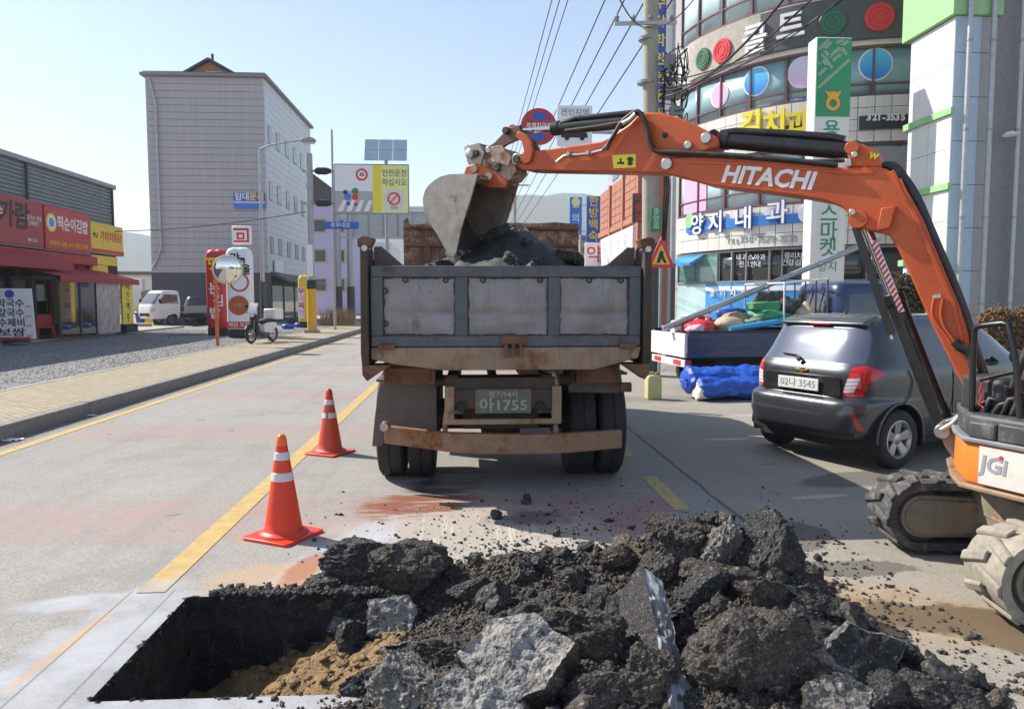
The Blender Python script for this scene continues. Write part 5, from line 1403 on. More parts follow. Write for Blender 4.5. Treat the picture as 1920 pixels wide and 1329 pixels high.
# ------------------------------------------------------------------ lofted vehicle shells
def interp_levels(levels, per=5):
    out = []
    L = [Vector(l) if len(l) <= 4 else l for l in levels]; n = len(levels)
    for i in range(n - 1):
        a, b = levels[i], levels[i+1]
        for k in range(per):
            t_ = k / per; p0, p3 = levels[max(i-1, 0)], levels[min(i+2, n-1)]
            out.append([.5*((2*a[j]) + (b[j]-p0[j])*t_ + (2*p0[j]-5*a[j]+4*b[j]-p3[j])*t_*t_ + (3*a[j]-p0[j]-3*b[j]+p3[j])*t_**3) for j in range(len(a))])
    out.append(list(levels[-1])); return out
def shell_bm(levels, N=120, per=4):
    """stack of rounded plan outlines; level = (z, x_rear, x_front, half_width, squareness)"""
    lv = interp_levels(levels, per); bm = bmesh.new(); rings = []
    for z, xr, xf, w, e in lv:
        cx, a = (xr + xf) / 2, (xf - xr) / 2; ring = []
        for i in range(N):
            # spread samples so that corners and sides both get points
            th = 2*math.pi*(i + .5)/N; c, s_ = math.cos(th), math.sin(th)
            ring.append(bm.verts.new((cx + a*math.copysign(abs(c)**(2/e), c), w*math.copysign(abs(s_)**(2/e), s_), z)))
        rings.append(ring)
    for p, q in zip(rings[:-1], rings[1:]):
        for i in range(N): bm.faces.new((p[i], p[(i+1) % N], q[(i+1) % N], q[i]))
    bm.faces.new(rings[-1]); bm.faces.new(rings[0][::-1])
    bm.normal_update(); return bm
def in_poly(p, poly):
    r = False; n = len(poly)
    for i in range(n):
        a, b = poly[i], poly[(i+1) % n]
        if (a[1] > p[1]) != (b[1] > p[1]) and p[0] < (b[0]-a[0])*(p[1]-a[1])/(b[1]-a[1]) + a[0]: r = not r
    return r
def cut_part(bm, poly, view, name, m, parent, push=0.0, thr=None):
    """cut a panel out of the shell. view: 'rear','front' use (y,z); 'left','right' use (x,z)"""
    ok = {'rear': lambda n: n.x < -.25, 'front': lambda n: n.x > .25, 'left': lambda n: n.y > .35, 'right': lambda n: n.y < -.35}[view]
    if thr: ok = {'rear': lambda n: n.x < -thr, 'front': lambda n: n.x > thr, 'left': lambda n: n.y > thr, 'right': lambda n: n.y < -thr}[view]
    uv = (lambda c: (c.y, c.z)) if view in ('rear', 'front') else (lambda c: (c.x, c.z))
    xs = [p[0] for p in poly]; zs = [p[1] for p in poly]
    def near(f):
        return ok(f.normal) and any(min(xs)-.1 < uv(v.co)[0] < max(xs)+.1 and min(zs)-.1 < uv(v.co)[1] < max(zs)+.1 for v in f.verts)
    for i in range(len(poly)):
        a, b = poly[i], poly[(i+1) % len(poly)]
        du, dz = b[0]-a[0], b[1]-a[1]
        no = Vector((0, dz, -du)) if view in ('rear', 'front') else Vector((dz, 0, -du))
        co = Vector((0, a[0], a[1])) if view in ('rear', 'front') else Vector((a[0], 0, a[1]))
        fs = [f for f in bm.faces if near(f)]
        geom = list({e for f in fs for e in f.edges}) + list({v for f in fs for v in f.verts}) + fs
        bmesh.ops.bisect_plane(bm, geom=geom, dist=1e-5, plane_co=co, plane_no=no)
        bm.normal_update()
    sel = [f for f in bm.faces if ok(f.normal) and in_poly(uv(f.calc_center_median()), poly)]
    if not sel: return None
    mb = MB(); idx = {}; vv = []; ff = []
    for f in sel:
        g = []
        for v in f.verts:
            if v not in idx: idx[v] = len(vv); vv.append(v.co + v.normal * push)
            g.append(idx[v])
        ff.append(g)
    mb.add(vv, ff)
    o = mb.build(name, m, parent, smooth=180)
    bmesh.ops.delete(bm, geom=sel, context='FACES')
    return o
def arch_cut(bm, cx, cz, r, ymin):
    sel = [f for f in bm.faces if abs(f.calc_center_median().y) > ymin and math.hypot(f.calc_center_median().x - cx, f.calc_center_median().z - cz) < r]
    bmesh.ops.delete(bm, geom=sel, context='FACES')
    for v in bm.verts:
        if v.is_boundary and abs(v.co.y) > ymin - .05:
            d = math.hypot(v.co.x - cx, v.co.z - cz)
            if .6 * r < d < r * 1.25 and v.co.z > .16:
                k = r / d; v.co.x = cx + (v.co.x - cx)*k; v.co.z = cz + (v.co.z - cz)*k
def shell_done(bm, name, m, parent, smooth=38):
    loose = [v for v in bm.verts if not v.link_faces]; bmesh.ops.delete(bm, geom=loose, context='VERTS')
    me = bpy.data.meshes.new(name); bm.to_mesh(me); bm.free()
    me.polygons.foreach_set('use_smooth', [True]*len(me.polygons)); me.set_sharp_from_angle(angle=R(smooth))
    return obj_mesh(name, me, m, parent)
def road_wheel(parent, x, y, r, w, side, rim_m='alloy', spokes=5):
    """side: +1 when the outer face looks to +y"""
    e = bpy.data.objects.new('wheel', None); col.objects.link(e); e.parent = parent; e.location = (x, y, r)
    m = Matrix.Rotation(R(-90) * side, 4, 'X')      # local z -> outward
    rim = r * .64; h = w/2
    MB().lathe([(rim, -h*.8), (rim+.01, -h*.9), ((r+rim)/2, -h), (r-.02, -h*.9), (r-.004, -h*.7), (r, -h*.4), (r-.008, -h*.38), (r-.008, -h*.3), (r, -h*.28), (r, h*.28), (r-.008, h*.3), (r-.008, h*.38), (r, h*.4), (r-.004, h*.7), (r-.02, h*.9), ((r+rim)/2, h), (rim+.012, h*.95), (rim, h*.8)], 44, m).build('tyre', 'black_rubber', e, smooth=40)
    rm = MB().lathe([(rim+.004, h*.88), (rim-.008, h*.95), (rim-.016, h*.86), (rim-.03, h*.2), (rim-.035, -h*.5), (.02, -h*.5)], 40, m).build('rim', rim_m, e, smooth=40)
    MB().lathe([(.001, h*.1), (rim-.04, h*.1), (rim-.04, h*.05)], 30, m).build('brake_disc', 'dark_grey', rm, smooth=40)
    if spokes:
        for k in range(spokes):
            a0 = 2*math.pi*k/spokes + .3
            mm = m @ Matrix.Rotation(a0, 4, 'Z')
            wdt = rim * (.21 if spokes <= 6 else .13)
            MB(mm).add([(.03, -wdt*.9, h*.60), (rim-.012, -wdt*1.25, h*.80), (rim-.012, wdt*1.25, h*.80), (.03, wdt*.9, h*.60), (.03, -wdt*.9, h*.25), (rim-.012, -wdt*1.25, h*.35), (rim-.012, wdt*1.25, h*.35), (.03, wdt*.9, h*.25)],
                       [(0,1,2,3),(7,6,5,4),(0,4,5,1),(1,5,6,2),(2,6,7,3),(3,7,4,0)]).build('spoke', rim_m, rm, bev=.008)
        MB().lathe([(.055, h*.3), (.055, h*.62), (.03, h*.72), (.001, h*.72)], 20, m).build('hub_cap', rim_m, rm, smooth=40)
    return e
def badge(parent, p, n, body, size, m, **k): text(body, face_mtx(p, n), size, m, parent, **k)

# ------------------------------------------------------------------ grey hatchback
gl_, gr_ = G(1466, 832), G(1668, 876)
axl = (gr_ - gl_); axl.z = 0
fwd = Vector((-axl.y, axl.x, 0)).normalized()
if fwd.x < 0: fwd = -fwd
mid = (gl_ + gr_) / 2
XA = .60
car = thing('parked_hatchback', 'dark grey hatchback parked with its tail to the road behind the excavator', 'car', tuple(mid - fwd * XA), math.atan2(fwd.y, fwd.x))
lev = [(.27, .20, 3.40, .66, 6.2), (.30, .09, 3.50, .735, 6.2), (.37, .02, 3.56, .775, 6.2), (.50, -.01, 3.60, .79, 6.4), (.60, .0, 3.60, .797, 6.4), (.665, .03, 3.58, .80, 6.4), (.70, .085, 3.54, .80, 5.8), (.80, .095, 3.42, .80, 6.0), (.90, .11, 3.22, .795, 6.0), (.97, .135, 2.95, .785, 6.0), (1.03, .175, 2.80, .765, 6.0), (1.13, .24, 2.64, .73, 5.8), (1.25, .315, 2.44, .69, 6.2), (1.36, .375, 2.24, .655, 6.2), (1.43, .41, 2.08, .625, 6.0), (1.475, .48, 1.92, .575, 5.6), (1.50, .62, 1.70, .48, 4), (1.51, .9, 1.40, .25, 3)]
bm = shell_bm(lev, 168, 4)
for cx in (XA, XA + 2.385): arch_cut(bm, cx, .30, .345, .5)
rw = cut_part(bm, [(-.63,1.03),(.63,1.03),(.61,1.16),(.575,1.28),(.54,1.365),(-.54,1.365),(-.575,1.28),(-.61,1.16)], 'rear', 'rear_window', 'glass_rear', car)
for s in (-1, 1):
    side = 'left' if s > 0 else 'right'
    for i in range(4): z0 = .748 + i*.036; cut_part(bm, [(s*(.505 + i*.008), z0), (s*(.60 + i*.01), z0 + .012), (s*(.605 + i*.01), z0 + .042), (s*(.513 + i*.008), z0 + .03)], 'rear', 'reversing_lamp', 'lamp_clear', car, .006)
    tl = cut_part(bm, [(s*.495,.72),(s*.515,.80),(s*.55,.985),(s*.62,1.015),(s*.82,1.03),(s*.82,.80),(s*.66,.72)], 'rear', 'tail_lamp', 'car_tail_red', car, .004, .62)
    cut_part(bm, [(.02,.80),(.02,1.03),(.20,1.03),(.40,.955),(.30,.89),(.14,.79)], side, 'tail_lamp_side', 'car_tail_red', car, .004, .5)
    cut_part(bm, [(.60,1.035),(.66,1.30),(.74,1.335),(1.34,1.395),(1.34,1.0)], side, 'rear_side_window', 'glass_car', car)
    cut_part(bm, [(1.41,1.0),(1.41,1.40),(1.92,1.375),(2.12,1.30),(2.50,1.05),(2.46,.99)], side, 'front_side_window', 'glass_car', car)
    cut_part(bm, [(.34,1.04),(.46,1.24),(.56,1.27),(.555,1.035)], side, 'quarter_panel_trim', 'glass_car', car)
    # fat reflector blade in the bumper corner
    cut_part(bm, [(s*.665,.40),(s*.635,.56),(s*.655,.565),(s*.695,.41)], 'rear', 'rear_reflector', 'car_tail_red', car, .006)
    # arch lips and dark liners
    for cx in (XA, XA + 2.385):
        MB().tube([(cx + .348*math.cos(a), s*.788, .30 + .348*math.sin(a)) for a in [R(-8 + q*8) for q in range(25)]], .013, 8).build('arch_lip', 'car_paint', car, smooth=60)
        MB().add([(cx + .352*math.cos(R(a)), s*yy_, max(.20, .30 + .352*math.sin(R(a)))) for a in range(-18, 199, 9) for yy_ in (.50, .782)], [(2*i, 2*i+1, 2*i+3, 2*i+2) for i in range(24)]).build('wheel_liner', 'interior_dark', car)
        road_wheel(car, cx, s*.70, .292, .17, s)
    # door seams, handle, mirror
    for path in ([(.60,s*.803,.64),(.70,s*.803,.72),(.735,s*.80,.86),(.68,s*.79,.97)], [(1.375,s*.803,.30),(1.375,s*.805,.6),(1.375,s*.80,.9),(1.375,s*.772,1.0)], [(2.35,s*.803,.30),(2.42,s*.80,.7),(2.5,s*.785,.97)]):
        MB().tube(path, .005, 6).build('door_seam', 'black_matte', car)
    MB().prism([(1.50,.86),(1.68,.87),(1.70,.89),(1.52,.885)], s*.79, s*.825, 'y').build('door_handle', 'car_paint', car, bev=.006)
    MB().lathe([(.0,-.07),(.06,-.05),(.075,0),(.06,.06),(.0,.08)], 16, Matrix.Translation((2.3, s*.90, 1.05))).build('wing_mirror', 'car_paint', car, smooth=50)
bump_lo = cut_part(bm, [(-.60,.26),(.60,.26),(.64,.375),(-.64,.375)], 'rear', 'lower_valance', 'black_matte', car)
cut_part(bm, [(-.80,1.05),(.80,1.05),(.58,1.38),(-.58,1.38)], 'front', 'windscreen', 'glass_car', car)
body = shell_done(bm, 'body', 'car_paint', car)
MB().bx(.25, 3.3, -.62, .62, .18, .26).build('underbody', 'black_matte', car)
MB().bx(.3, 2.6, -.60, .60, .45, .95).build('cabin', 'interior_dark', car)
# roof spoiler with brake lamp, plate, emblem, wiper, aerial
sp = MB(); pr = [(.36,1.39),(.37,1.43),(.55,1.492),(.62,1.48),(.45,1.38)]
sp.prism(pr, -.52, .52, 'y').build('roof_spoiler', 'car_paint', car, bev=.02, seg=3)
MB().bx(.352, .39, -.12, .12, 1.392, 1.41).build('brake_lamp', 'car_tail_red', car)
MB().prism([(-.50,.705),(.50,.705),(.47,.90),(-.47,.90)], .0, .012, 'x', f=lambda p, q, t_: (.088 - t_ + (q-.7)*.1, p, q)).build('tailgate_recess', 'black_paint', car, bev=.01)
np_ = MB().bx(.052, .068, -.255, .255, .74, .86).build('number_plate', 'plate_white', car, bev=.004)
badge(np_, (.0505, 0, .80), (-1,0,0), '02나 3545', .10, 'print_grey', width=.44, ext=.001)
MB().add([(.100,y,z) for y, z in ((.075,.945),(.02,.945),(.02,.96),(-.02,.96),(-.02,.945),(-.075,.945),(-.065,.925),(-.02,.925),(-.02,.912),(.02,.912),(.02,.925),(.065,.925))] + [(.12,y,z) for y, z in ((.075,.945),(.02,.945),(.02,.96),(-.02,.96),(-.02,.945),(-.075,.945),(-.065,.925),(-.02,.925),(-.02,.912),(.02,.912),(.02,.925),(.065,.925))],
         [tuple(range(12))] + [(i, (i+1) % 12, (i+1) % 12 + 12, i + 12) for i in range(12)]).build('emblem', 'gold', car)
badge(car, (.098, -.42, .885), (-1,0,0), 'LT', .035, 'chrome', ext=.002)
MB().tube([(.165,.06,1.045),(.185,.15,1.075),(.195,.33,1.085)], [.014,.01,.006], 8).build('rear_wiper', 'black_matte', car, smooth=60)
MB().lathe([(.03,0),(.028,.02),(.02,.025),(.001,.026)], 14, Matrix.Translation((.14,.06,1.04)) @ Matrix.Rotation(R(-70), 4, 'Y')).build('wiper_boss', 'black_matte', car, smooth=50)
MB().lathe([(.035,0),(.02,.02),(.006,.06),(.001,.062)], 12, Matrix.Translation((.75,0,1.48))).build('aerial', 'black_matte', car, smooth=50)

# ------------------------------------------------------------------ navy pickup with junk
pk = thing('navy_pickup', 'navy blue pickup with drop-side bed parked behind the hatchback', 'pickup', (3.68, 13.55, 0), R(7))
L1 = 2.78; HW = .80
MB().bx(0, L1, -HW, HW, .66, .72).build('bed_floor', 'dark_grey', pk)
for s in (-1, 1):
    sd_ = MB().bx(.03, L1, *sorted((s*HW, s*(HW+.035))), .64, 1.08).build('drop_side', 'navy_paint', pk, bev=.008)
    for z in (.78, .92): MB().bx(.06, L1 - .03, *sorted((s*(HW+.035), s*(HW+.046))), z, z + .05).build('side_ridge', 'navy_paint', sd_, bev=.004)
    MB().bx(.03, L1, *sorted((s*(HW-.01), s*(HW+.05))), 1.08, 1.11).build('side_cap', 'black_paint', sd_, bev=.006)
    MB().bx(.0, .10, *sorted((s*.55, s*.8)), .50, .60).build('tail_lamp', 'car_tail_red', pk, bev=.006)
    for x in (.75, 3.45): road_wheel(pk, x, s*.66, .30, .19, s, 'dark_grey', 0)
    MB().bx(.3, 1.2, *sorted((s*.5, s*.78)), .60, .64).build('wheel_guard', 'black_matte', pk)
MB().bx(-.03, .03, -HW, HW, .64, 1.06).build('tailgate', 'white_paint', pk, bev=.008)
MB().bx(-.02, .06, -.78, .78, .47, .60).build('rear_bar', 'white_paint', pk, bev=.01)
MB().bx(-.03, -.015, .30, .62, .50, .585).build('reflector_strip', 'red_print', pk); MB().bx(-.03, -.015, -.62, -.30, .50, .585).build('reflector_strip', 'red_print', pk)
for y in (-.38, .30): MB().bx(.1, 4.2, y, y + .08, .45, .62).build('chassis_rail', 'black_matte', pk)
bm = shell_bm([(.40, 2.95, 4.62, .76, 6), (.6, 2.90, 4.70, .80, 6), (1.0, 2.88, 4.68, .82, 6), (1.25, 2.88, 4.58, .815, 6), (1.6, 2.90, 4.32, .77, 6), (1.88, 2.95, 4.10, .71, 6), (1.97, 3.05, 3.95, .62, 5), (2.0, 3.3, 3.7, .35, 4)], 110, 4)
arch_cut(bm, 3.45, .30, .38, .5)
for s, v_ in ((1, 'left'), (-1, 'right')):
    cut_part(bm, [(3.12,1.22),(3.16,1.75),(3.98,1.78),(4.28,1.30),(4.25,1.22)], v_, 'side_window', 'glass_dark', pk)
cut_part(bm, [(-.60,1.35),(.60,1.35),(.55,1.78),(-.55,1.78)], 'rear', 'rear_window', 'glass_dark', pk)
cut_part(bm, [(-.70,1.25),(.70,1.25),(.62,1.82),(-.62,1.82)], 'front', 'windscreen', 'glass_dark', pk)
shell_done(bm, 'cab', 'navy_paint', pk)
# rack behind the cab
rk = MB().tube([(L1-.05,-.72,1.0),(L1-.05,-.72,2.02),(L1-.05,.72,2.02),(L1-.05,.72,1.0)], .022, 8).build('cab_rack', 'navy_paint', pk, smooth=50)
for y in (-.36, 0, .36): MB().tube([(L1-.05,y,1.05),(L1-.05,y,2.02)], .014, 8).build('rack_bar', 'navy_paint', rk, smooth=50)
MB().tube([(L1-.9,-.72,1.95),(L1-.05,-.72,2.02)], .018, 8).tube([(L1-.9,.72,1.95),(L1-.05,.72,2.02)], .018, 8).tube([(L1-.9,-.72,1.1),(L1-.9,-.72,1.95),(L1-.9,.72,1.95),(L1-.9,.72,1.1)], .018, 8).build('rack_top', 'white_paint', rk, smooth=50)
# the junk in the bed, each a thing of its own
PKM = wm(pk)
def inbed(x, y, z): return PKM @ Vector((x, y, z))
def lumpy(name, label, cat, c, size, m, seed, sub=3, amp=.25, group='goods piled on the pickup bed'):
    bm = bmesh.new(); bmesh.ops.create_icosphere(bm, subdivisions=sub, radius=1)
    for v in bm.verts:
        q = v.co * 1.6 + Vector((seed*3.1, seed, 0)); k = 1 + amp * mnoise.fractal(q, 1, 2, 4)
        v.co = Vector((v.co.x*size[0], v.co.y*size[1], v.co.z*size[2])) * k
    me = bpy.data.meshes.new(name); bm.to_mesh(me); bm.free(); me.polygons.foreach_set('use_smooth', [True]*len(me.polygons))
    o = obj_mesh(name, me, m, None, c); return tag(o, label, cat, group)
lumpy('cloth_bundle', 'red and white rag bundle at the tail end of the pickup bed', 'rags', inbed(.45, -.35, 1.12), (.30,.28,.17), 'red_print', 1)
lumpy('rag_bundle', 'pink crumpled rag beside the red bundle on the pickup bed', 'rags', inbed(.28, -.55, 1.12), (.16,.16,.10), 'pink_print', 2)
lumpy('paper_sack', 'beige paper sack lying on the pickup bed', 'sack', inbed(.95, -.45, 1.17), (.27,.22,.17), 'sack_beige', 3)
lumpy('brown_sack', 'brown sack lying behind the beige one on the pickup bed', 'sack', inbed(1.25, -.15, 1.25), (.28,.24,.18), 'wood', 4)
lumpy('folded_net', 'green folded net heaped near the cab end of the bed', 'net', inbed(1.75, -.3, 1.34), (.40,.30,.15), 'hose_green', 5, amp=.5)
lumpy('blue_sheet', 'blue plastic sheet crumpled in the middle of the bed', 'sheet', inbed(1.35, .2, 1.32), (.30,.25,.17), 'tarp_blue', 6, amp=.4)
lumpy('dark_bag', 'dark tool bag leaning against the cab rack', 'bag', inbed(2.2, -.2, 1.42), (.26,.3,.3), 'grip', 7, amp=.4)
lumpy('white_bag', 'white bag with pink print under the cab rack', 'bag', inbed(2.45, -.45, 1.32), (.2,.2,.24), 'sack_beige', 8, amp=.3)
lumpy('white_sheet', 'white sheet draped over the front of the pickup bed', 'sheet', inbed(2.5, -.62, 1.15), (.42,.22,.14), 'white_paint', 9, amp=.3)
for k, (nm, lab, cat, c_, sz_, m_) in enumerate((('paint_bucket', 'small white bucket standing at the tail of the pickup bed', 'bucket', (.15, -.1, 1.12), (.13,.13,.15), 'white_paint'), ('cardboard_box', 'flattened brown carton among the sacks on the pickup', 'carton', (.75, .1, 1.2), (.22,.3,.12), 'sack_beige'), ('rag_bundle', 'dark red rag on top of the sacks on the pickup', 'rags', (.62, -.2, 1.26), (.16,.14,.08), 'maroon_sign'), ('rope_coil', 'grey rope coil beside the green net on the pickup', 'rope', (1.45, -.55, 1.24), (.18,.14,.09), 'mid_grey'), ('camo_cover', 'brown camouflage cover bunched against the cab rack', 'cover', (2.05, .1, 1.55), (.3,.4,.25), 'camo_cloth'))): lumpy(nm, lab, cat, inbed(*c_), sz_, m_, 60 + k, amp=.55)
tag(MB().tube([inbed(.85, -.72, 1.12), inbed(2.35, -.66, 1.34)], .055, 12).build('plastic_pipe', 'pipe_blue', loc=inbed(.85, -.72, 1.12), smooth=50), 'bright blue plastic pipe lying along the pickup bed', 'pipe', 'goods piled on the pickup bed')
tag(MB().tube([inbed(1.2, -.60, 1.22), inbed(2.3, -.55, 1.36)], .035, 10).build('green_pipe', 'hose_green', loc=inbed(1.2, -.6, 1.22), smooth=50), 'pale green pipe resting above the blue pipe on the pickup', 'pipe', 'goods piled on the pickup bed')
hose_pts = [inbed(1.7 + .3*math.cos(a*.9), -.35 + .22*math.sin(a*.9), 1.47 + a*.006) for a in range(24)]
tag(MB().tube(hose_pts, .03, 8).build('garden_hose', 'hose_green', loc=inbed(1.7, -.35, 1.47), smooth=60), 'coiled green hose on top of the load near the rack', 'hose', 'goods piled on the pickup bed')
pa_, pb_ = atY(1243, 617, 13.3), atY(1650, 446, 14.2)
po = MB().cyl(pa_, pb_, .055, n=16).build('steel_mast', 'tube_grey', loc=pa_, smooth=40, bev=.006); tag(po, 'long grey steel pole slanting from the pickup tail up over its cab', 'pole')
d_ = (pb_ - pa_).normalized()
MB().cyl(pa_ - d_*.06, pa_ + d_*.12, .075, n=14).build('pole_clamp', 'bare_steel', po, world=True) if False else None
for k in (.2, .45, .7): MB().cyl(pa_.lerp(pb_, k) - d_*.03 - pa_, pa_.lerp(pb_, k) + d_*.03 - pa_, .066, n=14).build('pole_collar', 'bare_steel', po, smooth=40)

# ------------------------------------------------------------------ tarp roll, jerrycan, bicycle
g = G(1300, 752)
tp = thing('tarp_bundle', 'shiny blue tarpaulin roll lying on the forecourt beside the hatchback', 'tarpaulin', (g.x, g.y + .25, 0), R(6))
def roll(L, r, c, seed, m, name, parent):
    v, f = [], []; n, k = 48, 90
    for i in range(k + 1):
        x = L * i / k; e = min(1, min(i, k - i) / 4 + .35)
        for j in range(n):
            a = 2*math.pi*j/n; rr_ = r * (.9 + .22 * pnoise(x*3 + seed, math.cos(a)*1.2, math.sin(a)*1.2, 4) + .08*abs(pnoise(x*7 + seed, math.cos(a)*2.5, math.sin(a)*2.5, 3)) - .03*abs(pnoise(x*16, math.cos(a)*7, math.sin(a)*7 + seed, 3))) * (.6 + .4*e)
            z = c[2] + rr_*math.sin(a)*.85
            v.append((x + c[0] + .03*pnoise(a*2, x*4, seed), c[1] + rr_*math.cos(a)*1.15, max(.006, z)))
    for i in range(k):
        for j in range(n): f.append((i*n+j, i*n+(j+1) % n, (i+1)*n+(j+1) % n, (i+1)*n+j))
    f += [tuple(range(n-1, -1, -1)), tuple(range(k*n, (k+1)*n))]
    return MB().add(v, f).build(name, m, parent, smooth=60)
roll(1.75, .29, (-.02, .12, .30), 1, 'tarp_blue', 'tarp_roll', tp); roll(1.6, .22, (.05, -.16, .2), 5, 'tarp_blue', 'tarp_roll', tp)
lm = roll(.25, .17, (.03, -.18, .17), 8, 'white_paint', 'white_lining', tp)
roll(.1, .12, (-.04, .12, .26), 9, 'print_blue', 'tarp_end', tp)
g = G(1224, 748)
jc = thing('jerrycan', 'pale yellow plastic jerrycan with orange cap standing by the pickup tail', 'jerrycan', (g.x, g.y, 0), R(8))
MB().prism([(-.12,.0),(.12,.0),(.125,.02),(.125,.33),(.11,.37),(.06,.40),(-.09,.40),(-.12,.37)], -.09, .09, 'y').build('can_body', 'jerrycan', jc, bev=.02, seg=3)
MB().tube([(-.10,0,.385),(-.09,0,.44),(0,0,.445),(.03,0,.40)], .018, 8).build('handle', 'jerrycan', jc, smooth=60)
MB().cyl((.07,0,.385), (.075,0,.45), .032, n=14).build('cap', 'orange_pole', jc, smooth=40, bev=.004)
import bisect
plain('sack_pale', (.40,.37,.32), .7, var=.15, scale=3, dirt=.3)
glass('glass_mid_teal', (.27,.46,.50), .3)
# ------------------------------------------------------------------ clinic building with the curved front
def catmull(P_, per):
    out = []
    for i in range(len(P_) - 1):
        p0, p1, p2, p3 = P_[max(i-1,0)], P_[i], P_[i+1], P_[min(i+2, len(P_)-1)]
        for k in range(per):
            t_ = k / per; out.append(.5 * ((2*p1) + (p2-p0)*t_ + (2*p0-5*p1+4*p2-p3)*t_*t_ + (3*p1-p0-3*p2+p3)*t_**3))
    out.append(P_[-1]); return out
FAC = catmull([Vector(p) for p in ((9.15,32.5),(9.6,30.6),(10.6,28.6),(12.0,27.1),(13.8,26.2),(16.0,25.7),(20.0,25.3))], 24)
FS = [0.0]
for a, b in zip(FAC[:-1], FAC[1:]): FS.append(FS[-1] + (b - a).length)
FL = FS[-1]
def fac(s_, off=0.0, z=0.0):
    """point and outward normal on the curved front at arc length s_"""
    s_ = max(0, min(FL - 1e-4, s_)); i = min(bisect.bisect_right(FS, s_) - 1, len(FAC)-2)
    t_ = (s_ - FS[i]) / (FS[i+1] - FS[i]); p = FAC[i].lerp(FAC[i+1], t_)
    j0, j1 = max(i-1, 0), min(i+2, len(FAC)-1); d = (FAC[j1] - FAC[j0]).normalized(); n = Vector((-d.y, d.x))
    if n.y > 0 and n.x > 0: n = -n
    if n.dot(Vector((0,0)) - p) < 0: n = -n
    q = p + n * off
    return Vector((q.x, q.y, z)), Vector((n.x, n.y, 0)), Vector((d.x, d.y, 0))
FSC = {}
def fac_s(px):
    if px in FSC: return FSC[px]
    FSC[px] = fac_s_(px); return FSC[px]
def fac_s_(px):
    """arc length where the sight line through photo column px meets the front"""
    best, bs = 1e9, 0
    r_ = ray(px, 562)
    for k in range(401):
        s_ = FL * k / 400; p = FTAB[k]; e = abs(r_.x * p.y - r_.y * p.x) / r_.length
        if e < best: best, bs = e, s_
    return bs
def fz(px, py):
    s_ = fac_s(px); p, n, d = fac(s_); r_ = ray(px, py); return s_, CAMZ + r_.z * (p.y / r_.y)
FTAB = [fac(FL * k / 400)[0] for k in range(401)]
clinic = thing('clinic_building', 'curved corner building with pale tiles, teal window bands and clinic signs', 'building', (12.0, 27.5, 0))
def band(s0, s1, z0, z1, o0, o1, n=40):
    v, f = [], []
    for i in range(n + 1):
        s_ = s0 + (s1 - s0) * i / n
        for off, z in ((o0, z0), (o1, z0), (o1, z1), (o0, z1)): v.append(fac(s_, off, z)[0])
    for i in range(n):
        for k in range(4): f.append((i*4+k, (i+1)*4+k, (i+1)*4+(k+1) % 4, i*4+(k+1) % 4))
    f += [(0,1,2,3), (n*4+3, n*4+2, n*4+1, n*4)]
    return MB().add(v, f)
def cpart(mb, name, m, parent=None, **k): return mb.build(name, m, parent or clinic, world=True, **k)
core = MB()
pv_ = [fac(FL*i/40, -.45)[0] for i in range(41)]
cpart(core.prism([(p.x, p.y) for p in pv_] + [(20, 40), (9.6, 40)], 0, 17, 'z'), 'core_wall', 'tile_grey')
# tiles, one by one
def tiles(z0, z1, rows, w, m, parent=None):
    h = (z1 - z0) / rows; nsz = int(FL / w)
    me = MB().bx(-w/2 + .012, w/2 - .012, -.05, 0, .01, h - .012).mesh('wall_tile')
    base = cpart(band(0, FL, z0, z1, -.45, -.045), 'tile_backing', 'mid_grey')
    im = wm(base).inverted()
    for r_ in range(rows):
        for k in range(nsz):
            s_ = (k + .5) * w
            if s_ > fac_s(1720): continue
            p, n, d = fac(s_, random.Random(k*31+r_).uniform(-.006, .006), z0 + r_*h)
            o = obj_mesh('wall_tile', me, m, base)
            mm = Matrix((d, -n, Vector((0,0,1)))).transposed().to_4x4(); mm.translation = p; o.matrix_basis = im @ mm
tiles(3.62, 5.15, 3, .62, 'tile_white'); tiles(7.2, 8.80, 4, .55, 'tile_white'); 
cpart(band(0, FL, 10.55, 12.3, -.45, 0), 'spandrel', 'tile_white')
cpart(band(0, FL, 15.0, 17.2, -.45, 0), 'parapet', 'tile_white')
def windows(z0, z1, w, gm, trans, fm='frame_brown', s0=0.0, s1=None):
    s1 = s1 or FL; n = max(1, round((s1 - s0) / w)); w = (s1 - s0) / n
    for k in range(n):
        a = s0 + k*w
        if a > fac_s(1730): continue
        pn = cpart(band(a + .03, a + w - .03, z0, z1, -.16, -.12, 5), 'window_pane', gm, smooth=180)
        cpart(band(a - .03, a + .03, z0, z1, -.2, -.03, 1), 'mullion', fm, pn)
        for zt in trans: cpart(band(a + .03, a + w - .03, zt - .025, zt + .025, -.2, -.05, 4), 'transom', fm, pn)
    for z in (z0, z1): cpart(band(s0, s1, z - .04, z + .04, -.2, -.01, 40), 'window_rail', fm)
windows(8.84, 10.5, 1.45, 'glass_mid_teal', (9.22,)); windows(12.34, 15.0, 1.45, 'glass_teal', (13.0,)); windows(5.2, 7.15, 1.6, 'glass_teal', (5.75,))
windows(2.35, 3.55, 1.5, 'glass_dark', (), 'mid_grey')
cpart(band(0, fac_s(1345), 2.36, 3.54, -.11, -.09, 10), 'green_film', 'glass_green')
cpart(band(fac_s(1322), FL, .35, 2.3, -.2, -.02), 'blue_apron_panel', 'blue_light'); cpart(band(fac_s(1322), FL, 2.0, 2.18, -.02, -.005), 'white_stripe', 'print_white')
cpart(band(0, FL, 0, .4, -.3, .02), 'plinth', 'concrete')
cpart(band(0, fac_s(1322), .4, 2.3, -.2, -.06), 'shop_glass', 'glass_teal')
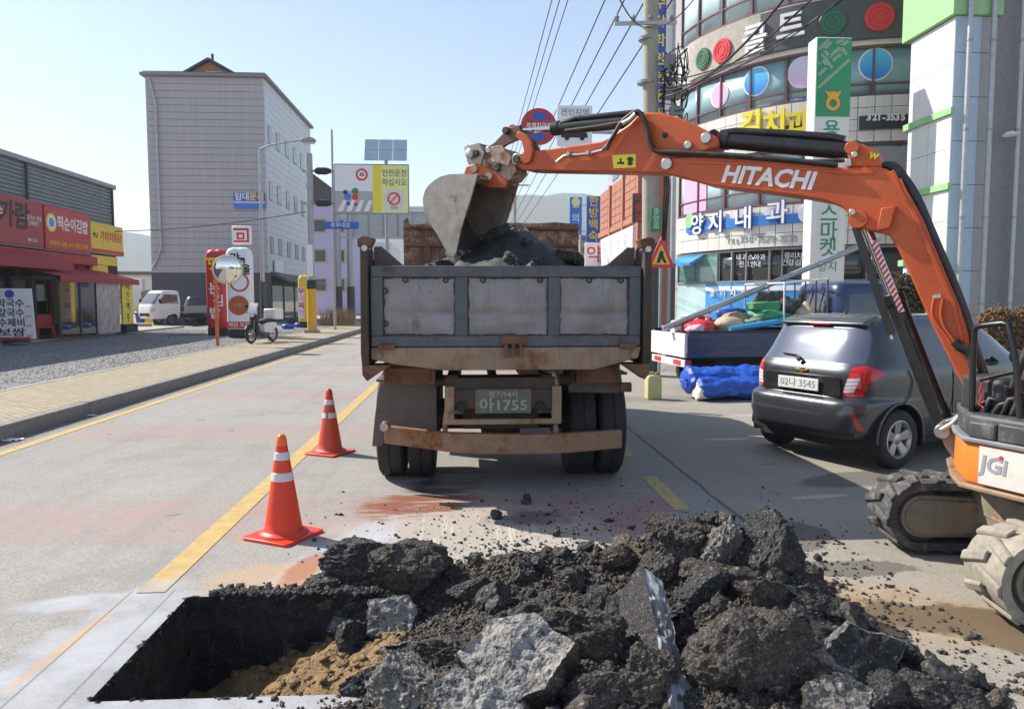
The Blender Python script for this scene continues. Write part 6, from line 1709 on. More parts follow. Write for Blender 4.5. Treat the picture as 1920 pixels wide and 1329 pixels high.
for px in (1370, 1440): cpart(band(fac_s(px) - .03, fac_s(px) + .03, .4, 3.6, -.2, .0, 1), 'pillar', 'mid_grey')
s_ = fac_s(1296); p, n, d = fac(s_, 0, 3.35)
aw = cpart(MB().add([fac(fac_s(1272), 0.0, 3.5)[0], fac(fac_s(1318), 0.0, 3.5)[0], fac(fac_s(1318), .7, 3.15)[0], fac(fac_s(1272), .7, 3.15)[0], fac(fac_s(1272), 0.0, 3.4)[0], fac(fac_s(1318), 0.0, 3.4)[0], fac(fac_s(1318), .7, 3.05)[0], fac(fac_s(1272), .7, 3.05)[0]], [(0,1,2,3),(7,6,5,4),(0,4,5,1),(1,5,6,2),(2,6,7,3),(3,7,4,0)]), 'blue_awning', 'blue_light')
def ftext(body, px0, px1, py, size, m, parent, off=.02, bold=.0, ext=.02, z=None):
    """one glyph after another along the curve"""
    n_ = len(body)
    for k, ch in enumerate(body):
        if ch == ' ': continue
        px = px0 + (px1 - px0) * (k + .5) / n_
        s_, zz = fz(px, py); p, n, d = fac(s_, off, z or zz)
        text(ch, wm(parent).inverted() @ face_mtx(p, n), size, m, parent, bold=bold, ext=ext)
def signband(name, label, px0, px1, z0, z1, m, off=.02, th=.12):
    o = band(fac_s(px0), fac_s(px1), z0, z1, off, off + th, 24).build(name, m, loc=fac(fac_s((px0+px1)/2), off, z0)[0]); return tag(o, label, 'sign', 'signs on the curved building')
# sign bands
signband('pale_fascia', 'beige board at the left end of the dark fascia sign', 1290, 1422, 10.70, 12.22, 'sack_pale', .0, .17)  # left stretch of the fascia, paler than the rest
b1 = signband('fascia_sign', 'long dark fascia sign with white letters and red and green discs on the curved building', 1418, 1690, 10.72, 12.2, 'dark_grey', .01, .18)
ftext('콜', 1382, 1440, 80, 1.15, 'print_white', b1, .24, .02, .05); ftext('트', 1440, 1505, 56, 1.15, 'print_white', b1, .24, .02, .05)
def fdisc(px, py, rad, m, name, parent, off, depth=.05, rings=()):
    s_, z = fz(px, py); p, n, d = fac(s_, off, z); mm = frame_from(n, Vector((0,0,1))).to_4x4(); mm.translation = p
    o = MB(wm(parent).inverted() @ mm if parent else None)
    o = MB().lathe([(.001, depth), (rad*.97, depth), (rad, depth*.7), (rad, 0)], 36, mm)
    if parent: return o.build(name, m, parent, world=True, smooth=40)
    return o.build(name, m, loc=p, smooth=40)
for px, py, r_, m, rm in ((1628, 36, .48, 'red_bright', 'red_sign'), (1545, 46, .46, 'dark_green_disc', 'green_board'), (1352, 97, .46, 'red_bright', 'red_sign'), (1317, 112, .42, 'dark_green_disc', 'green_board')):
    dd = fdisc(px, py, r_, m, 'sign_disc', b1, .20)
    for q in (.75, .45):
        s_, z = fz(px, py); p, n, d = fac(s_, .262, z); mm = frame_from(n, Vector((0,0,1))).to_4x4(); mm.translation = p
        MB().lathe([(r_*q, 0), (r_*q, .01), (r_*(q-.06), .01), (r_*(q-.06), 0)], 30, mm).build('disc_ring', rm, dd, world=True, smooth=40)
# round stickers on the third-floor windows with captions
for k, (px, py, r_, m, lab) in enumerate(((1338, 178, .44, 'pink_print', 'pink round sticker, leftmost on the window band of the curved building'), (1406, 152, .50, 'disc_blue', 'blue round sticker left of the lilac one on the window band'), (1494, 134, .52, 'disc_lilac', 'lilac round sticker beside the green pylon sign'), (1628, 119, .52, 'disc_blue', 'blue round sticker right of the green pylon sign'))):
    w_ = fdisc(px, py, r_ + .05, 'print_white', 'round_sticker', None, -.115, .02); tag(w_, lab, 'sticker', 'round stickers on the clinic windows')
    s_, z = fz(px, py); p, n, d = fac(s_, -.092, z); mm = frame_from(n, Vector((0,0,1))).to_4x4(); mm.translation = p
    MB().lathe([(.001, .006), (r_, .006), (r_, 0)], 36, mm).build('coloured_face', m, w_, world=True)
    if k in (1, 2):
        c = signband('window_caption', 'small blue caption strip under the %s window sticker' % ('blue' if k == 1 else 'lilac'), px - 26, px + 26, fz(px, py + 56)[1] - .13, fz(px, py + 56)[1] + .13, 'blue_sign' if k == 2 else 'print_white', -.11, .02)
        ftext('임플란트교정', px - 22, px + 22, py + 56, .2, 'print_white' if k == 2 else 'print_blue', c, -.08, .0, .004)
# dental sign, phone sign, clinic sign
b2 = signband('dental_sign', 'black sign with yellow three-letter dental lettering behind the boom cylinder', 1376, 1512, 7.55, 8.0, 'print_black', .02, .1)
ftext('김치과', 1385, 1508, 238, 1.05, 'print_yellow', b2, .16, .03, .06)
b3 = signband('phone_sign', 'black strip sign with white number 321-3535 right of the pylon', 1598, 1690, 7.62, 8.08, 'black_paint', .02, .16)
ftext('321-3535', 1612, 1680, 223, .31, 'print_white', b3, .19, .012, .01)
b4 = signband('clinic_sign', 'blue band sign with white Korean clinic name on the curved building', 1290, 1512, 4.45, 4.80, 'blue_mid', .02, .12)
for k, (ch, px, py) in enumerate((('양', 1312, 424), ('지', 1346, 420), ('내', 1396, 413), ('과', 1456, 402))):
    s_, z = fz(px, py); p, n, d = fac(s_, .18, z); text(ch, wm(b4).inverted() @ face_mtx(p, n), .92, 'blue_sign', b4, bold=.04, ext=.02)
    p, n, d = fac(s_, .205, z); text(ch, wm(b4).inverted() @ face_mtx(p, n), .92, 'print_white', b4, bold=.012, ext=.03)
fdisc(1297, 414, .32, 'green_pale', 'leaf_mark', b4, .15); fdisc(1512, 402, .34, 'print_white', 'end_cap', b4, .05, .14)
ftext('338·7579·7578', 1386, 1492, 449, .36, 'print_grey', b4, .07, .008, .01)
ftext('TEL', 1362, 1386, 453, .26, 'print_grey', b4, .07, .004, .01)
for row, (body, px0, px1, py) in enumerate((('내과소아과', 1376, 1432, 483), ('진료안내', 1382, 1424, 496), ('물리치료', 1468, 1512, 480), ('건강검진', 1462, 1512, 493))): ftext(body, px0, px1, py, .26, 'print_white', clinic, -.06, .0, .004)
ftext('물리치료', 1326, 1404, 550, .34, 'print_white', clinic, .01, .004, .004)
w2 = signband('window_poster', 'pink and blue poster strip on the second-floor windows at the curve', 1276, 1318, 5.3, 6.9, 'pink_print', -.10, .02)
w3 = signband('brown_framed_sign', 'purple-grey signboard in a brown frame right of the boom', 1606, 1704, 5.1, 7.0, 'print_grey', .0, .1)
cpart(band(fac_s(1602), fac_s(1708), 6.98, 7.12, .0, .14, 10), 'sign_frame', 'frame_brown', w3) if False else None
# grey tiled neighbour seen as a strip between pole and curve
nb = thing('grey_block', 'narrow grey tiled wall rising between the utility pole and the curved building', 'building', (9.9, 37, 0))
MB().bx(-.62, 3.5, -.9, -.4, 0, 19).build('wall', 'tile_grey', nb)
for k in range(18): MB().bx(-.62, .35, -.93, -.902, .06 + k, .97 + k).build('wall_panel', 'tile_grey', nb)
vs_ = thing('vertical_sign', 'tall narrow dark blue sign with yellow letters beside the utility pole', 'sign', (8.98, 35.5, 9.2))
MB().bx(-.28, .28, -.1, .1, 0, 8.5).build('sign_box', 'print_blue', vs_); MB().bx(.30, .62, -.08, .08, .2, 8.6).build('white_strip', 'print_white', vs_)
for k, ch in enumerate('영어수학학원전문관'): text(ch, face_mtx((0, -.105, 7.9 - k*.85), (0,-1,0)), .62, 'print_yellow', vs_, bold=.01)

# ------------------------------------------------------------------ green pylon sign
py_ = thing('pylon_sign', 'tall white pylon sign with green top and orange ring emblem', 'sign', (11.62, 24.0, 0))
MB().bx(-.58, .58, -.30, .30, 0, 9.95).build('pylon_body', 'nh_white', py_, bev=.04)
gp = MB().bx(-.55, .57, -.325, -.302, 7.48, 9.9).build('green_panel', 'green_sign', py_)
def diag(a, b, w, off=-.334):
    a, b = Vector(a), Vector(b); d = (b - a).normalized(); q = Vector((-d.y, d.x)) * w/2
    return [( (a+q).x, off, (a+q).y), ((a-q).x, off, (a-q).y), ((b-q).x, off, (b-q).y), ((b+q).x, off, (b+q).y)]
mz = MB()
for a, b in (((-.5,8.35),(.5,9.25)), ((-.5,8.75),(-.2,9.02)), ((-.2,9.02),(-.38,9.2)), ((-.5,9.1),(-.45,9.15)), ((-.05,8.98),(-.30,9.28)), ((-.30,9.28),(-.42,9.4)), ((-.05,9.2),(.25,9.45)), ((-.15,9.32),(.1,9.55)), ((.25,9.45),(.1,9.62)), ((-.15,9.32),(-.35,9.55)), ((-.35,9.55),(-.1,9.78)), ((.05,9.75),(.3,9.85)), ((.4,9.4),(.2,9.65)), ((.2,9.65),(.45,9.82)), ((-.5,9.55),(-.2,9.85))):
    mz.add(diag(a, b, .10), [(3,2,1,0)])
mz.build('key_pattern', 'maze_grey', gp)
mm = Matrix.Translation((.0, -.335, 7.88)) @ Matrix.Rotation(R(90), 4, 'X')
em = MB().lathe([(.23, 0), (.23, .012), (.125, .012), (.125, 0)], 32, mm).build('ring_emblem', 'orange_logo', gp, smooth=40)
MB().add([(x, -.348, z) for x, z in ((-.27,8.28),(-.13,8.22),(0,8.26),(.13,8.22),(.27,8.28),(.19,8.12),(.13,8.02),(-.13,8.02),(-.19,8.12))], [tuple(range(9))[::-1]]).build('emblem_crown', 'orange_logo', em)
for k, (ch, z, sz_) in enumerate((('용', 7.05, .62), ('인', 6.4, .62), ('농', 5.8, .62), ('협', 5.2, .62), ('스', 4.38, .66), ('마', 3.82, .66), ('켓', 3.3, .66))): text(ch, face_mtx((.0, -.305, z), (0,-1,0)), sz_, 'print_green', py_, bold=.008)
text('양지', face_mtx((0, -.305, 2.7), (0,-1,0)), .36, 'print_green', py_)
MB().bx(-.2, .2, -.312, -.302, 4.08, 4.10).build('rule', 'print_green', py_)
MB().bx(-.9, .9, -.6, .6, 0, .3).build('footing', 'concrete', py_, bev=.03)

# ------------------------------------------------------------------ white building at the right edge, front columns tinted for shade
nh = thing('tiled_building', 'white tiled building with green ledges at the right edge', 'building', (16.0, 23.0, 0))
NX, NY0, NY1 = 14.0, 21.3, 23.45
def nb_(mb, name, m, parent=None, **k): return mb.build(name, m, parent or nh, world=True, **k)
sidew = nb_(MB().bx(NX + .03, NX + 8, NY0 + .03, NY1, 0, 16), 'wall', 'mid_grey')
zs_ = [0, 1.3, 2.72, 2.92, 3.95, 4.85, 5.05, 6.05, 7.0, 7.2, 8.5, 9.75]
for a, b in zip(zs_[:-1], zs_[1:]):
    if b - a < .3: continue
    for k in range(2):
        y0, y1 = NY0 + (NY1-NY0)*k/2, NY0 + (NY1-NY0)*(k+1)/2
        nb_(MB().bx(NX, NX + .03, y0 + .008, y1 - .008, a + .008, b - .008), 'wall_panel', 'nh_white', sidew)
for z in (2.72, 4.85, 7.0): nb_(MB().bx(NX - .09, NX + .02, NY0 - .1, NY1 + .15, z, z + .2), 'ledge', 'green_pale', sidew, bev=.01)
nb_(MB().bx(NX - .14, NX + 1.35, NY0 - .12, NY1 + .3, 9.78, 12.5), 'green_crown', 'green_pale', sidew, bev=.02)
for k, (x0_, x1_, m) in enumerate(((NX, NX + .80, 'shade_and_solar_blue'), (NX + .80, NX + 1.28, 'tile_grey'))):  # white front columns, their skylit shade painted in as blue
    for a, b in zip((0, 1.2, 2.5, 3.75, 5.0, 6.25, 7.5, 8.75), (1.2, 2.5, 3.75, 5.0, 6.25, 7.5, 8.75, 9.77)):
        nb_(MB().bx(x0_ + .01, x1_ - .01, NY0 - .01 + k*.02, NY0 + .03, a + .01, b - .01), 'column_panel', m, sidew)
# glazed wall right of it
nb_(MB().bx(NX + 1.3, NX + 8, NY0 + .35, NY0 + .45, 0, 12), 'curtain_wall', 'frame_brown', sidew)
for k in range(4):
    for j, (z0, z1, m) in enumerate(((.3, 2.0, 'glass_dark'), (2.1, 4.4, 'glass_green'), (4.7, 6.4, 'glass_dark'), (6.9, 8.6, 'glass_dark'), (9.0, 11, 'glass_dark'))):
        x0_ = NX + 1.36 + k*1.5; nb_(MB().bx(x0_, x0_ + 1.4, NY0 + .32, NY0 + .36, z0, z1), 'window_pane', m, sidew)
for z in (4.5, 4.62, 6.6, 7.2): nb_(MB().bx(NX + 1.1, NX + 8, NY0 + .20, NY0 + .30, z, z + .06), 'louvre', 'galvanised', sidew)
for px, top in ((1797, 16), (1840, 16), (1893, 16)):
    q = atY(px, 562, NY0 - .22); nb_(MB().cyl((q.x, NY0 - .22, 0), (q.x, NY0 - .22, top), .07, n=14), 'downpipe', 'galvanised', sidew, smooth=40)
    for z in (1.5, 4, 6.5, 9): nb_(MB().cyl((q.x, NY0 - .22, z), (q.x, NY0 - .22, z + .06), .085, n=14), 'pipe_bracket', 'steel_grey', sidew, smooth=40)
lampo = nb_(MB().lathe([(.001,.12),(.10,.10),(.2,.02),(.22,0)], 18, Matrix.Translation((NX + 1.55, NY0 - .35, 6.35))), 'wall_lamp', 'print_white', sidew, smooth=50)
# hedge and shrub before it
def leafy(name, label, cat, c, size, m, n, seed, leaf=.05):
    rg_ = np.random.default_rng(seed); e = thing(name, label, cat, c)
    u = rg_.normal(size=(n, 3)); u /= np.linalg.norm(u, axis=1)[:, None]; u *= rg_.uniform(.55, 1.0, (n, 1)) ** .5
    p = u * np.array(size)[None] + np.array([0, 0, size[2]])[None]
    p += rg_.normal(scale=.04, size=p.shape)
    scatter('foliage', m, p, rg_.uniform(leaf*.5, leaf*1.2, n), parent=e, squash=.9, seed=seed)
    mb = MB(); rr = random.Random(seed)
    for k in range(7):
        a = rr.uniform(0, 6.28); mb.tube([(0,0,0), (size[0]*.3*math.cos(a), size[1]*.3*math.sin(a), size[2]*.8), (size[0]*.7*math.cos(a), size[1]*.7*math.sin(a), size[2]*1.6)], [.03,.02,.006], 6)
    mb.build('stem', 'wood', e); return e
plain('shrub_dark', (.085,.06,.03), .85, var=.5, scale=15)
for k, (px, lab) in enumerate(((1872, 'russet clipped hedge bush left of the other at the right edge'), (1925, 'russet clipped hedge bush cut by the right picture edge'))):
    q = atY(px, 590, 17.5); leafy('hedge_bush', lab, 'hedge', (q.x, 17.5, 0), (.52,.4,.74), 'hedge', 2600, 20 + k, .045)
q = atY(1688, 560, 17.0); leafy('dark_shrub', 'dark brown shrub rising behind the hatchback roof', 'shrub', (q.x, 17.0, 0), (.55,.45,1.12), 'shrub_dark', 2600, 33, .06)

# ------------------------------------------------------------------ utility pole, signs on it, cables
UX, UY = 3.95, 16.0
up = thing('utility_pole', 'tall concrete utility pole with dark sleeve and cable clutter behind the truck', 'utility pole', (UX, UY, 0))
MB().cyl((0,0,0), (-.16,0,13.5), .19, .13, 28).build('pole_shaft', 'pole_concrete', up, smooth=40)
MB().cyl((0,0,.02), (-.035,0,2.85), .205, .198, 28).build('dark_sleeve', 'dark_grey', up, smooth=40)
ca_ = MB().beam((-.9,-.22,7.35), (.4,-.22,7.4), .07, .07).build('cross_arm', 'galvanised', up)
for x in (-.85, -.5, -.15, .3): MB().lathe([(.03,0),(.05,.03),(.03,.05),(.055,.08),(.03,.1),(.02,.14),(.001,.15)], 12, Matrix.Translation((x, -.22, 7.4))).build('insulator', 'mid_grey', ca_, smooth=50)
for k in range(5): MB().cyl((-.16 + .012*k - .03, 0, 4.4 + k*.9), (-.16 + .012*k - .03, 0, 4.46 + k*.9), .205 - .004*k, n=20).build('strap', 'steel_grey', up, smooth=40)
rr = random.Random(3)
for k in range(10):
    x0_, z0 = .1, rr.uniform(4.8, 6.6); pts = [(x0_, -.18, z0)]
    for j in range(6): pts.append((x0_ + rr.uniform(.05, .55), -.2 + rr.uniform(-.2, .1), z0 + rr.uniform(-.5, .5)))
    pts.append((.08, -.18, z0 + rr.uniform(-.7, .7)))
    MB().tube([Vector(p) for p in catmull([Vector(p) for p in pts], 5)], .012, 6).build('cable_loop', 'cable', up, smooth=60)
for k in range(3): MB().tube([(.17 + k*.03, -.2, 2.9), (.2 + .05*k, -.24, 4.0), (.14, -.2, 5.2), (.2, -.2, 6.8)], .018, 6).build('riser_cable', 'cable', up, smooth=60)
for k, (x, z, w, h) in enumerate(((.34, 5.95, .32, .24), (.42, 5.6, .26, .18), (.28, 6.6, .22, .3))): MB().bx(x - w/2, x + w/2, -.3, -.12, z - h/2, z + h/2).build('junction_box', 'mid_grey', up, bev=.02)
gs = thing('green_street_sign', 'small green street plate with white letters on the utility pole', 'sign', (UX + .02, UY - .24, 3.1))
MB().prism([(-.12,.0),(.12,0),(.12,.5),(-.12,.5)], -.03, 0, 'y').build('plate', 'green_board', gs, bev=.02)
for k, ch in enumerate('중앙로'): text(ch, face_mtx((0, -.032, .40 - k*.15), (0,-1,0)), .15, 'print_white', gs, ext=.002)
ts = thing('roadwork_sign', 'red-bordered yellow triangular roadworks sign right of the truck post', 'sign', (4.05, 15.6, 2.32))
MB().prism([(-.30,0),(.30,0),(0,.66)], -.02, 0, 'y').build('plate', 'red_bright', ts, bev=.01); MB().prism([(-.19,.07),(.19,.07),(0,.5)], -.026, -.0205, 'y').build('yellow_field', 'yellow_sign', ts)
MB().prism([(-.10,.10),(-.03,.10),(.0,.2),(.06,.10),(.12,.10),(.04,.26),(.05,.33),(-.02,.36),(-.05,.28)], -.030, -.0265, 'y').build('worker_symbol', 'print_black', ts)
MB().cyl((0,.03,-2.3), (0,.03,.6), .03, n=10).build('post', 'pole_grey', ts, smooth=40)
# overhead arm with the no-stopping signs
oa = MB().cyl((-.11,-.1,5.15), (-2.76,-.1,5.2), .04, n=12).build('sign_arm', 'galvanised', up, smooth=40); MB().bx(-.26,.14,-.26,-.1,5.05,5.25).build('clamp', 'galvanised', oa, bev=.01)
c = atY(1010, 238, 15.8)
ns = thing('no_stopping_sign', 'round red and blue no-stopping sign left of the white tow-away plate', 'sign', tuple(c))
Rx = Matrix.Rotation(R(90), 4, 'X')
MB().lathe([(.001,.03),(.375,.03),(.38,.0)], 40, Rx).build('red_disc', 'red_sign', ns, smooth=40)
for a0 in (0, 180):
    MB().prism([(.29*math.cos(R(a0 + q)), .29*math.sin(R(a0 + q))) for q in range(25, 156, 10)], -.036, -.0305, 'y').build('blue_field', 'blue_sign', ns)
for a, b in (((-.18,-.22),(-.09,-.26)), ):
    pass
for s in (1, -1): MB().prism([(-.22*s-.05,.20),(-.22*s+.05,.24),(.22*s+.05,-.20),(.22*s-.05,-.24)][::1], -.041, -.0365, 'y').build('red_bar', 'red_sign', ns)
text('주정차금지', face_mtx((0, -.045, 0), (0,-1,0)), .13, 'print_white', ns, width=.52, bold=.003, ext=.002)
c = atY(1077, 237, 15.8)
ta = thing('tow_away_sign', 'white tow-away plate with Korean letters behind the bucket cylinder', 'sign', tuple(c))
MB().bx(-.37,.37,-.03,0,-.42,.42).build('plate', 'print_white', ta, bev=.01)
text('견인지역', face_mtx((0, -.033, .27), (0,-1,0)), .16, 'print_grey', ta, width=.58, bold=.003, ext=.002)
MB().prism([(-.28,-.24),(-.28,-.12),(-.12,-.10),(-.04,-.02),(.10,-.02),(.12,-.12),(.26,-.14),(.28,-.24)], -.036, -.0305, 'y').build('tow_symbol', 'print_black', ta)
for x in (-.16, .16): MB().lathe([(.001,.0),(.05,0),(.05,.008)], 14, Matrix.Translation((x,-.037,-.25)) @ Rx).build('wheel_symbol', 'print_black', ta)
tt = thing('slim_pole', 'slim grey steel pole with dark foot right of the utility pole', 'pole', tuple(G(1258, 678)))
MB().cyl((0,0,0), (0,0,6.2), .075, .06, 16).build('shaft', 'galvanised', tt, smooth=40); MB().cyl((0,0,0), (0,0,2.6), .085, .082, 16).build('dark_foot', 'dark_grey', tt, smooth=40)
# cables along the road and across to the buildings
def cable(a, b, sag, r, label, group='overhead cables'):
    a, b = Vector(a), Vector(b); P_ = [a.lerp(b, k/24) - Vector((0,0,4*sag*(k/24)*(1-k/24))) for k in range(25)]
    return tag(MB().tube(P_, r, 6).build('overhead_cable', 'cable', loc=a, smooth=60), label, 'cable', group)
LC = 'thin overhead cable running along the street against the sky'
for kk, (x, z) in enumerate(((2.0, 9.0), (2.2, 9.05), (2.38, 9.0), (3.35, 9.2), (3.62, 8.8), (3.82, 8.3), (4.2, 8.0))): cable((x, 4, z), (x + .1, 90, z - .3), .35, .012 if x < 3 else .016, ('leftmost', 'second', 'third', 'fourth', 'fifth', 'sixth', 'rightmost')[kk] + ' of the street cables against the sky, counted from the left')
LD = 'thick black cable slanting from the utility pole past the curved building'
for kk, (px, py, Y, r) in enumerate(((1500, -40, 11, .022), (1560, -40, 11.5, .018), (1600, -20, 12, .016), (1660, -60, 12, .014))): cable((UX + .1, UY - .1, 5.9 + (px - 1500)*.002), atY(px, py, Y), .35, r, ('thickest upper', 'second', 'third', 'thinnest lower')[kk] + ' black cable slanting from the utility pole across the curved building')
for (px, py, Y) in ((1340, -60, 13), (1130, -80, 12)): cable((UX - .2, UY - .2, 7.3), atY(px, py, Y), .3, .012, 'cable rising to the %s from the cross arm of the utility pole' % ('right' if px > 1200 else 'left'))

# ------------------------------------------------------------------ shops further along the right side
bs = thing('brick_shop', 'orange brick shop building with white signboard beyond the utility pole', 'building', (9.6, 41, 0))
MB().bx(-1.3, 6, -5.2, 6, 0, 8.2).build('wall', 'brick_orange', bs)
for k in range(9):
    for j in range(5): MB().bx(-1.33, -1.302, -5.15 + k*1.22, -4.0 + k*1.22, 5.95 + j*.42, 6.33 + j*.42).build('brick_panel', 'brick_orange', bs)
for k in range(4): MB().bx(-1.36, -1.3, -4.6 + k*2.6, -2.9 + k*2.6, 2.0, 3.2).build('shop_window', 'glass_dark', bs)
MB().bx(-1.5, -1.31, -4.2, 4.6, 3.7, 5.3).build('signboard', 'print_white', bs, bev=.02)
for k, ch in enumerate('동물약품'): text(ch, face_mtx((-1.505, 3.4 - k*2.0, 4.5), (-1,0,0)), .9, 'print_grey', bs)
MB().bx(-1.42, -1.3, -5.2, 6, 3.3, 3.6).build('ledge', 'brick_orange', bs); MB().bx(-1.42, -1.3, -5.2, 6, 5.5, 5.8).build('ledge', 'brick_orange', bs)
for y in (-5.1, -1.5, 2.2): MB().bx(-1.45, -1.3, y, y + .35, 0, 8.2).build('pilaster', 'brick_orange', bs)
rt_ = MB().bx(-.9, 5.6, -4, 5.5, 8.2, 10.4).build('upper_storey', 'tile_grey', bs)
for k in range(3): MB().bx(-.94, -.9, -3.4 + k*2.8, -1.6 + k*2.8, 8.7, 10).build('upper_window', 'glass_window', bs)
def blade(name, label, px, py0, py1, Y, w, m, chars, tm, size):
    a, b = atY(px, py1, Y), atY(px, py0, Y); e = thing(name, label, 'sign', tuple(a), group='projecting shop signs on the right side')
    MB().bx(-w/2, w/2, -.1, .1, 0, b.z - a.z).build('sign_box', m, e, bev=.03)
    H_ = b.z - a.z
    for k, ch in enumerate(chars): text(ch, face_mtx((0, -.105, H_ - (k + .5)*H_/len(chars)), (0,-1,0)), size, tm, e, bold=.01)
    MB().bx(w/2, w/2 + .7, -.04, .04, H_*.8, H_*.8 + .06).bx(w/2, w/2 + .7, -.04, .04, H_*.2, H_*.2 + .06).build('bracket', 'steel_grey', e); return e
e = blade('blade_sign', 'blue projecting sign with a pale yellow disc, farthest along the right side', 1079, 370, 450, 58, .95, 'blue_mid', '한의원', 'print_white', .7)
MB().lathe([(.001,.02),(.34,.02),(.34,0)], 24, Matrix.Translation((0,-.1,2.9)) @ Rx).build('disc', 'yellow_pale', e)
blade('blade_sign', 'blue projecting sign with bold yellow letters beside the brick shop', 1112, 368, 455, 52, .95, 'blue_sign', '한방백숙', 'print_yellow', .78)
blade('blade_sign', 'white pharmacy sign with one red letter below the blue blade sign', 1113, 455, 503, 46, 1.1, 'print_white', '약', 'red_print', 1.1)
blade('blade_sign', 'dark red LED sign panel left of the utility pole', 1196, 363, 417, 34, .52, 'print_black', '미용실', 'led_red', .42)
blade('blade_sign', 'white and yellow low sign left of the pharmacy sign', 1094, 440, 500, 55, .6, 'sack_beige', '부동산', 'print_blue', .5)

q = G(1290, 640); dr = thing('blue_drum', 'blue plastic drum with white lid by the clinic entrance', 'drum', (q.x, q.y, 0)); MB().lathe([(.001,0),(.28,0),(.30,.05),(.30,.45),(.315,.48),(.30,.51),(.30,.95),(.28,1.0),(.001,1.0)], 22).build('drum_body', 'blue_light', dr, smooth=35); MB().lathe([(.001,1.06),(.27,1.05),(.29,1.0)], 22).build('lid', 'print_white', dr, smooth=35); MB().lathe([(.302,.6),(.305,.6),(.305,.8),(.302,.8)], 22).build('label_band', 'print_white', dr)
q = G(1312, 640)
for k in range(4):
    cr = thing('stacked_crate', ('bottom', 'second', 'third', 'topmost')[k] + ' crate of the red and white stack beside the blue drum', 'crate', (q.x, q.y, .26 * k), group='stacked crates by the clinic'); MB().bx(-.27,.27,-.2,.2,0,.25).build('crate_body', 'print_white' if k % 2 else 'plastic_red', cr, bev=.02); MB().bx(-.29,.29,-.22,.22,.2,.25).build('rim', 'print_white' if k % 2 else 'plastic_red', cr, bev=.01)
q = G(1226, 690); bk_ = thing('bicycle', 'old bicycle leaning by the utility pole behind the truck', 'bicycle', (q.x - .1, q.y, 0), R(70))
for x in (-.52, .52):
    w = bpy.data.objects.new('wheel', None); col.objects.link(w); w.parent = bk_; w.location = (x, 0, .33)
    MB().lathe([(.31,-.012),(.33,-.016),(.345,0),(.33,.016),(.31,.012)], 32, Rx).build('tyre', 'black_rubber', w, smooth=60)
    for k in range(8): MB().tube([(0,0,0), (.31*math.cos(k*math.pi/4), 0, .31*math.sin(k*math.pi/4))], .004, 4).build('spoke', 'bare_steel', w)
for a, b in (((-.52,0,.33),(-.1,0,.35)), ((-.1,0,.35),(-.22,0,.85)), ((-.52,0,.33),(-.2,0,.75)), ((-.2,0,.78),(.36,0,.82)), ((-.1,0,.35),(.38,0,.74)), ((.34,0,.92),(.52,0,.33))): MB().tube([a, b], .016, 8).build('frame_tube', 'galvanised', bk_, smooth=50)
MB().tube([(.3,-.28,1.02),(.34,-.1,.98),(.34,.1,.98),(.3,.28,1.02)], .013, 8).build('handlebar', 'bare_steel', bk_, smooth=50); MB().prism([(-.36,.86),(-.1,.86),(-.12,.92),(-.34,.93)], -.07, .07, 'y').build('saddle', 'black_matte', bk_, bev=.02)
# ------------------------------------------------------------------ tall grey building
GZ = KH + .06
tb_ = thing('tall_grey_building', 'tall narrow building with grey panelled end wall and white windowed side', 'building', (-17.3, 50, 0))
TX0, TX1, TY0, TY1, TH = -20.5, -13.07, 50.0, 64.2, 15.85
def tp_(mb, name, m, parent=None, **k): return mb.build(name, m, parent or tb_, world=True, **k)
fw = tp_(MB().bx(TX0 + .05, TX1 - .05, TY0 + .05, TY1, 0, TH), 'wall', 'dark_grey')
rows = 28; rh = (TH - 3.4) / rows; me = None; NC = 8; cwid = (TX1 - TX0) / NC
pm = MB().bx(.004, cwid - .004, 0, .05, .010, rh - .014).mesh('wall_panel'); im = wm(fw).inverted()
for r_ in range(rows):
    for c in range(NC):
        o = obj_mesh('wall_panel', pm, 'siding_grey', fw); rr = random.Random(r_*13 + c)
        o.matrix_basis = im @ Matrix.Translation((TX0 + c*cwid, TY0 + rr.uniform(-.006, .006), 3.4 + r_*rh))
# side boards, split where the windows are
wy = [(50.7, 51.5), (52.8, 53.8), (55.3, 56.4), (57.8, 58.9), (60.2, 61.2)]
wz = [(4.7, 5.85), (8.2, 9.45), (11.9, 13.05)]
sb_ = tp_(MB().bx(TX1 - .06, TX1 - .03, TY0, TY1, 3.4, TH), 'side_wall', 'siding_white')
for r_ in range(rows):
    z0, z1 = 3.4 + r_*rh + .01, 3.4 + (r_+1)*rh - .012
    tp_(MB().bx(TX1 - .03, TX1 + .0, TY0 + .06, TY1, z0, z1), 'siding_board', 'siding_white', sb_)
for (z0, z1) in wz:
    for (y0, y1) in wy:
        w = tp_(MB().bx(TX1 - .02, TX1 + .03, y0, y1, z0, z1), 'window', 'mid_grey', sb_)
        tp_(MB().bx(TX1 + .0, TX1 + .034, y0 + .06, y1 - .06, z0 + .06, z1 - .06), 'pane', 'glass_window', w) if False else MB().bx(TX1 + .0, TX1 + .034, y0 + .06, y1 - .06, z0 + .06, z1 - .06).build('pane', 'glass_window', sb_, world=True)
tp_(MB().bx(TX0 - .02, TX1 + .02, TY0 - .01, TY0 + .05, 0, 3.38), 'base_wall', 'dark_base')
for k in range(7): tp_(MB().bx(TX0 + k*1.09, TX0 + k*1.09 + 1.07, TY0 - .03, TY0 - .012, .05, 3.36), 'base_panel', 'dark_base')
tp_(MB().bx(TX1 - .03, TX1 + .02, TY0 + .06, TY1, 0, 3.38), 'shopfront', 'black_matte')
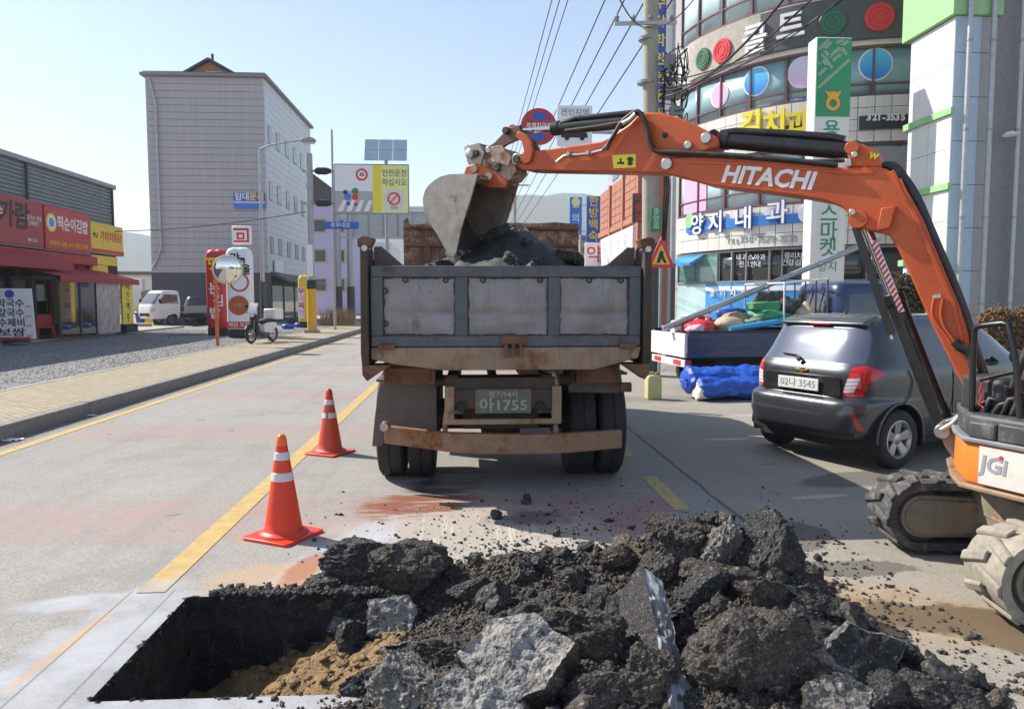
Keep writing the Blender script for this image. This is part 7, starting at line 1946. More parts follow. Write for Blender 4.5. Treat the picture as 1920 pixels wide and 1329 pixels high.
for k in range(4): tp_(MB().bx(TX1 + .02, TX1 + .06, TY0 + .7 + k*3.3, TY0 + 3.4 + k*3.3, .4, 2.6), 'shop_window', 'glass_dark')
tp_(MB().prism([(TX1, 3.5), (TX1 + 1.1, 3.0), (TX1 + 1.1, 2.85), (TX1, 3.3)], TY0 + .5, TY1, 'y'), 'shop_canopy', 'dark_grey')
tp_(MB().bx(TX1 + .1, TX1 + .2, TY0 + 1.2, TY0 + 3.2, 3.5, 4.3), 'shop_sign', 'print_white')
tp_(MB().bx(TX0 - .25, TX1 + .25, TY0 - .28, TY1 + .2, TH, TH + .2), 'cornice', 'mid_grey', bev=.03)
tp_(MB().bx(TX0 - .1, TX1 + .1, TY0 - .1, TY1, TH + .2, TH + .3), 'coping', 'dark_grey')
# gabled roof house
rf = tp_(MB().prism([(-19.9, TH + .3), (-14.6, TH + .3), (-17.3, TH + 1.75)], TY0 + 2.6, TY1 - 1, 'y'), 'roof_gable', 'brick_orange')
for a, b in (((-20.2, TH + .22), (-17.3, TH + 1.88)), ((-14.3, TH + .22), (-17.3, TH + 1.88))): tp_(MB().beam((a[0], TY0 + 8, a[1]), (b[0], TY0 + 8, b[1]), 11.4, .14, (0,0,1)), 'roof_slope', 'roof_dark', rf)
tp_(MB().bx(-17.6, -16.5, TY0 + 2.55, TY0 + 2.6, TH + .4, TH + 1.1), 'gable_window', 'print_white', rf); tp_(MB().bx(-17.5, -17.1, TY0 + 2.52, TY0 + 2.55, TH + .48, TH + 1.02).bx(-17.0, -16.6, TY0 + 2.52, TY0 + 2.55, TH + .48, TH + 1.02), 'gable_pane', 'glass_window', rf)
tp_(MB().cyl((-17.1, TY0 + 2.6, TH + 1.7), (-17.1, TY0 + 2.6, TH + 2.25), .09), 'finial', 'dark_grey', rf)
tp_(MB().tube([(-20.2, TY0 - .12, TH - .2), (-19.85, TY0 - .12, TH - 1.6), (-19.8, TY0 - .12, 5.0), (-20.1, TY0 - .12, 4.2), (-20.45, TY0 - .12, 3.6)], .07, 10), 'downpipe', 'galvanised', smooth=50)
tp_(MB().bx(-21.5, -20.9, TY0 - .5, TY0 - .05, 2.2, 3.0), 'air_conditioner', 'print_white', bev=.03)
rs = thing('rental_sign', 'blue banner with white and yellow letters high on the grey end wall', 'sign', (-14.15, TY0 - .06, 7.55))
MB().bx(-.98, 1.02, -.06, 0, 0, 1.0).build('banner', 'blue_sign', rs); MB().bx(-.98, 1.02, -.065, -.0605, 0, .34).build('lower_band', 'blue_mid', rs); MB().bx(-.98, 1.02, -.068, -.0655, .34, .46).build('pink_rule', 'pink_print', rs)
text('임대', face_mtx((-.45, -.07, .72), (0,-1,0)), .52, 'print_white', rs, bold=.012); text('문의', face_mtx((.50, -.07, .72), (0,-1,0)), .52, 'print_yellow', rs, bold=.012)

# ------------------------------------------------------------------ shop row on the left
shop = thing('shop_row', 'low shop row with red fronts and grey corrugated upper wall', 'building', (-18, 28, 0))
SXF, SY0, SY1 = -16.5, 14.0, 35.0
def sp_(mb, name, m, parent=None, **k): return mb.build(name, m, parent or shop, world=True, **k)
up_ = sp_(MB().bx(-30, SXF - .05, SY0, SY1, 3.3, 6.75), 'upper_wall', 'corrugated')
for k in range(12): sp_(MB().prism([(SXF - .05, 4.9 + k*.152), (SXF + .01, 4.92 + k*.152), (SXF + .01, 4.98 + k*.152), (SXF - .05, 5.04 + k*.152)], SY0, SY1, 'y'), 'metal_rib', 'corrugated', up_)
sp_(MB().bx(-30.2, SXF + .12, SY0 - .1, SY1 + .15, 6.75, 6.95), 'roof_edge', 'steel_grey', up_, bev=.02)
for y in (28.1, 34.85): sp_(MB().cyl((SXF + .06, y, 3.4), (SXF + .06, y, 6.75), .05, n=10), 'downpipe', 'dark_grey', up_, smooth=40)
for k in range(14): sp_(MB().bx(-29.5 + k, -28.55 + k, SY0 - .03, SY0, 3.35, 6.7), 'end_sheet', 'corrugated', up_)
lw = sp_(MB().bx(-30, SXF - .03, SY0, SY1, 0, 3.3), 'front_wall', 'red_wall')
sp_(MB().bx(SXF - .02, SXF + .35, SY0, 32.6, 3.12, 3.5), 'red_fascia', 'red_wall', lw)
for (y0, y1) in ((22.0, 23.6), (23.8, 25.4), (25.6, 27.1), (27.5, 29.3), (29.5, 31.4), (33.0, 34.6)): sp_(MB().bx(SXF - .04, SXF + .02, y0, y1, .3, 2.75), 'shop_window', 'glass_dark', lw)
for y in (23.7, 25.5, 27.3, 29.4, 31.6, 32.6, 34.8): sp_(MB().bx(SXF - .03, SXF + .08, y - .1, y + .1, 0, 3.1), 'door_post', 'red_wall', lw)
sp_(MB().bx(SXF - .03, SXF + .1, 32.7, 35.0, 2.8, 3.6), 'dark_transom', 'black_matte', lw)
def wall_sign(name, label, y0, y1, z0, z1, m, th=.25):
    e = thing(name, label, 'sign', (SXF + .05, (y0+y1)/2, z0), group='sign boxes above the red shops')
    MB().bx(0, th, -(y1-y0)/2, (y1-y0)/2, 0, z1-z0).build('sign_box', m, e, bev=.03)
    MB().bx(-.02, th - .02, -(y1-y0)/2 - .04, (y1-y0)/2 + .04, -.05, 0).build('sign_tray', 'mid_grey', e); return e
def stext(e, body, y, z, size, m, th=.25, **k): text(body, face_mtx((th + .006, y, z), (1,0,0)), size, m, e, **k)
e = wall_sign('sign_box_sign', 'maroon sign box with black and white brush lettering, nearest of the shop signs', 21.5, 28.62, 3.62, 5.35, 'maroon_sign')
stext(e, '가람', 1.7, 1.0, 1.0, 'print_black', bold=.03, shear=.1); stext(e, '막국수', .3, 1.05, .6, 'print_white')
stext(e, '보쌈 칼국수 전문', 2.75, 1.05, .2, 'print_white'); stext(e, '단체환영', 2.9, .85, .18, 'print_white'); stext(e, '예약 문의', 2.8, .22, .16, 'print_white')
e = wall_sign('sign_box_sign', 'bright red sign box with white Korean letters and round yellow mascot-free seal', 28.74, 32.15, 3.6, 5.3, 'red_sign')
e['label'] = 'bright red sign box with white letters and a yellow and white seal'
stext(e, '떡순이김밥', .35, 1.05, .60, 'print_white', bold=.012, width=2.35)
stext(e, '떡볶이 김밥 순대 튀김 어묵', .0, .25, .22, 'print_yellow', width=2.9)
for r_, m, o_ in ((.36, 'yellow_bright', .255), (.27, 'print_white', .262), (.18, 'blue_light', .268)): MB().lathe([(.001,.004),(r_,.004),(r_,0)], 26, Matrix.Translation((o_, -1.28, 1.05)) @ Matrix.Rotation(R(90), 4, 'Y')).build('seal', m, e)
e = wall_sign('sign_box_sign', 'yellow sign box with red Korean letters at the far end of the shops', 32.25, 35.25, 3.72, 5.02, 'yellow_sign')
stext(e, '가마치통닭', .3, .72, .48, 'red_print', width=2.0, bold=.006); stext(e, '옛날', -1.15, .72, .26, 'print_black'); MB().bx(.252, .262, -1.5, 1.5, .02, .16).build('red_rule', 'red_print', e)
# awnings
def awning(y0, y1, xb, zb, xf, zf, m, label):
    e = thing('awning', label, 'awning', (xb, (y0+y1)/2, zb), group='red awnings on the shops')
    h = (y1-y0)/2; n = max(2, int((y1-y0)/.6))
    for k in range(n):
        a, b = -h + 2*h*k/n, -h + 2*h*(k+1)/n
        MB().add([(0,a,0),(xf-xb,a,zf-zb),(xf-xb,b,zf-zb),(0,b,0),(0,a,-.03),(xf-xb,a,zf-zb-.03),(xf-xb,b,zf-zb-.03),(0,b,-.03)], [(0,1,2,3),(7,6,5,4),(0,4,5,1),(1,5,6,2),(2,6,7,3),(3,7,4,0)]).build('fabric_panel', m, e)
    MB().bx(xf-xb-.01, xf-xb+.02, -h, h, zf-zb-.22, zf-zb-.02).build('valance', m, e)
    return e
awning(20.5, 28.6, SXF + .35, 3.45, SXF + 1.35, 2.98, 'awning_red', 'red awning over the nearest shop front under the maroon sign')
awning(26.6, 33.0, SXF + .1, 2.95, -14.6, 2.52, 'awning_red', 'low red awning roof over the glazed porch')
# yellow boards beside the porch
yb = thing('yellow_board', 'yellow menu board above the porch under the yellow sign', 'sign', (SXF + .1, 33.6, 2.9)); MB().bx(0,.12,-1.2,1.1,.3,.7).build('upper_board', 'yellow_sign', yb); MB().bx(0,.12,-1.2,.2,-.1,.28).build('lower_board', 'yellow_sign', yb)
# glazed porch
pc = thing('glazed_porch', 'glazed porch with dark frame standing before the red shop front', 'porch', (-15.6, 29, GZ))
def pp_(mb, name, m, **k): return mb.build(name, m, pc, world=True, **k)
for x, y in ((-14.75, 26.75), (-14.75, 28.2), (-14.75, 29.6), (-14.75, 31.2), (-16.35, 26.75), (-15.6, 26.75)): pp_(MB().bx(x-.04, x+.04, y-.04, y+.04, GZ, 2.5), 'porch_post', 'dark_grey')
pp_(MB().bx(-16.4, -14.7, 26.7, 26.8, 2.38, 2.5), 'porch_beam', 'dark_grey'); pp_(MB().bx(-14.8, -14.7, 26.7, 31.3, 2.38, 2.5), 'porch_beam', 'dark_grey')
for y0, y1 in ((26.82, 28.13), (28.27, 29.53)): pp_(MB().bx(-14.77, -14.75, y0, y1, GZ + .1, 2.36), 'porch_pane', 'glass_dark')
for x0_, x1_ in ((-16.3, -15.65),): pp_(MB().bx(x0_, x1_, 26.74, 26.76, GZ + .1, 2.36), 'porch_pane', 'glass_dark')
vn = MB().bx(-14.72, -14.70, 29.4, 31.35, GZ + .05, 2.45).build('vinyl_curtain', 'vinyl_sheet', loc=(-14.7, 30.3, GZ)); tag(vn, 'clear vinyl sheet hung on the far half of the porch', 'vinyl sheet')
pp_(MB().bx(-15.6, -15.2, 30.2, 30.7, GZ, 1.6).bx(-16.1, -15.7, 29.3, 30.1, GZ, 1.2), 'porch_shelf', 'mid_grey')
# vertical yellow sign
vy = thing('vertical_banner', 'narrow yellow vertical banner with black letters at the end of the porch', 'sign', (-14.9, 32.5, GZ))
MB().bx(-.04,.04,-.55,.45,.35,2.3).build('banner', 'yellow_bright', vy)
for k, ch in enumerate('치킨맥주'): text(ch, face_mtx((.045, -.05, 2.0 - k*.46), (1,0,0)), .42, 'print_black', vy); text(ch, face_mtx((-.0, -.556, 2.0 - k*.46), (0,-1,0)), .1, 'print_black', vy)
MB().bx(-.2,.2,-.6,.5,0,.35).build('base', 'black_matte', vy)
# banner stand
q = G(30, 642, GZ)
bn = thing('banner_stand', 'white standing banner with black script on a dark base at the left edge', 'banner', (q.x, q.y, GZ), R(10))
MB().prism([(-.72,.12),(.62,.12),(.54,1.78),(-.6,1.78)], -.02, .0, 'y').build('banner_sheet', 'print_white', bn)
MB().bx(-.72,.45,-.03,-.0205,.12,.18).build('red_hem', 'red_print', bn)
for k, s_ in enumerate(('막국수', '칼국수', '수제비', '보쌈')): text(s_, face_mtx((-.1, -.024, 1.28 - k*.32), (0,-1,0)), .30, 'print_black', bn, bold=.006, width=.78)
for k in range(4): text('8,000', face_mtx((.42, -.024, 1.18 - k*.32), (0,-1,0)), .08, 'red_print', bn)
MB().lathe([(.001,.004),(.14,.004),(.14,0)], 20, Matrix.Translation((-.12,-.021,1.6)) @ Rx).build('round_mark', 'print_blue', bn)
MB().lathe([(.0,.1),(.35,.08),(.42,.02),(.42,0)], 20).build('weight_base', 'black_matte', bn, smooth=50); MB().cyl((0,.03,.05),(0,.03,1.75),.02).build('pole', 'steel_grey', bn)
# red plastic chair
q = atX(84, 600, -15.3)
ch_ = thing('plastic_chair', 'red plastic armchair in front of the porch', 'chair', (q.x, q.y, GZ), R(35))
MB().prism([(-.24,-.22),(.24,-.22),(.26,.22),(-.26,.22)], .40, .44, 'z').build('seat', 'plastic_red', ch_, bev=.01)
MB().prism([(-.25,.42),(.25,.42),(.27,.82),(.2,.88),(-.2,.88),(-.27,.82)], .2, .24, 'y').build('backrest', 'plastic_red', ch_, bev=.01)
for sx in (-1, 1):
    for sy in (-1, 1): MB().beam((sx*.22, sy*.19, .42), (sx*.28, sy*.26, 0), .05, .05).build('leg', 'plastic_red', ch_)
    MB().tube([(sx*.27,.22,.66),(sx*.29,0,.66),(sx*.28,-.2,.62),(sx*.25,-.21,.43)], .022, 8).build('armrest', 'plastic_red', ch_, smooth=60)
# low wall and tubs
q = G(250, 612, GZ)
lwall = MB().bx(-1.4, .9, -.2, .2, 0, .32).build('low_wall', 'concrete', bev=.02); lwall.location = (q.x, q.y, KH - .1); tag(lwall, 'low concrete block wall behind the porch end', 'wall')
q = G(251, 606, GZ)
tub = thing('blue_tub', 'blue plastic tub behind the low wall', 'tub', (q.x, q.y + 1, GZ)); MB().lathe([(.0,0),(.26,.0),(.34,.62),(.38,.64),(.36,.66),(.3,.6),(.001,.5)], 22).build('tub_body', 'plastic_blue', tub, smooth=40)
yc = thing('yellow_crate', 'yellow crate stacked on the blue tub', 'crate', (q.x, q.y + 1, GZ + .66)); MB().bx(-.2,.2,-.2,.2,0,.38).build('crate_body', 'plastic_yellow', yc, bev=.02); MB().bx(-.22,.22,-.22,.22,.34,.40).build('rim', 'plastic_yellow', yc, bev=.01)
yt = thing('yellow_tub', 'yellow crate with wire handle right of the blue tub', 'crate', (q.x + .75, q.y + .6, GZ)); MB().bx(-.28,.28,-.2,.2,0,.45).build('crate_body', 'plastic_yellow', yt, bev=.02); MB().tube([(-.28,0,.45),(-.26,0,1.2),(.26,0,1.2),(.28,0,.45)], .02, 8).build('frame', 'orange_pole', yt)
# ------------------------------------------------------------------ parked vehicles at the back of the lot
def cabover(name, label, loc, rz, m, group=None):
    e = thing(name, label, 'pickup', loc, rz)
    bm = shell_bm([(.38, 2.95, 4.62, .78, 6), (.6, 2.90, 4.72, .82, 6), (1.0, 2.88, 4.70, .84, 6), (1.25, 2.88, 4.60, .83, 6), (1.62, 2.90, 4.32, .79, 6), (1.9, 2.95, 4.10, .73, 6), (1.98, 3.05, 3.95, .62, 5), (2.0, 3.3, 3.7, .35, 4)], 90, 3)
    arch_cut(bm, 3.5, .30, .38, .5)
    for s, v_ in ((1, 'left'), (-1, 'right')): cut_part(bm, [(3.12,1.22),(3.16,1.75),(3.98,1.78),(4.30,1.30),(4.25,1.22)], v_, 'side_window', 'glass_dark', e)
    cut_part(bm, [(-.74,1.22),(.74,1.22),(.66,1.84),(-.66,1.84)], 'front', 'windscreen', 'glass_dark', e)
    cut_part(bm, [(-.5,.52),(.5,.52),(.5,.70),(-.5,.70)], 'front', 'grille', 'black_matte', e)
    for s in (-1, 1):
        cut_part(bm, [(s*.54,.78),(s*.80,.78),(s*.80,.98),(s*.58,.98)], 'front', 'headlamp', 'headlamp', e, .005)
        for x in (.8, 3.5): road_wheel(e, x, s*.68, .30, .19, s, 'steel_grey', 0)
        MB().bx(.03, 2.8, *sorted((s*.80, s*.83)), .75, 1.12).build('drop_side', 'steel_grey', e, bev=.008)
        MB().lathe([(.0,-.12),(.06,-.1),(.07,.1),(.0,.12)], 12, Matrix.Translation((4.35, s*.98, 1.4))).build('wing_mirror', 'black_matte', e, smooth=50)
    shell_done(bm, 'cab', m, e)
    MB().bx(0, 2.8, -.8, .8, .68, .75).build('bed_floor', 'steel_grey', e); MB().bx(-.03, .03, -.8, .8, .72, 1.1).build('tailgate', 'steel_grey', e)
    MB().bx(.1, 4.3, -.4, .4, .42, .62).build('chassis', 'black_matte', e)
    np = MB().bx(4.715, 4.73, -.25, .25, .42, .53).build('number_plate', 'plate_white', e)
    return e
q = G(300, 608, GZ)
cabover('white_pickup', 'white cab-over pickup parked in front of the tall grey building', (q.x + 2.3, q.y + 3.0, GZ - .05), R(-135 + 8), 'car_white')
def suv(name, label, loc, rz, m, cat='car'):
    e = thing(name, label, cat, loc, rz)
    bm = shell_bm([(.25, .12, 4.3, .78, 5), (.4, .02, 4.45, .86, 5), (.65, .0, 4.5, .9, 5), (.85, .05, 4.4, .9, 5), (1.0, .1, 3.6, .89, 5), (1.1, .16, 3.3, .86, 5), (1.35, .3, 2.95, .79, 4.6), (1.58, .45, 2.6, .7, 4.2), (1.66, .6, 2.3, .6, 4), (1.69, 1.0, 1.9, .35, 3)], 96, 3)
    for cx in (.85, 3.5): arch_cut(bm, cx, .34, .40, .55)
    for s, v_ in ((1, 'left'), (-1, 'right')):
        cut_part(bm, [(.65,1.08),(.75,1.5),(1.65,1.55),(1.65,1.06)], v_, 'rear_side_window', 'glass_car', e); cut_part(bm, [(1.74,1.06),(1.74,1.55),(2.4,1.5),(2.95,1.1)], v_, 'front_side_window', 'glass_car', e)
        cut_part(bm, [(s*.62,.82),(s*.92,.82),(s*.92,1.05),(s*.66,1.05)], 'rear', 'tail_lamp', 'car_tail_red', e, .005)
        for cx in (.85, 3.5): road_wheel(e, cx, s*.78, .34, .2, s)
    cut_part(bm, [(-.66,1.15),(.66,1.15),(.55,1.52),(-.55,1.52)], 'rear', 'rear_window', 'glass_car', e)
    cut_part(bm, [(-.74,1.1),(.74,1.1),(.6,1.55),(-.6,1.55)], 'front', 'windscreen', 'glass_car', e)
    shell_done(bm, 'body', m, e); MB().bx(.3, 4.1, -.7, .7, .22, .35).build('underbody', 'black_matte', e)
    MB().bx(-.02, .0, -.25, .25, .72, .83).build('number_plate', 'plate_white', e); return e
q = G(366, 606, GZ)
suv('black_suv', 'black estate car half hidden behind the red inflatable sign', (q.x + .3, q.y - .2, GZ - .05), R(108), 'car_black')
q = G(236, 604, GZ)
suv('white_car', 'white car mostly hidden behind the yellow crates', (q.x - 1.5, q.y + 1.5, GZ - .05), R(-110), 'car_white')

# ------------------------------------------------------------------ inflatable signs, mirror, scooter
def inflatable(name, label, px, py, zb, h, w, m, rz=0.0):
    q = G(px, py, zb); e = thing(name, label, 'inflatable sign', (q.x, q.y, zb), rz, 'inflatable advertising columns')
    MB().bx(-w*.42, w*.42, -w*.36, w*.36, 0, .32).build('blower_base', 'black_matte', e, bev=.04)
    prof = [(.86,.30), (.97,.36), (1,.6), (1,h*.5), (1,h-.35), (.95,h-.18), (.8,h-.06), (.5,h), (.001,h+.01)]
    v, f = [], []; n = 40
    for r_, z in prof:
        for j in range(n):
            a = 2*math.pi*j/n; c, s_ = math.cos(a), math.sin(a); k = (abs(c)**4 + abs(s_)**4) ** -.25
            v.append((w/2*r_*c*k, w*.36*r_*s_*k, z + .01*math.sin(j)))
    for i in range(len(prof)-1):
        for j in range(n): f.append((i*n+j, i*n+(j+1) % n, (i+1)*n+(j+1) % n, (i+1)*n+j))
    MB().add(v, f).build('air_body', m, e, smooth=60); return e, w*.36 + .012
e, d_ = inflatable('inflatable_sign', 'red inflatable advertising column with white letters', 413, 628, KH, 3.55, .92, 'red_sign', R(-6))
for k, ch in enumerate('맛있는김밥'): text(ch, face_mtx((.12 if k % 2 else -.05, -d_, 2.9 - k*.50), (0,-1,0)), .52, 'print_white' if k > 1 else 'print_yellow', e, bold=.012)
MB().bx(-.46,.46,-d_-.0,-d_+.012,3.1,3.2).build('yellow_rule', 'yellow_sign', e)
e, d_ = inflatable('inflatable_sign', 'white inflatable advertising column with a food picture', 453, 632, KH, 3.5, .98, 'print_white', R(4))
for k, (ch, x, z) in enumerate((('맛', -.1, 3.05), ('고', .14, 2.9), ('을', .30, 2.62))): text(ch, face_mtx((x, -d_, z), (0,-1,0)), .42, 'print_black', e, bold=.01)
MB().lathe([(.001,.01),(.38,.01),(.38,0)], 30, Matrix.Translation((0,-d_+.005,1.25)) @ Rx).build('food_picture', 'food_red', e); MB().lathe([(.3,.012),(.37,.012),(.37,0)], 30, Matrix.Translation((.05,-d_+.005,2.15)) @ Rx).build('red_ring', 'red_print', e)
text('국밥', face_mtx((-.02, -d_ - .02, 1.25), (0,-1,0)), .2, 'sack_beige', e)
MB().bx(-.48,.48,-d_+.0,-d_+.014,.36,.62).build('red_band', 'red_print', e); text('배달 포장', face_mtx((0, -d_-.004, .49), (0,-1,0)), .2, 'print_white', e)
q = G(450, 632, KH)
lg = thing('square_logo_sign', 'square white sign with a red spiral glyph above the white inflatable', 'sign', (q.x, q.y + .6, KH))
MB().bx(-.38,.38,-.08,.08,3.65,4.4).build('sign_box', 'print_white', lg, bev=.05); MB().cyl((0,0,0),(0,0,3.65),.05).build('post', 'steel_grey', lg)
fr = MB()
for x0_, x1_, z0, z1 in ((-.30,.30,4.22,4.30),(.22,.30,3.75,4.22),(-.30,.22,3.75,3.82),(-.18,.12,4.06,4.13),(.05,.12,3.9,4.06),(-.18,-.10,3.9,4.06),(-.18,.12,3.86,3.92)): fr.bx(x0_, x1_, -.09, -.081, z0, z1)
fr.build('spiral_glyph', 'red_print', lg)
e, d_ = inflatable('inflatable_sign', 'yellow and white inflatable column beside the yellow sign pole', 572, 614, KH, 2.75, .62, 'yellow_sign', 0)
MB().bx(-.3,.02,-d_+.002,-d_+.012,.5,2.1).build('white_field', 'print_white', e)
for k, ch in enumerate('부대찌개'): text(ch, face_mtx((-.12, -d_-.004, 1.9 - k*.38), (0,-1,0)), .36, 'pink_print' if k % 2 else 'red_print', e, bold=.008)
# convex mirror
q = G(408, 648, KH)
mr = thing('convex_mirror', 'round convex traffic mirror on an orange pole at the pavement edge', 'traffic mirror', (q.x, q.y, KH))
MB().cyl((0,0,0),(0,0,2.75),.055,n=14).build('pole', 'orange_pole', mr, smooth=40)
mc = Matrix.Translation((.42,-.12,2.42)) @ Matrix.Rotation(R(14), 4, 'Z') @ Matrix.Rotation(R(99), 4, 'X')
MB().lathe([(.001,.12),(.12,.112),(.24,.085),(.34,.048),(.42,.0)], 36, mc).build('mirror_face', 'mirror', mr, smooth=60)
MB().lathe([(.42,.0),(.435,.02),(.465,.02),(.47,-.03),(.44,-.06),(.001,-.08)], 36, mc).build('mirror_rim', 'beige_mirror_back', mr, smooth=40)
MB().beam((0,0,2.42),(.40,-.05,2.42),.04,.04).build('bracket', 'orange_pole', mr)
# scooter
q = G(492, 642, KH)
sc = thing('delivery_scooter', 'white delivery scooter with rear box parked on the pavement', 'scooter', (q.x, q.y, KH), R(-110))
for x in (-.60, .62):
    w = bpy.data.objects.new('wheel', None); col.objects.link(w); w.parent = sc; w.location = (x, 0, .29)
    MB().lathe([(.215,-.04),(.27,-.045),(.29,-.02),(.29,.02),(.27,.045),(.215,.04)], 30, Rx).build('tyre', 'black_rubber', w, smooth=50)
    MB().lathe([(.22,-.02),(.2,-.015),(.19,.015),(.22,.02)], 30, Rx).build('rim', 'alloy', w, smooth=40); MB().cyl((0,-.06,0),(0,.06,0),.05).build('hub', 'steel_grey', w)
    for k in range(6): MB().beam((0,0,0),(.2*math.cos(k*math.pi/3),0,.2*math.sin(k*math.pi/3)),.015,.02,(0,1,0)).build('spoke', 'alloy', w)
MB().prism([(.40,.25),(.52,.85),(.46,.98),(.38,.92),(.30,.45),(.05,.34),(-.02,.28),(.2,.22)], -.14, .14, 'y').build('leg_shield', 'black_paint', sc, bev=.03)
MB().prism([(-.72,.55),(-.70,.68),(-.2,.74),(.05,.62),(.02,.35),(-.35,.32)], -.13, .13, 'y').build('side_fairing', 'white_clean', sc, bev=.03)
MB().prism([(-.60,.70),(-.58,.80),(-.1,.82),(.12,.76),(.08,.66)], -.14, .14, 'y').build('seat', 'black_matte', sc, bev=.03)
MB().prism([(-.95,.78),(-.95,1.16),(-.45,1.16),(-.42,.80)], -.24, .24, 'y').build('cargo_box', 'white_clean', sc, bev=.04)
MB().beam((.62,.07,.29),(.46,.07,.95),.035,.035).beam((.62,-.07,.29),(.46,-.07,.95),.035,.035).build('fork', 'steel_grey', sc)
MB().tube([(.36,-.36,1.04),(.42,-.15,1.02),(.44,.15,1.02),(.36,.36,1.04)], .018, 8).build('handlebar', 'black_matte', sc, smooth=50)
MB().prism([(.47,.96),(.56,1.02),(.50,1.22),(.40,1.36),(.38,1.34),(.46,1.18)], -.16, .16, 'y').build('windscreen', 'lamp_clear', sc, bev=.01)
MB().lathe([(.001,.06),(.07,.04),(.08,0)], 16, Matrix.Translation((.53,0,.95)) @ Matrix.Rotation(R(90), 4, 'Y')).build('headlamp', 'headlamp', sc, smooth=50)
MB().prism([(.34,.30),(.88,.30),(.84,.50),(.62,.64),(.42,.56)], -.05, .05, 'y', f=lambda p, q, t_: (p, t_, q + .04)).build('front_mudguard', 'black_paint', sc, bev=.02) if False else MB().tube([(.62 + .33*math.cos(R(a)), 0, .29 + .33*math.sin(R(a))) for a in range(30, 171, 14)], .05, 8).build('front_mudguard', 'black_paint', sc, smooth=60)
MB().bx(-.3, .1, -.12, .12, .18, .36).build('engine', 'dark_grey', sc, bev=.03); MB().cyl((-.1,-.16,.25),(-.75,-.18,.32),.05).build('exhaust', 'steel_grey', sc, smooth=40)
MB().tube([(-.05,.1,.2),(-.02,.28,0)], .012, 6).build('side_stand', 'steel_grey', sc)
for s in (-1, 1): MB().tube([(.40,s*.26,1.03),(.36,s*.32,1.2)], .008, 6).lathe([(.001,.0),(.06,.0),(.06,.015),(.001,.02)], 14, Matrix.Translation((.36,s*.33,1.24)) @ Matrix.Rotation(R(90), 4, 'Y')).build('rear_mirror', 'black_matte', sc)

# ------------------------------------------------------------------ street lamp, sign pole with board, gantry
q = Vector((-9.4, 35, KH))
sl = thing('street_lamp', 'grey street lamp with one arm before the tall grey building', 'street lamp', tuple(q))
MB().cyl((0,0,0),(0,0,8.3),.11,.06,18).build('shaft', 'galvanised', sl, smooth=40); MB().cyl((0,0,0),(0,0,2.3),.14,.135,18).build('dark_foot', 'dark_grey', sl, smooth=40)
MB().tube([(0,0,8.25),(.5,0,8.45),(1.2,0,8.6),(1.95,0,8.68)], [.06,.045,.04,.035], 10).build('arm', 'galvanised', sl, smooth=60)
MB().prism([(1.85,8.62),(2.05,8.56),(2.5,8.6),(2.52,8.72),(2.3,8.82),(1.9,8.76)], -.13, .13, 'y').build('lamp_head', 'steel_grey', sl, bev=.03); MB().bx(2.0,2.45,-.1,.1,8.53,8.58).build('lamp_glass', 'lamp_clear', sl)
q = Vector((-7.0, 34, KH))
bp = thing('sign_pole', 'grey mast with yellow base carrying a large road safety board', 'sign pole', tuple(q))
MB().cyl((0,0,0),(0,0,7.9),.17,.15,20).build('mast', 'pole_grey', bp, smooth=40); MB().cyl((0,0,.12),(0,0,1.95),.215,.21,20).build('yellow_sleeve', 'yellow_pole', bp, smooth=40); MB().cyl((0,0,1.95),(0,0,2.35),.218,.21,20).build('black_sleeve', 'black_matte', bp, smooth=40)
MB().bx(-.3,.3,-.3,.3,0,.12).build('foot_plate', 'steel_grey', bp, bev=.02)
for z in (7.15, 5.75): MB().cyl((-.3,0,z),(1.6,0,z),.05,n=12).build('outrigger', 'steel_grey', bp, smooth=40); MB().lathe([(.09,0),(.16,.12),(.16,.5),(.12,.62),(.09,.7)], 14, Matrix.Translation((.25,0,z)) @ Matrix.Rotation(R(90), 4, 'Y')).build('clamp', 'black_matte', bp, smooth=40)
MB().bx(-.12,.12,-.19,-.17,2.5,3.9).build('notice', 'print_white', bp)
bd = thing('safety_board', 'wide white and yellow road safety board with crossing children picture', 'sign', (-7.0 + 2.75, 33.85, KH + 5.25))
MB().bx(-1.65,1.65,-.06,.06,0,2.2).build('frame', 'steel_grey', bd, bev=.03); MB().bx(-1.6,.05,-.075,-.061,.06,2.14).build('picture_field', 'print_white', bd); MB().bx(.05,.42,-.075,-.061,.06,2.14).build('yellow_bar', 'yellow_bright', bd); MB().bx(.42,1.6,-.075,-.061,.06,2.14).build('pale_field', 'yellow_pale', bd)
MB().bx(-1.6,.05,-.08,-.0755,.06,1.0).build('grey_street', 'tile_grey', bd)
for k in range(4): MB().prism([(-1.5 + k*.38,.12),(-1.28 + k*.38,.12),(-1.1 + k*.38,.6),(-1.26 + k*.38,.6)], -.084, -.0805, 'y').build('crossing_bar', 'print_white', bd)
for x, z, m, s_ in ((-1.05,.75,'blue_mid',.16), (-.72,1.0,'green_board',.15), (-.72,.75,'red_bright',.14), (-1.02,.45,'print_blue',.09), (-.7,.42,'red_print',.09), (-1.15,.95,'print_black',.1), (-.9,1.15,'print_white',.12)):
    MB().lathe([(.001,.004),(s_*.8,.004),(s_,0)], 9, Matrix.Translation((x,-.086,z)) @ Rx).build('picture_patch', m, bd)
MB().lathe([(.001,.004),(.27,.004),(.27,0)], 24, Matrix.Translation((-.42,-.078,1.72)) @ Rx).build('limit_ring', 'red_bright', bd); MB().lathe([(.001,.004),(.18,.004),(.18,0)], 24, Matrix.Translation((-.42,-.084,1.72)) @ Rx).build('limit_face', 'print_white', bd); text('30', face_mtx((-.42, -.092, 1.72), (0,-1,0)), .22, 'print_black', bd, bold=.006)
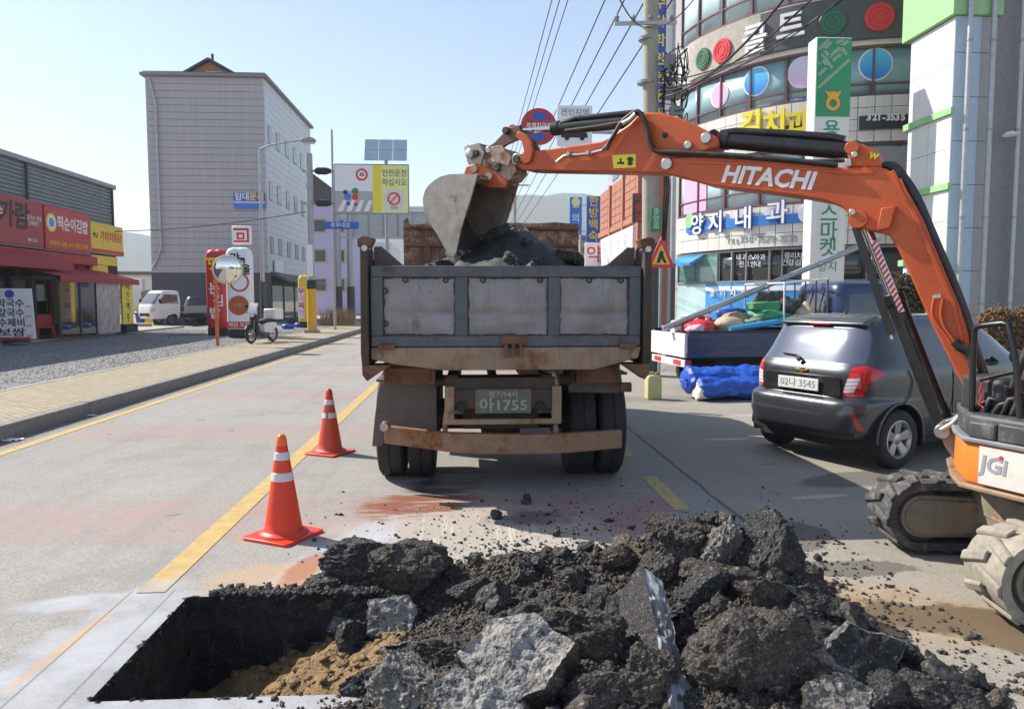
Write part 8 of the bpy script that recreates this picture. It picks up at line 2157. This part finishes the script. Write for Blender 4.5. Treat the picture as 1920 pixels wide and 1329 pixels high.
text('안전운전', face_mtx((1.0, -.078, 1.78), (0,-1,0)), .34, 'print_black', bd, width=1.05); text('하십시오', face_mtx((1.0, -.078, 1.38), (0,-1,0)), .34, 'print_black', bd, width=1.05)
MB().bx(.55,1.42,-.08,-.0755,.14,1.08).build('inset', 'tile_white', bd)
MB().lathe([(.21,.005),(.29,.005),(.29,0),(.21,0)], 24, Matrix.Translation((.98,-.082,.68)) @ Rx).build('ban_ring', 'red_bright', bd); MB().beam((.80,-.086,.50),(1.16,-.086,.86),.004,.06,(-1,0,1)).build('ban_bar', 'red_bright', bd); text('주차', face_mtx((.98, -.083, .27), (0,-1,0)), .18, 'print_black', bd)
bb = MB().bx(0,1.5,-.04,.04,0,.32).build('blue_plate', 'blue_sign', loc=None); bb.location = (-7.0 + .65, 33.9, KH + 4.6); tag(bb, 'narrow blue road name plate hanging under the safety board', 'sign'); text('중부대로', face_mtx((.7, -.043, .16), (0,-1,0)), .24, 'print_white', bb)
spn = thing('solar_panel', 'tilted solar panel on a slim post above the safety board', 'solar panel', (-4.05, 38.0, 0))
MB().cyl((0,0,0),(0,0,8.9),.09,n=14).build('post', 'pole_grey', spn, smooth=40)
for i in range(3):
    for j in range(2):
        m3 = Matrix.Rotation(R(68), 3, 'X'); c = Vector((-.7 + i*.7, 0, 9.05)) + m3 @ Vector((0, -.3 + j*.6, 0)); MB().box(c, (.68,.58,.04), m3).build('solar_cell', 'shade_and_solar_blue', spn)
tpole = thing('thin_mast', 'thin grey mast rising behind the safety board', 'pole', (-6.6, 37.5, 0)); MB().cyl((0,0,0),(0,0,9.9),.07,.05,12).build('shaft', 'pole_grey', tpole, smooth=40)
gn = thing('gantry_sign', 'grey back of an overhead gantry sign beyond the truck bed', 'gantry', (-9.4, 55, 0))
for x in (0, .9): MB().cyl((x,0,0),(x,0,8.2),.26,.22,18).build('gantry_post', 'galvanised', gn, smooth=40); MB().cyl((x,0,0),(x,0,2.6),.29,.28,18).build('dark_foot', 'dark_grey', gn, smooth=40)
for k in range(6): MB().bx(1.2 + k*1.05, 2.21 + k*1.05, -.12, -.05, 6.1, 8.0).build('back_panel', 'galvanised', gn, bev=.02)
for z in (6.05, 7.9): MB().bx(.2, 8.6, -.2, .1, z, z + .16).build('truss_rail', 'galvanised', gn)
MB().bx(1.1, 9.0, -.3, .3, 8.15, 8.35).build('top_rail', 'print_white', gn)
for k in range(7): MB().bx(1.17 + k*1.05, 1.25 + k*1.05, -.18, -.12, 6.1, 8.0).build('stiffener', 'steel_grey', gn)
cable((-30, 38, 6.2), (-7.0, 34, KH + 5.4), 1.1, .02, 'single black cable sagging across the tall grey building')
# purple house and far houses
ph = thing('purple_house', 'lilac painted house with dark pitched roof beyond the street lamp', 'house', (-14.3, 82, 0))
MB().bx(-2.6,1.6,0,12,0,12.0).build('wall', 'lilac', ph); MB().add([(-2.9,-.3,15.6),(1.9,-.3,12.0),(1.9,12,12.0),(-2.9,12,15.6),(-2.9,-.3,12),(-2.9,12,12)], [(0,1,2,3),(0,4,1),(3,2,5),(0,3,5,4),(4,5,2,1)]).build('roof', 'roof_dark', ph)
for z in (2.5, 5.6, 8.8):
    for x in (-1.6, .4): MB().bx(x-.7, x+.7, -.08, 0, z, z+1.5).build('window', 'sack_beige', ph); MB().bx(x-.55, x+.55, -.1, -.08, z+.15, z+1.35).build('pane', 'glass_window', ph)
fb = thing('far_house', 'pale blue shop house far down the left side of the street', 'house', (-13.2, 98, 0))
MB().bx(-1,3.2,0,14,0,9).build('wall', 'siding_white', fb)
for z in (1, 3.8, 6.4):
    for x in (-.2, 1.0, 2.2): MB().bx(x-.4, x+.4, -.08, 0, z, z+1.4).build('window', 'glass_window', fb)
fb = thing('far_house', 'grey flat-roofed house beyond the white pickup at far left', 'house', (-40, 92, 0)); MB().bx(-10,7,0,14,0,4.6).build('wall', 'tile_white', fb); MB().bx(-10.3,7.3,-.4,14,4.6,5).build('roof', 'roof_brown', fb)
for k in range(5): MB().bx(-8 + k*3, -6.4 + k*3, -.08, 0, 1.2, 2.8).build('window', 'glass_window', fb)
fb = thing('far_house', 'low white house far along the right side behind the blade signs', 'house', (13, 95, 0)); MB().bx(-4,8,0,14,0,7).build('wall', 'tile_white', fb)
for k in range(4): MB().bx(-3.2 + k*2.4, -1.8 + k*2.4, -.08, 0, 3.2, 5).build('window', 'glass_window', fb)
fp_ = thing('far_pole', 'thin pole standing far away behind the truck headboard', 'pole', tuple(atY(965, 600, 46))); fp_.location.z = 0
MB().cyl((0,0,0),(0,0,9.2),.13,.1,12).build('shaft', 'pole_grey', fp_, smooth=40); MB().beam((-.9,0,8.6),(.9,0,8.6),.08,.08).build('cross_arm', 'pole_grey', fp_)
# dry grass clump and blue sandbags by the yellow pole
q = G(622, 612, KH); dgx = thing('dry_bush', 'dry tan grass clump right of the yellow sign pole', 'grass', (q.x, q.y + 2, KH))
mb = MB(); rr = random.Random(5)
for k in range(420):
    a, r_ = rr.uniform(0, 6.28), rr.uniform(0, .85); b = Vector((r_*math.cos(a)*1.2, r_*math.sin(a)*.6, 0)); t_ = b + Vector((rr.uniform(-.35,.35), rr.uniform(-.3,.3), rr.uniform(.45,1.2))); w = Vector((.014,.004,0))
    mb.add([b-w, b+w, (b+t_)/2 + w*.8 + Vector((0,0,.08)), t_, (b+t_)/2 - w*.8 + Vector((0,0,.08))], [(0,1,2,3,4)])
o = mb.build('blades', 'dry_grass', dgx); o['kind'] = 'stuff'
for k, (px, py, m, lab) in enumerate(((540, 616, 'plastic_blue', 'blue sandbag on the pavement behind the scooter'), (563, 613, 'plastic_blue', 'blue sandbag under the yellow inflatable'), (548, 608, 'black_matte', 'black sack behind the blue sandbag'))):
    q = G(px, py, KH); lumpy('sandbag', lab, 'sandbag', (q.x, q.y, KH + .1), (.36,.26,.16 if k < 2 else .3), m, 40 + k, 2, .25, 'sandbags by the sign pole')
pdx = G(345, 627, KH); o = MB().lathe([(.001,.02),(.5,.015),(.7,.0)], 18).build('manhole_cover', 'black_matte'); o.location = (pdx.x, pdx.y, KH - .015); tag(o, 'black manhole cover on the gravel lot', 'manhole cover')

for o in list(col.objects):
    if o.parent is None and o.get('category') and -18.5 < o.location.x < -14.4 and 20 < o.location.y < 34.5 and o.name.split('.')[0] in ('shop_row', 'sign_box_sign', 'awning', 'glazed_porch', 'vinyl_curtain', 'yellow_board', 'vertical_banner'): o.location.y += 1.2
# ------------------------------------------------------------------ hills and air
def ridge(name, Y, prof, depth, seed, label=None):
    """wooded ridge: a terrain strip whose crest follows (photo column, photo row) pairs at distance Y"""
    xs = [p[0] for p in prof]; mb = MB(); nx, ny = 160, 14; v = []
    for i in range(nx + 1):
        px = xs[0] + (xs[-1] - xs[0]) * i / nx
        j = max(k for k in range(len(prof)-1) if prof[k][0] <= px); t_ = (px - prof[j][0]) / (prof[j+1][0] - prof[j][0]); t_ = t_*t_*(3-2*t_)
        py = prof[j][1]*(1-t_) + prof[j+1][1]*t_
        c = atY(px, py, Y); h = c.z * (1 + .06 * pnoise(i*.09 + seed, 0, 0, 5))
        for k in range(ny + 1):
            u = k / ny; w = math.sin(math.pi * (u if u < .5 else .5 + (u-.5))) ** 1.2
            v.append((c.x, Y - depth*(.5 - u)*1.0, h * w * (1 + .05*pnoise(i*.2, k*.5, seed, 3)) - 2))
    mb.add(v, [(i*(ny+1)+k, (i+1)*(ny+1)+k, (i+1)*(ny+1)+k+1, i*(ny+1)+k+1) for i in range(nx) for k in range(ny)])
    o = mb.build(name, 'hill_wood', smooth=60); return tag(o, kind='structure')
ridge('hills', 1500, [(-500,455),(0,440),(150,436),(225,432),(250,433),(290,442),(450,450),(620,440),(760,425),(850,398),(930,372),(990,366),(1050,362),(1100,366),(1150,376),(1300,400),(1600,430),(2300,450)], 700, 2)
ridge('near_hills', 800, [(-600,500),(0,520),(200,515),(280,520),(500,535),(700,500),(860,470),(960,452),(1060,462),(1150,490),(1400,520),(2400,520)], 300, 9)
hz = MB().bx(-2650, 2650, -1200, 2400, -2.5, 275).build('haze', None); tag(hz, kind='stuff')
hm = bpy.data.materials.new('air'); hm.use_nodes = True; ht = hm.node_tree
ht.nodes.remove(ht.nodes['Principled BSDF'])
pvn = ht.nodes.new('ShaderNodeVolumePrincipled'); pvn.inputs['Color'].default_value = (.84,.92,1.0,1); pvn.inputs['Density'].default_value = 0.00045; pvn.inputs['Anisotropy'].default_value = .1
ht.links.new(pvn.outputs[0], ht.nodes['Material Output'].inputs['Volume'])
hz.data.materials.append(hm)
flush_texts()
